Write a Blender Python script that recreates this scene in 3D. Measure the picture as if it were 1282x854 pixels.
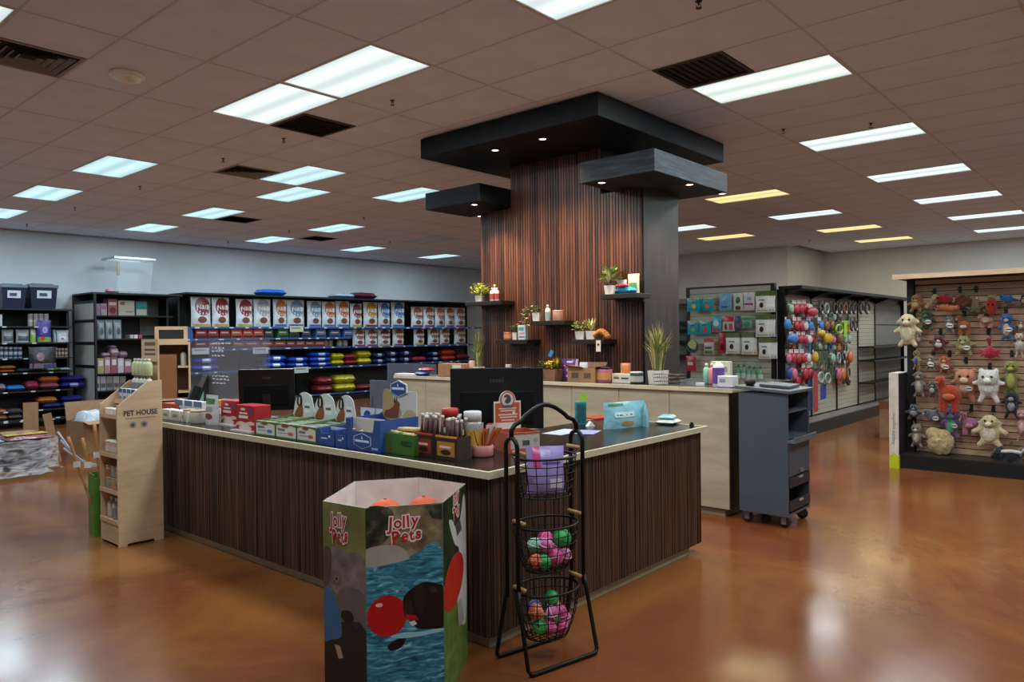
import bpy, math, random
from mathutils import Vector, Matrix
random.seed(7)
for o in list(bpy.data.objects): bpy.data.objects.remove(o)
scene = bpy.context.scene
C = scene.collection
PI = math.pi
# ------------------------------------------------------------------ camera
F = 937.0; YAW = math.radians(48.786); PIT = math.radians(-.3986); ROL = math.radians(-.637); EYE = 1.58
_f = Vector((math.sin(YAW)*math.cos(PIT), math.cos(YAW)*math.cos(PIT), math.sin(PIT)))
_r = Vector((math.cos(YAW), -math.sin(YAW), 0)); _u = _r.cross(_f)
CR = math.cos(ROL)*_r + math.sin(ROL)*_u
CU = -math.sin(ROL)*_r + math.cos(ROL)*_u
CF = _f; CO = Vector((0, 0, EYE))
cd = bpy.data.cameras.new('camera'); cam = bpy.data.objects.new('camera', cd); C.objects.link(cam)
cd.sensor_width = 36; cd.lens = F/1282*36; cd.clip_end = 100; cd.clip_start = .05
m = Matrix((CR, CU, -CF)).transposed().to_4x4(); m.translation = CO
cam.matrix_world = m
scene.camera = cam
# world: a dim neutral interior ambience; the room is closed
w = bpy.data.worlds.new('world'); scene.world = w; w.use_nodes = True
w.node_tree.nodes['Background'].inputs[0].default_value = (.6, .7, .8, 1)
w.node_tree.nodes['Background'].inputs[1].default_value = .05
vs = scene.view_settings
vs.view_transform = 'Standard'; vs.look = 'None'; vs.gamma = 1; vs.use_curve_mapping = False
vs.exposure = 0.0
PANEL_W = 42.0      # watts of one ceiling troffer
PANEL_E = 1.0      # visible brightness of a diffuser
SPOT_W = 105.0       # canopy downlights
# ------------------------------------------------------------------ pixel -> point (photo 1282 x 854)
def ray(x, y): return CF + CR*((x-641)/F) - CU*((y-427)/F)
def PZ(x, y, z): d = ray(x, y); return CO + d*((z-EYE)/d.z)
def PX(x, y, X): d = ray(x, y); return CO + d*(X/d.x)
def PY(x, y, Y): d = ray(x, y); return CO + d*(Y/d.y)
def depth(p): return (Vector(p)-CO).dot(CF)
# ------------------------------------------------------------------ materials
def lin(h):
    h = h.lstrip('#'); c = [int(h[i:i+2], 16)/255 for i in (0, 2, 4)]
    return tuple((v/12.92 if v <= .04045 else ((v+.055)/1.055)**2.4) for v in c)+(1,)
MATS = {}
def new_mat(name):
    m = bpy.data.materials.new(name); m.use_nodes = True
    nt = m.node_tree; return m, nt, nt.nodes['Principled BSDF']
def N(nt, t, **kw):
    n = nt.nodes.new(t)
    for k, v in kw.items(): setattr(n, k, v)
    return n
def ramp(nt, stops):
    r = N(nt, 'ShaderNodeValToRGB'); e = r.color_ramp.elements
    while len(e) < len(stops): e.new(.5)
    for el, (p, c) in zip(e, stops): el.position = p; el.color = lin(c) if isinstance(c, str) else c
    return r
def col(h, rough=.5, metal=0, var=.12, scale=9, bump=0, alpha=1, trans=0, bscale=60, spec=.5, sheen=0, coat=0):
    """plain procedural surface: base colour broken up by soft noise"""
    key = (h, rough, metal, var, scale, bump, alpha, trans, bscale, spec, sheen, coat)
    if key in MATS: return MATS[key]
    m, nt, b = new_mat('surface_'+h.lstrip('#'))
    tc = N(nt, 'ShaderNodeTexCoord'); nz = N(nt, 'ShaderNodeTexNoise'); nz.inputs['Scale'].default_value = scale; nz.inputs['Detail'].default_value = 3
    nt.links.new(tc.outputs['Object'], nz.inputs['Vector'])
    c = lin(h); lo = tuple(max(0, v*(1-var)) for v in c[:3])+(1,); hi = tuple(min(1, v*(1+var)) for v in c[:3])+(1,)
    r = ramp(nt, [(.3, lo), (.7, hi)])
    nt.links.new(nz.outputs['Fac'], r.inputs['Fac']); nt.links.new(r.outputs['Color'], b.inputs['Base Color'])
    b.inputs['Roughness'].default_value = rough; b.inputs['Metallic'].default_value = metal
    b.inputs['Specular IOR Level'].default_value = spec
    if sheen: b.inputs['Sheen Weight'].default_value = sheen
    if coat: b.inputs['Coat Weight'].default_value = coat; b.inputs['Coat Roughness'].default_value = .12
    if bump:
        n2 = N(nt, 'ShaderNodeTexNoise'); n2.inputs['Scale'].default_value = bscale; nt.links.new(tc.outputs['Object'], n2.inputs['Vector'])
        bp = N(nt, 'ShaderNodeBump'); bp.inputs['Strength'].default_value = bump; bp.inputs['Distance'].default_value = .02
        nt.links.new(n2.outputs['Fac'], bp.inputs['Height']); nt.links.new(bp.outputs['Normal'], b.inputs['Normal'])
    if trans: b.inputs['Transmission Weight'].default_value = trans
    if alpha < 1: b.inputs['Alpha'].default_value = alpha
    MATS[key] = m; return m
def film(h, crinkle=.5): return col(h, .28, 0, .16, 6, crinkle, bscale=14)           # printed plastic film bag
def card(h): return col(h, .6, 0, .06, 5)                                         # printed carton
def plush(h): return col(h, .95, 0, .22, 40, .9, bscale=90, sheen=.4, spec=.15)
def grainy(name, stops, scale=(30, 30, 1.5), rough=.45, bump=.15, rand=0, detail=4, spec=.5):
    if name in MATS: return MATS[name]
    m, nt, b = new_mat(name); tc = N(nt, 'ShaderNodeTexCoord'); mp = N(nt, 'ShaderNodeMapping'); mp.inputs['Scale'].default_value = scale
    nz = N(nt, 'ShaderNodeTexNoise'); nz.inputs['Scale'].default_value = 1; nz.inputs['Detail'].default_value = detail; nz.inputs['Roughness'].default_value = .6
    nt.links.new(tc.outputs['Object'], mp.inputs['Vector'])
    if rand:
        oi = N(nt, 'ShaderNodeObjectInfo'); ml = N(nt, 'ShaderNodeVectorMath', operation='SCALE'); ml.inputs[0].default_value = (37, 19, 53)
        nt.links.new(oi.outputs['Random'], ml.inputs['Scale']); nt.links.new(ml.outputs[0], mp.inputs['Location'])
    nt.links.new(mp.outputs['Vector'], nz.inputs['Vector'])
    r = ramp(nt, stops); nt.links.new(r.outputs['Color'], b.inputs['Base Color'])
    if rand:
        ad = N(nt, 'ShaderNodeMath', operation='MULTIPLY_ADD'); ad.inputs[1].default_value = rand; ad.inputs[2].default_value = -rand/2
        nt.links.new(oi.outputs['Random'], ad.inputs[0])
        a2 = N(nt, 'ShaderNodeMath', operation='ADD'); nt.links.new(nz.outputs['Fac'], a2.inputs[0]); nt.links.new(ad.outputs[0], a2.inputs[1])
        nt.links.new(a2.outputs[0], r.inputs['Fac'])
    else: nt.links.new(nz.outputs['Fac'], r.inputs['Fac'])
    b.inputs['Roughness'].default_value = rough; b.inputs['Specular IOR Level'].default_value = spec
    if bump:
        bp = N(nt, 'ShaderNodeBump'); bp.inputs['Strength'].default_value = bump; bp.inputs['Distance'].default_value = .01
        nt.links.new(nz.outputs['Fac'], bp.inputs['Height']); nt.links.new(bp.outputs['Normal'], b.inputs['Normal'])
    MATS[name] = m; return m
BLACK = col('#0e1012', .45); BLACKM = col('#121316', .4, .3); DGREY = col('#23272c', .5)
BLUEGREY = col('#4a515b', .5); WHITE = col('#e8e8e6', .5); OFFW = col('#d9d4c8', .6); KRAFT = col('#9a7350', .75, 0, .1, 12)
BIRCH = grainy('birch_ply', [(.3, '#bbb092'), (.7, '#d3caae')], (3, 3, 22), .5, .03)
BIRCHP = grainy('birch_panel', [(.3, '#a69a80'), (.7, '#bdb298')], (2, 2, 9), .5, .03)
PINEW = grainy('pine_board', [(.3, '#c2a07c'), (.7, '#d9bb97')], (3, 3, 14), .6, .03)
TOPBLK = col('#15110f', .22, 0, .2, 20)
WALNUT = grainy('walnut_slat', [(.22, '#281611'), (.5, '#4e2e21'), (.8, '#754833')], (40, 40, 2.2), .42, .2, rand=.35)
WALNUTD = grainy('walnut_dark', [(.3, '#1d1512'), (.55, '#33241b'), (.8, '#4a3526')], (60, 60, 1.2), .5, .15)
EBONY = grainy('ebony_wood', [(.3, '#05090c'), (.7, '#131b21')], (6, 6, 30), .55, .1, spec=.2)
EBONYG = grainy('ebony_wood_grey', [(.3, '#171d22'), (.55, '#2a333a'), (.75, '#414b53')], (4, 4, 45), .55, .1, spec=.25)
EBONYV = grainy('ebony_wood_upright', [(.3, '#191716'), (.7, '#302b28')], (30, 30, 1.5), .5, .1)
# ------------------------------------------------------------------ mesh building
class MB:
    def __init__(s): s.v = []; s.f = []
    def add(s, vs, fs):
        n = len(s.v); s.v += [tuple(v) for v in vs]; s.f += [tuple(i+n for i in f) for f in fs]; return s
    def box(s, x0, x1, y0, y1, z0, z1):
        return s.add([(x0,y0,z0),(x1,y0,z0),(x1,y1,z0),(x0,y1,z0),(x0,y0,z1),(x1,y0,z1),(x1,y1,z1),(x0,y1,z1)],
                     [(0,3,2,1),(4,5,6,7),(0,1,5,4),(1,2,6,5),(2,3,7,6),(3,0,4,7)])
    def cbox(s, cx, cy, cz, w, d, h): return s.box(cx-w/2, cx+w/2, cy-d/2, cy+d/2, cz-h/2, cz+h/2)
    def prism(s, poly, a, b, axis='z'):
        """extrude 2-D polygon (ccw) from a to b along axis; 2-D coords are the other two axes in order"""
        P = {'z': lambda p, t: (p[0], p[1], t), 'y': lambda p, t: (p[0], t, p[1]), 'x': lambda p, t: (t, p[0], p[1])}[axis]
        n = len(poly); vs = [P(p, a) for p in poly]+[P(p, b) for p in poly]
        fs = [tuple(range(n)), tuple(range(2*n-1, n-1, -1))]+[(i, i+n, (i+1) % n+n, (i+1) % n) for i in range(n)]
        return s.add(vs, fs)
    def lathe(s, prof, n=14, cx=0, cy=0, cz=0, cap=True):
        vs = []; fs = []; k = len(prof)
        for r, z in prof:
            for i in range(n): a = 2*PI*i/n; vs.append((cx+r*math.cos(a), cy+r*math.sin(a), cz+z))
        for j in range(k-1):
            for i in range(n): fs.append((j*n+i, j*n+(i+1) % n, (j+1)*n+(i+1) % n, (j+1)*n+i))
        if cap: fs += [tuple(range(n-1, -1, -1)), tuple((k-1)*n+i for i in range(n))]
        return s.add(vs, fs)
    def ell(s, c, r, nu=12, nv=8, rot=None):
        vs = []; fs = []
        for j in range(1, nv):
            t = PI*j/nv
            for i in range(nu):
                a = 2*PI*i/nu; p = Vector((r[0]*math.sin(t)*math.cos(a), r[1]*math.sin(t)*math.sin(a), -r[2]*math.cos(t)))
                vs.append(p)
        vs += [Vector((0, 0, -r[2])), Vector((0, 0, r[2]))]; b = len(vs)-2
        for j in range(nv-2):
            for i in range(nu): fs.append((j*nu+i, j*nu+(i+1) % nu, (j+1)*nu+(i+1) % nu, (j+1)*nu+i))
        for i in range(nu): fs.append((b, (i+1) % nu, i)); fs.append((b+1, (nv-2)*nu+i, (nv-2)*nu+(i+1) % nu))
        if rot: vs = [rot @ v for v in vs]
        return s.add([v+Vector(c) for v in vs], fs)
    def tube(s, pts, r, n=8, closed=False, caps=True):
        pts = [Vector(p) for p in pts]; k = len(pts); vs = []; fs = []; up = None
        rr = r if isinstance(r, (list, tuple)) else [r]*k
        for i, p in enumerate(pts):
            a = pts[i-1] if (i > 0 or closed) else p; b = pts[(i+1) % k] if (i < k-1 or closed) else p
            t = (b-a).normalized()
            if up is None: up = Vector((0, 0, 1)) if abs(t.z) < .9 else Vector((1, 0, 0))
            x = up.cross(t); x = x.normalized() if x.length > 1e-5 else t.orthogonal().normalized(); up = t.cross(x)
            for q in range(n): an = 2*PI*q/n; vs.append(p+x*math.cos(an)*rr[i]+up*math.sin(an)*rr[i])
        for i in range(k if closed else k-1):
            j = (i+1) % k
            for q in range(n): fs.append((i*n+q, i*n+(q+1) % n, j*n+(q+1) % n, j*n+q))
        if caps and not closed: fs += [tuple(range(n-1, -1, -1)), tuple((k-1)*n+q for q in range(n))]
        return s.add(vs, fs)
    def xf(s, M): s.v = [tuple(M @ Vector(v)) for v in s.v]; return s
    def mesh(s, name, smooth=False):
        me = bpy.data.meshes.new(name); me.from_pydata(s.v, [], s.f); me.update()
        if smooth: me.polygons.foreach_set('use_smooth', [True]*len(me.polygons))
        return me
def obj(name, me, mat, parent=None, smooth=False, loc=None, rot=None):
    if isinstance(me, MB): me = me.mesh(name, smooth)
    if mat is not None and not me.materials: me.materials.append(mat)
    o = bpy.data.objects.new(name, me); C.objects.link(o)
    if parent is not None: o.parent = parent
    if loc is not None: o.location = loc
    if rot is not None: o.rotation_euler = rot
    return o
def tag(o, label, cat, group=None, kind=None):
    if label: o['label'] = label
    if cat: o['category'] = cat
    if group: o['group'] = group
    if kind: o['kind'] = kind
    return o
def thing(name, label, cat, loc=(0, 0, 0), rz=0, group=None, rx=0, ry=0):
    o = bpy.data.objects.new(name, None); C.objects.link(o); o.location = loc; o.rotation_euler = (rx, ry, rz); o.empty_display_size = .05
    return tag(o, label, cat, group)
def struct(o): o['kind'] = 'structure'; return o
def bevel(o, w=.004, seg=2):
    md = o.modifiers.new('bevel', 'BEVEL'); md.width = w; md.segments = seg; md.limit_method = 'ANGLE'; return o
TXT = {}
def text_mesh(s, extrude=0.0006, bold=0.0, spacing=1):
    key = (s, extrude, bold, spacing)
    if key in TXT: return TXT[key]
    cu = bpy.data.curves.new('lettering', 'FONT'); cu.body = s; cu.extrude = extrude; cu.offset = bold; cu.space_character = spacing
    cu.align_x = 'CENTER'; cu.align_y = 'CENTER'; cu.resolution_u = 3
    to = bpy.data.objects.new('lettering', cu); C.objects.link(to)
    dg = bpy.context.evaluated_depsgraph_get(); dg.update()
    me = bpy.data.meshes.new_from_object(to.evaluated_get(dg)); bpy.data.objects.remove(to)
    xs = [v.co.x for v in me.vertices]; ys = [v.co.y for v in me.vertices]
    TXT[key] = (me, max(xs)-min(xs), max(ys)-min(ys), (max(xs)+min(xs))/2, (max(ys)+min(ys))/2); return TXT[key]
def text(s, mat, parent, c, w, h, normal='-y', tilt=0, bold=0.0, name='lettering'):
    """lettering w x h, lying 1 mm proud on a face that looks along -y / -x / +z of the parent"""
    me, tw, th, ox, oy = text_mesh(s, 0.0, bold); me = me.copy(); me.materials.clear(); me.materials.append(mat)
    sx, sy = w/tw, h/th
    for v in me.vertices: v.co = ((v.co.x-ox)*sx, (v.co.y-oy)*sy, 0)
    o = bpy.data.objects.new(name, me); C.objects.link(o); o.parent = parent; o.location = c
    R = {'-y': Matrix.Rotation(PI/2, 4, 'X'), '-x': Matrix.Rotation(-PI/2, 4, 'Z') @ Matrix.Rotation(PI/2, 4, 'X'), '+z': Matrix.Identity(4)}[normal]
    o.rotation_euler = (R @ Matrix.Rotation(tilt, 4, 'Z')).to_euler(); return o
def decal(name, poly, mat, parent, y, th=.0012):
    """flat print: polygon in parent x-z, facing -y, its face th in front of plane y"""
    m = MB(); m.prism(poly, y-th, y, 'y'); return obj(name, m, mat, parent)
def rect(x0, x1, z0, z1): return [(x0, z0), (x1, z0), (x1, z1), (x0, z1)]
def ellp(cx, cz, rx, rz, n=18, a0=0): return [(cx+rx*math.cos(2*PI*i/n+a0), cz+rz*math.sin(2*PI*i/n+a0)) for i in range(n)]
ORD = ['first','second','third','fourth','fifth','sixth','seventh','eighth','ninth','tenth','eleventh','twelfth','thirteenth','fourteenth','fifteenth','sixteenth','seventeenth','eighteenth','nineteenth','twentieth']
# ------------------------------------------------------------------ the setting
CE = 3.70; TX, TY = .621, 1.2; GX, GY = 3.41, 1.91        # ceiling height and tile grid
RX0, RX1, RY0, RY1 = -4.0, 20.6, -4.7, 16.4
fm, nt, b = new_mat('stained_concrete')
tc = N(nt, 'ShaderNodeTexCoord')
n1 = N(nt, 'ShaderNodeTexNoise'); n1.inputs['Scale'].default_value = .55; n1.inputs['Detail'].default_value = 6; n1.inputs['Roughness'].default_value = .62; n1.inputs['Distortion'].default_value = .9
n2 = N(nt, 'ShaderNodeTexNoise'); n2.inputs['Scale'].default_value = 5; n2.inputs['Detail'].default_value = 5; n2.inputs['Roughness'].default_value = .6
n3 = N(nt, 'ShaderNodeTexNoise'); n3.inputs['Scale'].default_value = 70; n3.inputs['Detail'].default_value = 3
for n in (n1, n2, n3): nt.links.new(tc.outputs['Object'], n.inputs['Vector'])
r1 = ramp(nt, [(.26, '#62351e'), (.45, '#7f4826'), (.58, '#8f5a2c'), (.76, '#a06d42')])
r2 = ramp(nt, [(.3, '#6b6b6b'), (.7, '#9a958f')])
mx = N(nt, 'ShaderNodeMix', data_type='RGBA', blend_type='OVERLAY'); mx.inputs[0].default_value = .3
nt.links.new(n1.outputs['Fac'], r1.inputs['Fac']); nt.links.new(n2.outputs['Fac'], r2.inputs['Fac'])
nt.links.new(r1.outputs['Color'], mx.inputs[6]); nt.links.new(r2.outputs['Color'], mx.inputs[7])
nt.links.new(mx.outputs[2], b.inputs['Base Color'])
mr = N(nt, 'ShaderNodeMapRange'); mr.inputs[3].default_value = .13; mr.inputs[4].default_value = .25
nt.links.new(n2.outputs['Fac'], mr.inputs[0]); nt.links.new(mr.outputs[0], b.inputs['Roughness'])
bp = N(nt, 'ShaderNodeBump'); bp.inputs['Strength'].default_value = .05; bp.inputs['Distance'].default_value = .004
nt.links.new(n3.outputs['Fac'], bp.inputs['Height']); nt.links.new(bp.outputs['Normal'], b.inputs['Normal'])
b.inputs['Coat Weight'].default_value = .06; b.inputs['Coat Roughness'].default_value = .08; b.inputs['Specular IOR Level'].default_value = .34
fl = struct(obj('floor', MB().box(RX0-.2, RX1+.2, RY0-.2, RY1+.2, -.12, 0), fm))
wallL = col('#c6cacc', .8, 0, .04, 2); wallR = col('#ccd0cc', .8, 0, .04, 2)
struct(obj('wall_back', MB().box(RX0-.2, RX1+.2, RY1, RY1+.2, 0, CE+.1), wallL))
struct(obj('wall_right', MB().box(RX1, RX1+.2, RY0, 6.95, 0, CE+.1), wallR))
struct(obj('wall_right_return', MB().box(18.15, RX1+.2, 6.95, 7.15, 0, CE+.1), wallR))
struct(obj('wall_right_far', MB().box(18.15, 18.35, 7.15, RY1, 0, CE+.1), wallR))
struct(obj('wall_left', MB().box(RX0-.2, RX0, RY0, RY1, 0, CE+.1), wallL))
struct(obj('wall_front', MB().box(RX0-.2, RX1+.2, RY0-.2, RY0, 0, CE+.1), wallL))
cs = struct(obj('ceiling', MB().box(RX0-.2, RX1+.2, RY0-.2, RY1+.2, CE+.02, CE+.14), col('#8d8580', .9)))
tile_mat = col('#e0eafc', .95, 0, .05, 3, .15, bscale=120, spec=.2)
# fixtures: (grid column, grid row, colour, lit)
COOL, BLUE, WARMW, YEL, DIM = 'cool', 'blue', 'white', 'yellow', 'dark'
FIX = [(0,3,COOL),(0,2,COOL),(0,0,COOL),(4,0,'green'),(8,0,COOL),(12,0,COOL),(16,0,COOL),(20,0,COOL),(24,0,COOL),
       (0,6,BLUE),(3,5,BLUE),(4,6,BLUE),(0,8,BLUE),(0,10,BLUE),(4,10,BLUE),(4,8,BLUE),(6,5,BLUE),(8,8,BLUE),(8,10,BLUE),(12,10,BLUE),(16,10,BLUE),(12,8,DIM),
       (12,2,YEL),(19,4,YEL),(20,2,YEL),(24,2,YEL),(16,2,COOL),(16,4,COOL),(4,-2,COOL),
       (-4,3,COOL),(-4,6,BLUE),(-4,9,BLUE),(-4,0,COOL),(-4,-2,COOL),(0,-2,COOL),(8,-2,COOL),(12,-2,COOL),(16,-2,COOL),(20,-2,COOL)]  # unseen panels, added to light the front area of the shop
LABELS = {(0,3):'bright light panel beside the black square return grille, far half of the big pair',(0,2):'bright light panel, near half of the big pair in the ceiling',
 (0,0):'light panel cut by the top edge above the column canopy',(4,0):'large light panel right of the column beside a black square grille',
 (8,0):'second light panel in the row running away on the right',(12,0):'third light panel in the row running away on the right',(16,0):'fourth light panel in the row running away on the right',
 (20,0):'fifth light panel in the row running away on the right',(24,0):'farthest light panel in the row at the right edge',
 (0,6):'bluish light panel above the left shelves, nearest of the left row',(3,5):'bluish light panel beside the round-louvred air diffuser',(4,6):'bluish light panel just behind the one by the air diffuser',
 (0,8):'bluish light panel, second in the left row',(0,10):'bluish light panel at the left edge of the photo',(4,10):'bluish light panel high above the clear tub',(4,8):'bluish light panel beside a small dark grille',
 (6,5):'bluish light panel half hidden by the left canopy',(8,8):'bluish light panel beyond the pair, above the bagged food',(8,10):'pale light panel above the blue bag on the shelf',
 (12,10):'small far light panel above the bagged food',(16,10):'farthest light panel left of the column',(12,8):'unlit dim light panel left of the column',
 (12,2):'yellow light panel just right of the column canopy',(19,4):'far yellow light panel beside the column',(20,2):'yellow light panel above the slatwall gondola',(24,2):'farthest yellow light panel near the back right wall',
 (16,2):'white light panel between the yellow ones',(16,4):'white light panel partly behind the column',(4,-2):'light panel cut by the right edge at the top'}
GRILLES = [(3,0,.5,'black'),(1,3,.5,'black'),(-3,3,.5,'diffuser'),(2,5,.5,'diffuser'),(5,8,.5,'black'),(9,9,.5,'black')]
taken = {(i, j) for i, j, c in FIX}
EMC = {COOL: ((.78,.97,1), (.86,.96,1)), 'green': ((.8,1,.95), (.9,1,.96)), BLUE: ((.55,.88,1), (.68,.87,1)), YEL: ((1,.83,.38), (1,.84,.5)), DIM: ((.3,.33,.36), None)}
def diffuser_mat(k):
    key = 'diff_'+k
    if key in MATS: return MATS[key]
    m, nt, b = new_mat('light_diffuser_'+k); tc = N(nt, 'ShaderNodeTexCoord'); sp = N(nt, 'ShaderNodeSeparateXYZ'); nt.links.new(tc.outputs['Object'], sp.inputs[0])
    mu = N(nt, 'ShaderNodeMath', operation='MULTIPLY'); mu.inputs[1].default_value = 2*PI/.29; nt.links.new(sp.outputs['X'], mu.inputs[0])
    co = N(nt, 'ShaderNodeMath', operation='COSINE'); nt.links.new(mu.outputs[0], co.inputs[0])
    mr = N(nt, 'ShaderNodeMapRange'); mr.inputs[1].default_value = 1; mr.inputs[2].default_value = -1; mr.inputs[3].default_value = .72; mr.inputs[4].default_value = 1.12   # the tubes show through as two brighter bands
    nt.links.new(co.outputs[0], mr.inputs[0])
    c = EMC[k][0]; b.inputs['Base Color'].default_value = c+(1,); b.inputs['Emission Color'].default_value = c+(1,); b.inputs['Roughness'].default_value = .5
    s = N(nt, 'ShaderNodeMath', operation='MULTIPLY'); s.inputs[1].default_value = PANEL_E if k != DIM else .1
    nt.links.new(mr.outputs[0], s.inputs[0]); nt.links.new(s.outputs[0], b.inputs['Emission Strength'])
    MATS[key] = m; return m
frame_me = MB()
for a in ((-TX/2, TX/2, -TY/2, -TY/2+.025), (-TX/2, TX/2, TY/2-.025, TY/2), (-TX/2, -TX/2+.02, -TY/2+.025, TY/2-.025), (TX/2-.02, TX/2, -TY/2+.025, TY/2-.025)):
    frame_me.box(a[0], a[1], a[2], a[3], -.004, .02)
frame_me = frame_me.mesh('frame'); diff_me = {}
for i, j, c in FIX:
    cx, cy = GX+(i+.5)*TX, GY+(j+.5)*TY
    t = thing('ceiling_light', LABELS.get((i, j), 'added light panel in the ceiling out of view, lighting the front area'), 'ceiling light', (cx, cy, CE), 0, 'fluorescent ceiling panels')
    obj('frame', frame_me, col('#c9c6c2', .5), t)
    if c not in diff_me: diff_me[c] = MB().box(-TX/2+.02, TX/2-.02, -TY/2+.025, TY/2-.025, .004, .012).mesh('diffuser')
    obj('diffuser', diff_me[c], diffuser_mat(c), t)
    if c != DIM:
        ld = bpy.data.lights.new('tube_light', 'AREA'); ld.shape = 'RECTANGLE'; ld.size = TX-.05; ld.size_y = TY-.06
        ld.energy = PANEL_W*(.4 if c == YEL else 1); ld.color = EMC[c][1]
        lo = bpy.data.objects.new('tube_light', ld); C.objects.link(lo); lo.parent = t; lo.location = (0, 0, -.006)
# tiles: the 300 nearest in view as pieces, the rest joined
tiles = []
hide = {(3, 0), (1, 3), (-3, 3), (2, 5), (5, 8), (9, 9)}
for i in range(-12, 28):
    for j in range(-6, 13):
        x0, x1, y0, y1 = GX+i*TX, GX+(i+1)*TX, GY+j*TY, GY+(j+1)*TY
        x0, x1 = max(x0, RX0), min(x1, RX1); y0, y1 = max(y0, RY0), min(y1, RY1)
        if x1-x0 < .05 or y1-y0 < .05 or (i, j) in taken: continue
        cx, cy = (x0+x1)/2, (y0+y1)/2
        if cx > 18.3 and cy > 7: continue
        p = Vector((cx, cy, CE))-CO; zc = p.dot(CF); vis = zc > .5 and abs(p.dot(CR)/zc*F) < 720 and p.dot(CU)/zc*F < 560
        tiles.append((0 if vis else 1, zc if vis else 99, x0, x1, y0, y1, (i, j)))
tiles.sort(key=lambda t: t[:2])
full = MB().box(-TX/2+.003, TX/2-.003, -TY/2+.003, TY/2-.003, 0, .016).mesh('ceiling_tile')
rest = MB(); nt_ = 0
for k, (v, d, x0, x1, y0, y1, ij) in enumerate(tiles):
    if ij in hide:      # half tile beside a square grille
        gy = [g for g in GRILLES if g[:2] == ij][0][2]
        ya, yb = (y0, y0+TY/2) if gy == .5 else (y0+TY/2, y1)
        rest.box(x0+.006, x1-.006, ya+.006, yb-.006, CE, CE+.016); continue
    if v == 0 and nt_ < 300 and x1-x0 > TX-.01 and y1-y0 > TY-.01:
        obj('ceiling_tile', full, tile_mat, cs, loc=((x0+x1)/2, (y0+y1)/2, CE)); nt_ += 1
    else: rest.box(x0+.006, x1-.006, y0+.006, y1-.006, CE, CE+.016)
o = obj('ceiling_tile_field', rest, tile_mat, cs); o['kind'] = 'stuff'
g = MB()
for i in range(-11, 28): g.box(GX+i*TX-.009, GX+i*TX+.009, RY0, RY1, CE-.0015, CE+.004)
for j in range(-5, 13): g.box(RX0, RX1, GY+j*TY-.009, GY+j*TY+.009, CE-.002, CE+.0035)
obj('ceiling_grid', g, col('#c6c9d0', .8), cs)
tr = col('#9fa0a0', .7)
tm = MB(); tm.box(RX0, RX1, RY1-.02, RY1, CE-.03, CE); obj('trim_1', tm, tr)['kind'] = 'structure'
# grilles and diffusers
for i, j, off, kind in GRILLES:
    x0 = GX+i*TX; y0 = GY+(j+off)*TY
    cx, cy = x0+TX/2, y0+TY/4; s = TX/2-.012
    lab = {(3,0):'black square return grille against the large right light panel',(1,3):'black square return grille beside the big pair of lights',(-3,3):'square louvred air diffuser in the top left corner',(2,5):'louvred air diffuser in front of the bluish light panel',(5,8):'small dark return grille among the left lights',(9,9):'small dark return grille far among the left lights'}[(i, j)]
    t = thing('air_grille' if kind == 'black' else 'air_diffuser', lab, 'vent', (cx, cy, CE), 0, 'ceiling vents')
    obj('frame', MB().box(-s,s,-s,-s+.03,-.006,.016).box(-s,s,s-.03,s,-.006,.016).box(-s,-s+.03,-s+.03,s-.03,-.006,.016).box(s-.03,s,-s+.03,s-.03,-.006,.016), col('#3a3431', .6) if kind == 'black' else col('#8b857d', .5), t)
    obj('backing', MB().box(-s+.03,s-.03,-s+.03,s-.03,.01,.018), col('#2c2725', .8) if kind == 'black' else col('#1c1917', .8), t)
    if kind == 'black':
        for k in range(9):
            yy = -s+.06+k*(2*s-.12)/8; obj('slat', MB().add([(-s+.03,yy-.012,-.002),(s-.03,yy-.012,-.002),(s-.03,yy+.008,.012),(-s+.03,yy+.008,.012)], [(0,1,2,3)]), col('#3d3734', .7), t)
    else:
        for k in range(4):
            a = s-.05-k*.055; bb = a-.03
            mm = MB()
            for q in range(4):
                c_, s_ = [(1,0),(0,1),(-1,0),(0,-1)][q]
                P = lambda x, y: (x*c_-y*s_, x*s_+y*c_)
                p = [P(-a,-a),P(a,-a),P(bb,-bb),P(-bb,-bb)]
                mm.add([(p[0][0],p[0][1],-.012),(p[1][0],p[1][1],-.012),(p[2][0],p[2][1],.008),(p[3][0],p[3][1],.008)], [(0,1,2,3)])
            obj('louvre', mm, col('#7d776f', .5), t)
t = thing('smoke_detector', 'round white smoke detector near the top left corner', 'smoke detector', (2.49, 6.22, CE))
obj('base', MB().lathe([(.13,0),(.13,-.025),(.12,-.03)], 24), col('#f0e6da', .5), t, True)
obj('dome', MB().lathe([(.1,-.028),(.1,-.045),(.07,-.06),(.0001,-.064)], 24), col('#e6dccf', .5), t, True)
hd = MB().lathe([(.03,0),(.03,-.006),(.012,-.008)], 12).mesh('escutcheon', True)
st = MB().lathe([(.011,-.008),(.009,-.035)], 8).box(-.004,.004,-.022,-.018,-.06,-.03).box(-.004,.004,.018,.022,-.06,-.03).mesh('frame_arms')
df = MB().lathe([(.026,-.058),(.026,-.061)], 12).mesh('deflector')
for x, y in [(4.36,5.21),(4.40,7.04),(4.40,8.33),(4.41,10.65),(4.40,13.06),(4.43,15.52),(8.24,10.66),(8.21,12.98),(8.18,15.32),(10.69,12.91),(8.15,2.26),(17.41,6.16),(4.40,2.24),(7.75,3.0)]:
    t = thing('sprinkler_head', 'small dark fire sprinkler head hanging from the ceiling tiles', 'sprinkler', (x, y, CE), 0, 'ceiling sprinklers'); t.scale = (.75,)*3
    for nme, me in (('escutcheon', hd), ('frame_arms', st), ('deflector', df)): obj(nme, me, col('#3a3430', .4, .6), t)
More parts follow.
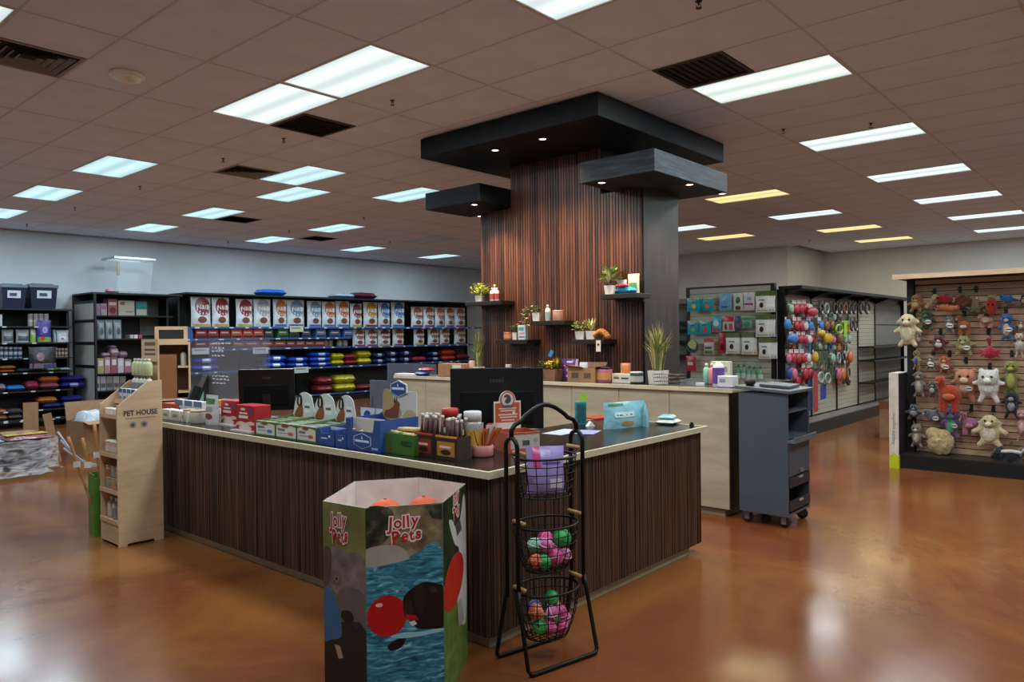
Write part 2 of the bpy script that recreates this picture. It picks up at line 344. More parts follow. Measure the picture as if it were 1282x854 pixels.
# ------------------------------------------------------------------ column with canopies
W = 6.37; KY0, KY1 = 3.85, 6.05
col_t = thing('feature_column', 'tall walnut slat column with stepped black canopies in the middle of the shop', 'column', (W, 4.95, 0))
def cc(name, x0, x1, y0, y1, z0, z1, mat, par=None, bv=0):
    o = obj(name, MB().box(x0-W, x1-W, y0-4.95, y1-4.95, z0, z1), mat, par or col_t)
    if bv: bevel(o, bv)
    return o
XB = 7.06
body = cc('core', W+.03, XB, KY0+.03, KY1-.02, 0, 3.0, EBONYV)
cc('upper_core', W+.03, XB, 4.35, 5.56, 3.0, 3.485, EBONYV)
side = cc('side_panel', W, XB, KY0, KY0+.03, 0, 3.02, EBONYV, None, .003)
ns = 61; pitch = (KY1-KY0)/ns
lo_me = MB().box(0, .022, -pitch/2+.0035, pitch/2-.0035, 0, 3.02).mesh('slat'); hi_me = MB().box(0, .022, -pitch/2+.0035, pitch/2-.0035, 0, 3.485).mesh('slat')
for k in range(ns):
    y = KY0+(k+.5)*pitch; tall = 4.34 < y < 5.57
    obj('slat', hi_me if tall else lo_me, WALNUT, col_t, loc=(0, y-4.95, 0))
cc('slat_backing', W+.02, W+.03, KY0+.03, KY1, 0, 3.0, col('#2a1913', .8))
can = [('top', cc('canopy', 5.40, 7.85, 3.71, 6.0, 3.485, 3.69, EBONY, None, .006)), ('right', cc('canopy', 5.80, 7.25, 3.39, 4.20, 3.02, 3.22, EBONYG, None, .006)), ('left', cc('canopy', 5.86, 6.60, 5.575, 6.44, 3.04, 3.235, EBONY, None, .006))]
can[1][1]['label'] = 'lower right canopy box over the column, greyer black'
spm, nt, b = new_mat('downlight_lens'); b.inputs['Emission Color'].default_value = (1, .8, .58, 1); b.inputs['Emission Strength'].default_value = 6
def downlight(px, py, z, par, aim=(.12, 0)):
    p = PZ(px, py, z)
    o = obj('downlight_trim', MB().lathe([(.05,0),(.05,-.006),(.036,-.006),(.034,-.001)], 16), col('#3b2a20', .35, .6), par, loc=(p.x-W, p.y-4.95, z))
    obj('downlight_lens', MB().lathe([(.034,-.001),(.034,-.003)], 16), spm, o)
    ld = bpy.data.lights.new('downlight', 'SPOT'); ld.energy = SPOT_W; ld.color = (1, .72, .45); ld.spot_size = 1.9; ld.spot_blend = .8; ld.shadow_soft_size = .03
    l = bpy.data.objects.new('downlight', ld); C.objects.link(l); l.parent = o; l.location = (0, 0, -.012); l.rotation_euler = (0, -aim[0], 0)
z7 = lambda x, y: (500+x/2.981, 100+y/2.981)
for p in ((358,262),(535,220)): downlight(*z7(*p), 3.484, can[0][1])
for p in ((280,465),(302,508)): downlight(*z7(*p), 3.039, can[2][1])
for p in ((755,383),(1083,390),(1205,424)): downlight(*z7(*p), 3.019, can[1][1])
# floating shelves on the column
SHELF = {}
def cshelf(key, px0, px1, py, label, dep=.24):
    a = PX(px0, py, W-dep); bq = PX(px1, py, W-dep*.5); z = (PX((px0+px1)/2, py, W-dep).z)
    y1, y0 = a.y, bq.y
    t = thing('floating_shelf', label, 'shelf', (W, (y0+y1)/2, z-.045), 0, 'floating shelves on the column')
    h = (y1-y0)/2
    bevel(obj('board', MB().box(-dep, -.001, -h, h, 0, .045), col('#16130f', .45), t), .003)
    obj('wall_cleat', MB().box(-.03, -.001, -h+.06, h-.06, -.03, 0), col('#16130f', .5), t)
    SHELF[key] = z
cshelf('s1', 582, 636, 377, 'black floating shelf at the left edge of the column')
cshelf('s2', 620, 668, 425.5, 'lowest left black floating shelf, holding an orange jar and a pale pack')
cshelf('s3', 664, 715, 401.5, 'middle black floating shelf holding a trailing plant')
cshelf('s4', 715, 764, 425, 'black floating shelf holding two small plants and an orange toy')
cshelf('s5', 752, 806, 367.5, 'highest black floating shelf at the right edge of the column')
# ------------------------------------------------------------------ front L-shaped counter
ZT = .91
LX0, LX1, LY0, LY1 = 2.68, 3.52, 2.51, 6.95; RXE, RYI = 5.02, 3.42
ct = thing('sales_counter', 'dark zebrawood L-shaped sales counter with pale wood edging', 'counter', (LX0, LY0, 0))
L = lambda x0, x1, y0, y1, z0, z1: (x0-LX0, x1-LX0, y0-LY0, y1-LY0, z0, z1)
poly = [(LX0,LY0),(RXE,LY0),(RXE,RYI),(LX1,RYI),(LX1,LY1),(LX0,LY1)]
pl = lambda P: [(x-LX0, y-LY0) for x, y in P]
inset = .02
obj('worktop', MB().prism(pl([(LX0+inset,LY0+inset),(RXE-inset,LY0+inset),(RXE-inset,RYI-.005),(LX1-.005,RYI-.005),(LX1-.005,LY1-inset),(LX0+inset,LY1-inset)]), ZT-.036, ZT, 'z'), TOPBLK, ct)
ed = MB().box(*L(LX0, LX0+inset, LY0, LY1, ZT-.036, ZT)).box(*L(LX0+inset, RXE, LY0, LY0+inset, ZT-.036, ZT)).box(*L(RXE-inset, RXE, LY0+inset, RYI, ZT-.036, ZT)).box(*L(LX0+inset, LX1, LY1-inset, LY1, ZT-.036, ZT))
obj('worktop_edge', ed, BIRCH, ct)
fx, fy = LX0+.045, LY0+.045
FL = MB(); rng = random.Random(3)
y = fy
while y < LY1-.05:
    wd = .0125; dp = rng.choice((0, .0025, .004)); FL.box(*L(fx-dp, fx+.012, y+.0008, y+wd-.0008, .065, ZT-.036)); y += wd
x = fx+.013
FR = MB()
while x < RXE-.06:
    wd = .0125; dp = rng.choice((0, .0025, .004)); FR.box(*L(x+.0008, x+wd-.0008, fy-dp, fy+.012, .065, ZT-.036)); x += wd
ZEB = grainy('zebrawood', [(.32, '#1a1210'), (.47, '#3a271d'), (.6, '#5f4330'), (.78, '#7a5a40')], (75, 75, 1.1), .45, .1)
o = obj('fluted_front', FL, ZEB, ct); o['kind'] = 'stuff'
o = obj('fluted_front', FR, ZEB, ct); o['kind'] = 'stuff'
obj('carcass', MB().box(*L(fx+.012, LX1-.06, fy+.012, LY1-.04, .065, ZT-.036)).box(*L(LX1-.06, RXE-.05, fy+.012, RYI-.06, .065, ZT-.036)), WALNUTD, ct)
obj('end_panel', MB().box(*L(RXE-.05, RXE-.035, fy, RYI-.06, .065, ZT-.036)), WALNUTD, ct)
obj('plinth', MB().box(*L(fx+.035, LX1-.1, fy+.035, LY1-.1, 0, .065)).box(*L(LX1-.1, RXE-.16, fy+.035, RYI-.1, 0, .065)), BIRCHP, ct)
# ------------------------------------------------------------------ back counter
BX0, BX1, BY0, BY1, ZB = 5.99, 6.365, 2.775, 7.2, 1.11
bt = thing('back_counter', 'tall pale birch back counter running in front of the column', 'counter', (BX0, BY0, 0))
B = lambda x0, x1, y0, y1, z0, z1: (x0-BX0, x1-BX0, y0-BY0, y1-BY0, z0, z1)
obj('worktop', MB().box(*B(BX0+.02, BX1, BY0+.02, BY1-.02, ZB-.035, ZB)), TOPBLK, bt)
obj('worktop_edge', MB().box(*B(BX0, BX0+.02, BY0, BY1, ZB-.035, ZB)).box(*B(BX0+.02, BX1, BY0, BY0+.02, ZB-.035, ZB)).box(*B(BX0+.02, BX1, BY1-.02, BY1, ZB-.035, ZB)), BIRCH, bt)
obj('carcass', MB().box(*B(BX0+.045, BX1, BY0+.06, BY1-.03, .07, ZB-.035)), BLACK, bt)
seams = [BY1-.02]+[PX(px, 520, BX0+.03).y for px in (533, 586, 640, 716, 775, 838)]+[BY0+.045]
for a, c in zip(seams, seams[1:]): bevel(obj('front_panel', MB().box(*B(BX0+.03, BX0+.045, c+.0025, a-.0025, .07, ZB-.04)), BIRCHP, bt), .002)
obj('end_panel', MB().box(*B(BX0+.045, BX1, BY0+.045, BY0+.06, .07, ZB-.035)), BLACK, bt)
obj('plinth', MB().box(*B(BX0+.06, BX1, BY0+.1, BY1-.1, 0, .07)), col('#8d7a60', .6), bt)
# right-hand stretch of the back counter beside the column (behind it, carries grass plant, basket and bottles)
bt2 = thing('counter_extension', 'black topped counter stretch beside the column under the grass plant', 'counter', (6.37, BY0, 0))
obj('worktop', MB().box(0, 1.1, .02, 1.04, ZB-.035, ZB), TOPBLK, bt2)
obj('carcass', MB().box(.002, 1.06, .06, 1.0, .0, ZB-.035), BLACK, bt2)
# grey cash desk panels behind the back counter
t = thing('cash_desk', 'grey laminate cash desk screens behind the left end of the back counter', 'desk', (6.9, 7.4, 0))
g = PX(484, 455, 6.85); h = PX(543, 452, 6.85)
obj('screen', MB().box(-.04, 0, h.y-7.4, g.y-7.4, .05, g.z), BLUEGREY, t)
g2 = PX(462, 476, 6.85)
obj('low_screen', MB().box(-.04, 0, g.y-7.4, g2.y-7.4, .05, g2.z), BLUEGREY, t)
obj('desk_top', MB().box(0, .55, h.y-7.4, g2.y-7.4, .72, .76), BLUEGREY, t)
obj('foot', MB().box(-.05, .5, h.y-7.38, h.y-7.34, 0, .72).box(-.05, .5, g2.y-7.46, g2.y-7.42, 0, .72), BLUEGREY, t)
# ------------------------------------------------------------------ grey rolling lectern
x0, x1, y0, y1 = 5.95, 6.43, 2.29, 2.70
t = thing('rolling_cart', 'dark grey rolling cart with drawers beside the end of the back counter', 'cart', (x0, y0, 0))
w_, d_ = x1-x0, y1-y0
GR = col('#4b535d', .45, 0, .05, 3); GRD = col('#2a2d31', .5)
zt0, zt1 = 1.09, 1.13
bevel(obj('top_board', MB().add([(-.03,-.03,zt0),(w_+.03,-.03,zt0),(w_+.03,d_+.02,zt0+.03),(-.03,d_+.02,zt0+.03),(-.03,-.03,zt0+.025),(w_+.03,-.03,zt0+.025),(w_+.03,d_+.02,zt0+.055),(-.03,d_+.02,zt0+.055)], [(0,3,2,1),(4,5,6,7),(0,1,5,4),(1,2,6,5),(2,3,7,6),(3,0,4,7)]), col('#565e66', .5), t), .003)
for xx in (0, w_-.02): obj('side_panel', MB().box(xx, xx+.02, 0, d_, .1, 1.09), GR, t)
obj('back_panel', MB().box(.02, w_-.02, d_-.02, d_, .1, 1.09), GR, t)
obj('bottom_board', MB().box(.02, w_-.02, 0, d_-.02, .1, .12), GR, t)
obj('shelf', MB().box(.02, w_-.02, .01, d_-.02, .93, .945), GR, t); obj('shelf', MB().box(.02, w_-.02, .01, d_-.02, .72, .735), GR, t)
obj('compartment', MB().box(.03, w_-.03, d_-.05, d_-.021, .75, 1.08), BLACK, t)
dw = obj('fold_down_tray', MB().box(-.005, w_+.005, -.06, 0, .695, .715).box(-.005, w_+.005, -.06, -.05, .715, .74), col('#5c646c', .5), t)
dd = bevel(obj('door', MB().box(.02, w_-.02, -.006, .012, .42, .69), GR, t), .002); obj('lock', MB().box(w_*.45, w_*.62, -.022, -.006, .435, .465), col('#aab0b4', .3, .8), dd)
for z0, z1 in ((.33, .41), (.14, .22)):
    q = obj('open_drawer', MB().box(.02, w_-.02, -.01, .005, z0, z1), GRD, t); obj('handle', MB().box(w_*.42, w_*.58, -.02, -.01, z1-.02, z1-.005), col('#d0d4d6', .3, .6), q)
obj('drawer_void', MB().box(.022, w_-.022, .2, .21, .14, .41), BLACK, t)
for cx in (.05, w_-.04):
    for cy in (.05, d_-.05):
        c = obj('caster', MB().box(cx-.025, cx+.025, cy-.03, cy+.03, .085, .1).box(cx-.02, cx-.014, cy-.02, cy+.02, .03, .088).box(cx+.014, cx+.02, cy-.02, cy+.02, .03, .088), col('#8c9196', .35, .7), t)
        wh = MB().lathe([(.02,-.012),(.046,-.012),(.048,0),(.046,.012),(.02,.012)], 18); wh.xf(Matrix.Translation((cx, cy, .048)) @ Matrix.Rotation(PI/2, 4, 'Y'))
        obj('wheel', wh, col('#1a1a1b', .5), c, True)
        obj('hub', MB().lathe([(.018,-.0135),(.018,.0135)], 10).xf(Matrix.Translation((cx, cy, .048)) @ Matrix.Rotation(PI/2, 4, 'Y')), col('#7d8287', .4), c)
o = tag(bevel(obj('laptop', MB().box(-.17,.17,-.12,.12,0,.022), col('#4a5058', .35), None, loc=(6.2, 2.45, 1.1305), rot=(.06, 0, .1)), .004), 'closed dark laptop lying on the rolling cart', 'laptop')
t = thing('round_speaker', 'small dark brown rounded speaker on the rolling cart', 'speaker', (6.02, 2.63, 1.1395))
obj('body', MB().ell((0, 0, .035), (.06, .045, .035), 16, 10), col('#241a18', .6), t, True); obj('base_ring', MB().lathe([(.035,0),(.035,.006)], 14), BLACK, t)
# ------------------------------------------------------------------ slatwall gondola on the right
def slat_panel(par, w, z0, z1, n, mat, y=0.0, x0=0.0, th=.014, gap=.006):
    """boards of a slatwall facing local -y, width w from x0"""
    h = (z1-z0)/n
    me = MB().box(0, w, -th, 0, gap/2, h-gap/2).mesh('slat_board')
    for k in range(n): obj('slat_board', me, mat, par, loc=(x0, y, z0+k*h))
SLATW = grainy('slatwall_pale', [(.3, '#9f9a86'), (.7, '#b8b29c')], (1.5, 1.5, 40), .5, .02)
SLATG = grainy('slatwall_grey', [(.3, '#8a8478'), (.7, '#a39c8d')], (1.5, 1.5, 40), .5, .02)
gx0, gy = 11.25, 4.40
t = thing('slatwall_gondola', 'long black framed slatwall gondola hung with dog collars and toys', 'gondola', (gx0, gy, 0))
GW = 6.75; GH = 2.24
obj('back_panel', MB().box(0, GW, .016, .05, .1, GH), BLACK, t)
bays = [0, 1.2, 2.44, 3.66, 4.76, GW]
for k in range(4):
    slat_panel(t, bays[k+1]-bays[k]-.03, .22, 2.17, 26, SLATG if k < 1 else SLATW, .014, bays[k]+.015)
for z0, z1 in ((.22,.75),(.76,1.3),(1.31,1.72),(1.73,2.17)):
    obj('plain_panel', MB().box(bays[4]+.015, GW-.06, 0, .014, z0, z1-.012), col('#77746b', .6), t)
for bx in bays: obj('upright', MB().box(bx-.02 if bx else -.05, bx+.02 if bx < GW else GW, -.02 if 0 < bx < GW else -.06, .06, 0, GH), BLACKM, t)
cp = obj('canopy', MB().box(-.05, GW, -.32, .03, GH, GH+.045), BLACKM, t)
for bx in bays[:-1]: obj('canopy_bracket', MB().prism([(-.3,GH),(0,GH-.12),(0,GH)], bx-.012, bx+.012, 'x'), BLACKM, cp)
bd = obj('base_deck', MB().box(-.05, GW, -.3, .05, 0, .19), BLACK, t)
obj('deck_top', MB().box(-.04, GW, -.28, .0, .19, .2), col('#77736a', .5), bd)
for z, xa in ((1.28, bays[3]), (1.02, bays[3]), (.6, bays[3])):
    obj('shelf', MB().box(xa+.03, GW-.08, -.3, -.005, z, z+.025), BLACKM, t)
# end panel facing the counter
ey0, ey1 = 4.47, 5.9
t = thing('slatwall_end_panel', 'pale slatwall end panel hung with treat bags behind the back counter', 'gondola', (gx0-.11, ey1, 0), -PI/2)
ew = ey1-ey0
obj('back_panel', MB().box(0, ew, .0, .04, .05, 2.28), BLACK, t)
slat_panel(t, ew-.06, .15, 2.31, 24, SLATW, -.001, .02)
for xx in (-.03, ew-.045): obj('upright', MB().box(xx, xx+.055, -.03, .05, 0, 2.31), BLACKM, t)
obj('top_rail', MB().box(-.03, ew+.01, -.03, .05, 2.31, 2.335), BLACKM, t)
obj('base', MB().box(-.03, ew+.01, -.25, -.03, 0, .15), BLACK, t)
LZ = PX(938, 479, gx0-.23).z
ledge = obj('ledge', MB().box(.3, ew-.05, -.2, -.016, LZ-.02, LZ), BLACKM, t)
# dark shelving left of the end panel, seen past the column
t = thing('black_shelving', 'black wire bracket shelving just right of the column', 'shelving', (11.6, 6.2, 0), -PI/2)
obj('back_panel', MB().box(-.5, .28, .35, .38, .05, 2.2), col('#6d6a63', .6), t)
for xx in (-.5, .24): obj('upright', MB().box(xx, xx+.04, .3, .34, 0, 2.22), BLACKM, t)
for z in (2.08, 1.78, 1.66, 1.45, 1.2, .6, .15): obj('shelf', MB().box(-.46, .24, .0, .3, z, z+.02), BLACKM, t)
# ------------------------------------------------------------------ toy wall at the right
TX0 = 9.46; TYL = 2.33; TYR = -1.6
t = thing('toy_wall', 'black framed wood slatwall covered in plush toys at the right edge', 'display', (TX0, TYL, 0), -PI/2)
TW = TYL-TYR
TOYS = grainy('slatwall_wood', [(.3, '#a57f66'), (.5, '#bb9578'), (.75, '#cbac92')], (2.5, 2.5, 40), .5, .04, rand=.2)
obj('base_deck', MB().box(-.02, TW, 0, .5, 0, .15), BLACK, t); obj('deck_top', MB().box(0, TW, .01, .36, .15, .16), col('#2c241f', .35), t)
obj('back_panel', MB().box(0, TW, .4, .44, .1, 2.2), col('#2a211c', .6), t)
slat_panel(t, TW-.1, .16, 2.12, 27, TOYS, .4, .08, .018, .009)
obj('upright', MB().box(0, .075, .33, .46, 0, 2.2), BLACK, t); obj('upright', MB().box(TW-.03, TW, .33, .46, 0, 2.2), BLACK, t)
obj('canopy', MB().box(-.04, TW, -.02, .46, 2.185, 2.215), BLACK, t)
obj('canopy_fascia', MB().box(-.06, TW, -.05, -.02, 2.18, 2.235), PINEW, t)
obj('light_valance', MB().box(.08, TW-.03, .36, .385, 2.13, 2.18), PINEW, t)
# white sign box with lime foot at the end of the toy wall
bxt = thing('brand_sign_box', 'tall narrow white sign box with lime green foot at the toy wall corner', 'sign', (TX0-.05, 2.435, 0), -PI/2)
obj('box', MB().box(0, .1, .0, .4, .14, 1.1), col('#cfc7ba', .5), bxt)
obj('lime_foot', MB().box(-.001, .101, -.001, .4, 0, .14), col('#b5c21c', .5), bxt)
obj('lime_wedge', MB().prism([(0,.14),(.1,.14),(.05,.175)], -.001, .0, 'y'), col('#b5c21c', .5), bxt)
obj('side_print', MB().box(.1, .101, .01, .39, .15, 1.09), col('#23232f', .5), bxt)
text('happy', col('#4f7f93', .5), bxt, (.045, -.002, .36), .16, .05, '-y', PI/2)
text('together', col('#7d7d7a', .5), bxt, (.05, -.002, .55), .2, .045, '-y', PI/2)
# small carton on the floor behind it
t = thing('kraft_carton', 'tan cardboard carton standing on the floor behind the white sign box', 'carton', (12.3, 3.1, 0), .1)
obj('body', MB().box(-.2,.2,-.18,.18,0,.42), KRAFT, t); obj('flap', MB().add([(-.2,-.18,.42),(-.2,.18,.42),(-.28,.18,.55),(-.28,-.18,.55)], [(0,1,2,3)]), KRAFT, t)
obj('flap', MB().add([(-.2,-.18,.42),(.2,-.18,.42),(.2,-.32,.5),(-.2,-.32,.5)], [(0,1,2,3)]), KRAFT, t)
# ------------------------------------------------------------------ wall shelving along the back wall
YS = 15.6                        # front of the shelves
def zat(px, py, Y=YS): return PY(px, py, Y).z
def xat(px, py, Y=YS): return PY(px, py, Y).x
BLUESTRIP = col('#2a4f86', .4); SHELFBLK = col('#111316', .5); BACKP = col('#4b4a45', .7)
# bagged food section
ax0, ax1 = xat(238, 420), xat(604, 420)
TOPZ = 2.54
sec = thing('food_shelving', 'long black wall shelving with blue shelf edges stacked with pet food bags', 'shelving', (ax0, YS, 0))
SW = ax1-ax0
obj('back_panel', MB().box(-.1, SW, .72, .78, .1, TOPZ), col('#33322f', .7), sec)
obj('top_canopy', MB().box(-.1, SW+.3, -.1, .76, TOPZ, TOPZ+.035), SHELFBLK, sec)
nb = 6
for k in range(nb+1): obj('upright', MB().box(k*SW/nb-.02, k*SW/nb+.02, .66, .72, 0, TOPZ), SHELFBLK, sec)
obj('left_side', MB().box(-.14, -.1, .25, .78, 0, TOPZ), SHELFBLK, sec)
SZ = {'r1': zat(400, 409.5), 'r2L': zat(320, 423.5), 'r3L': zat(320, 436), 'r2R': zat(510, 432.5), 'r4': zat(330, 462.5)}
SZ['r5'] = zat(430, 491)
xm = xat(440, 420)-ax0
def wshelf(z, x0, x1):
    s = obj('shelf', MB().box(x0, x1, 0, .7, z-.022, z), SHELFBLK, sec); obj('price_strip', MB().box(x0, x1, -.008, 0, z-.04, z+.002), BLUESTRIP, s)
    mk = MB(); r = random.Random(int(z*1000)); x = x0+.1
    while x < x1-.1:
        ww = r.uniform(.05, .12); mk.box(x, x+ww, -.011, -.008, z-.033, z-.005); x += ww+r.uniform(.15, .5)
    obj('price_ticket', mk, col('#c6d2de', .5), s)['kind'] = 'stuff'
wshelf(SZ['r1'], 0, SW); wshelf(SZ['r2L'], 0, xm-.02); wshelf(SZ['r3L'], 0, xm-.02); wshelf(SZ['r2R'], xm+.02, SW); wshelf(SZ['r4'], 0, SW); wshelf(SZ['r5'], 0, SW)
obj('shelf', MB().box(0, SW, -.05, .7, .1, .14), SHELFBLK, sec); obj('kick_plate', MB().box(0, SW, 0, .7, 0, .1), SHELFBLK, sec)
# corner section with the clear tub on top
bx0, bx1 = xat(112.5, 420), xat(218, 420)
secb = thing('corner_shelving', 'black corner shelving carrying the clear plastic tub', 'shelving', (bx0, YS, 0)); SB = bx1-bx0
TOPB = zat(160, 367, YS-.3)
obj('back_panel', MB().box(-.05, SB, .7, .76, .1, TOPB), col('#2b2b29', .7), secb)
obj('top_canopy', MB().box(-.05, SB+.05, -.3, .76, TOPB-.03, TOPB), SHELFBLK, secb)
obj('side_panel', MB().box(SB-.02, SB+.02, .3, .74, 0, TOPB-.03), SHELFBLK, secb)
sp_ = obj('side_panel', MB().box(-.03, -.01, -.3, .74, 0, zat(117, 380)), col('#a3a19a', .7, 0, .12, 3), secb)
for zz_ in (zat(110, 402), zat(110, 430), zat(110, 459)): obj('side_rail', MB().box(-.034, -.03, -.3, .74, zz_-.03, zz_+.03), SHELFBLK, sp_)
obj('side_post', MB().box(-.036, -.005, -.36, -.3, 0, TOPB-.03), SHELFBLK, sp_); obj('side_cap', MB().box(-.036, -.005, -.3, .74, zat(117, 380), zat(117, 380)+.05), SHELFBLK, sp_)
SBZ = {'b1': zat(150, 395), 'b2': zat(150, 424), 'b3': zat(150, 467), 'b4': zat(150, 488)}
for z in list(SBZ.values())+[.16]: obj('shelf', MB().box(0, SB-.02, 0, .7, z-.025, z), SHELFBLK, secb)
pb = obj('grey_back', MB().box(SB-.42, SB-.03, .66, .7, zat(150,420), TOPB-.05), col('#6f6e69', .7), secb)
# left section
cx0, cx1 = xat(-14, 420), xat(117, 420)
secc = thing('left_shelving', 'low black wall shelving at the left edge with cans and dog food', 'shelving', (cx0, YS, 0)); SC = cx1-cx0
TOPC = zat(50, 386.5)
xn = xat(92, 420)-cx0
obj('back_panel', MB().box(0, xn, .7, .76, .1, TOPC-.0), col('#33342f', .7), secc)
obj('top_shelf', MB().box(0, xn+.02, 0, .76, TOPC-.03, TOPC), SHELFBLK, secc)
for xx in (0, xn-.02): obj('upright', MB().box(xx, xx+.045, .0 if not xx else .3, .74, 0, TOPC), SHELFBLK, secc)
SCZ = {'c1': zat(45, 408.5), 'c2': zat(45, 428.8), 'c3': zat(45, 448), 'c4': zat(45, 466), 'c5': zat(45, 489), 'c6': zat(45, 513), 'c7': zat(45, 524)}
for z in list(SCZ.values())+[.14]:
    s = obj('shelf', MB().box(.03, xn-.02, 0, .7, z-.025, z), SHELFBLK, secc)
    mk = MB(); r = random.Random(int(z*999)); x = .2
    while x < xn-.3: mk.box(x, x+.07, -.003, 0, z-.024, z-.004); x += r.uniform(.25, .6)
    obj('price_ticket', mk, col('#c6ccd0', .5), s)['kind'] = 'stuff'
# ------------------------------------------------------------------ product builders
PM = {}
def sgnpow(v, p): return max(0.0, v)**p
def ppt(u, v, w, h, d, side, kind, off=0.0):
    if kind == 'stand':
        t = sgnpow(1-abs(u)**3, .6)*sgnpow(1-v**2.4, .8)*(.85+.15*math.sin(PI*min(1, v*1.4))); x = u*w/2*(1-.05*math.sin(PI*v))
    else:
        t = sgnpow(1-abs(u)**2.6, .7)*sgnpow(1-abs(2*v-1)**2.6, .7); x = u*w/2*(1-.06*math.sin(PI*v))
    t += .05*math.sin(7*u+9*v)*sgnpow(1-abs(u), .5)*(1-v)*v*4
    return (x, -side*(t*d/2+off), v*h)
def pouch_mesh(w, h, d, kind='stand'):
    k = ('pouch', round(w, 3), round(h, 3), round(d, 3), kind)
    if k in PM: return PM[k]
    n, m_ = 8, 8; mb = MB()
    for side in (1, -1):
        vs = [ppt(-1+2*i/n, j/m_, w, h, d, side, kind) for j in range(m_+1) for i in range(n+1)]
        fs = []
        for j in range(m_):
            for i in range(n):
                a = j*(n+1)+i; q = (a, a+1, a+n+2, a+n+1); fs.append(q if side == 1 else q[::-1])
        mb.add(vs, fs)
    if kind == 'stand': pass
    PM[k] = mb.mesh('bag', True); return PM[k]
def patch_mesh(w, h, d, kind, shape, a):
    k = ('patch', round(w, 3), round(h, 3), round(d, 3), kind, shape, a)
    if k in PM: return PM[k]
    mb = MB(); vs = []; fs = []
    if shape == 'rect':
        u0, u1, v0, v1 = a; n = 5
        for j in range(n+1):
            for i in range(n+1): vs.append(ppt(u0+(u1-u0)*i/n, v0+(v1-v0)*j/n, w, h, d, 1, kind, .003))
        for j in range(n):
            for i in range(n): q = j*(n+1)+i; fs.append((q, q+1, q+n+2, q+n+1))
    else:
        cu, cv, ru, rv = a; n = 16; rings = (.0, .5, 1.0)
        for r in rings:
            for i in range(n): an = 2*PI*i/n; vs.append(ppt(max(-1, min(1, cu+ru*r*math.cos(an))), max(0, min(1, cv+rv*r*math.sin(an))), w, h, d, 1, kind, .003 if ru < .5 else .002))
        for j in range(2):
            for i in range(n): fs.append((j*n+i, j*n+(i+1) % n, (j+1)*n+(i+1) % n, (j+1)*n+i)[::-1])
    mb.add(vs, fs); PM[k] = mb.mesh('print', True); return PM[k]
def pouch(name, label, cat, loc, rz, w, h, d, color, patches=(), kind='stand', group=None, rx=0, txt=None, crinkle=.5):
    t = thing(name, label, cat, loc, rz, group, rx)
    me = pouch_mesh(w, h, d, kind)
    if me.materials: me = me.copy(); me.materials.clear()
    bg = obj('bag', me, film(color, crinkle), t)
    for nm, shape, a, c in patches:
        pm = patch_mesh(w, h, d, kind, shape, a)
        if pm.materials: pm = pm.copy(); pm.materials.clear()
        obj(nm, pm, film(c, .2), t)
    if txt:
        s, c, u, v, tw, th = txt; p = ppt(u, v, w, h, d, 1, kind, .012)
        text(s, col(c, .4), t, (p[0], min(p[1], -d*.5-.004), p[2]), tw*w, th*h)
    return t
def lying_mesh(w, dp, th):
    k = ('lying', round(w, 3), round(dp, 3), round(th, 3))
    if k in PM: return PM[k]
    n, m_ = 10, 6; mb = MB()
    for side in (1, -1):
        vs = []
        for j in range(m_+1):
            for i in range(n+1):
                u = -1+2*i/n; v = -1+2*j/m_
                t = sgnpow(1-abs(u)**7, .5)*sgnpow(1-abs(v)**5, .5)+.08*math.sin(9*u)*math.sin(5*v)*(1-abs(u))
                vs.append((u*w/2, v*dp/2, th*(.5+side*.5*t)))
        fs = []
        for j in range(m_):
            for i in range(n): a = j*(n+1)+i; q = (a, a+1, a+n+2, a+n+1); fs.append(q if side == 1 else q[::-1])
        mb.add(vs, fs)
    PM[k] = mb.mesh('bag', True); return PM[k]
def lying(name, label, cat, loc, rz, w, dp, th, color, group=None, band=None):
    t = thing(name, label, cat, loc, rz, group)
    me = lying_mesh(w, dp, th)
    if me.materials: me = me.copy(); me.materials.clear()
    obj('bag', me, film(color, .8), t)
    if band:
        mb = MB(); vs = []
        for i in range(7):
            a = -PI/2+PI*i/6+PI; vs += [(-w*.16, dp/2*math.cos(a)*1.0-.006, th/2+th*.5*math.sin(a)*.98*-1), (w*.16, dp/2*math.cos(a)*1.0-.006, th/2+th*.5*math.sin(a)*.98*-1)]
        obj('print', mb.add(vs, [(2*i, 2*i+1, 2*i+3, 2*i+2) for i in range(6)]), film(band, .3), t)
    return t
def carton(name, label, cat, loc, rz, w, h, d, color, prints=(), group=None, txt=None, top=None, rx=0):
    """box facing local -y with its front face at y=0; prints = (part name, polygon in fractions, colour)"""
    t = thing(name, label, cat, loc, rz, group, rx)
    b_ = bevel(obj('box', MB().box(-w/2, w/2, 0, d, 0, h), card(color), t), min(.002, w*.05), 1)
    if top: obj('lid', MB().box(-w/2-.001, w/2+.001, -.001, d+.001, h-.012, h+.001), card(top), t)
    for q, (nm, poly, c) in enumerate(prints):
        decal(nm, [(-w/2+x*w, z*h) for x, z in poly], card(c), t, 0, .0012+.0006*q)
    if txt:
        for s, c, x, z, tw, th in ([txt] if isinstance(txt[0], str) else txt): text(s, card(c), t, (-w/2+x*w, -.0045, z*h), tw*w, th*h)
    return t
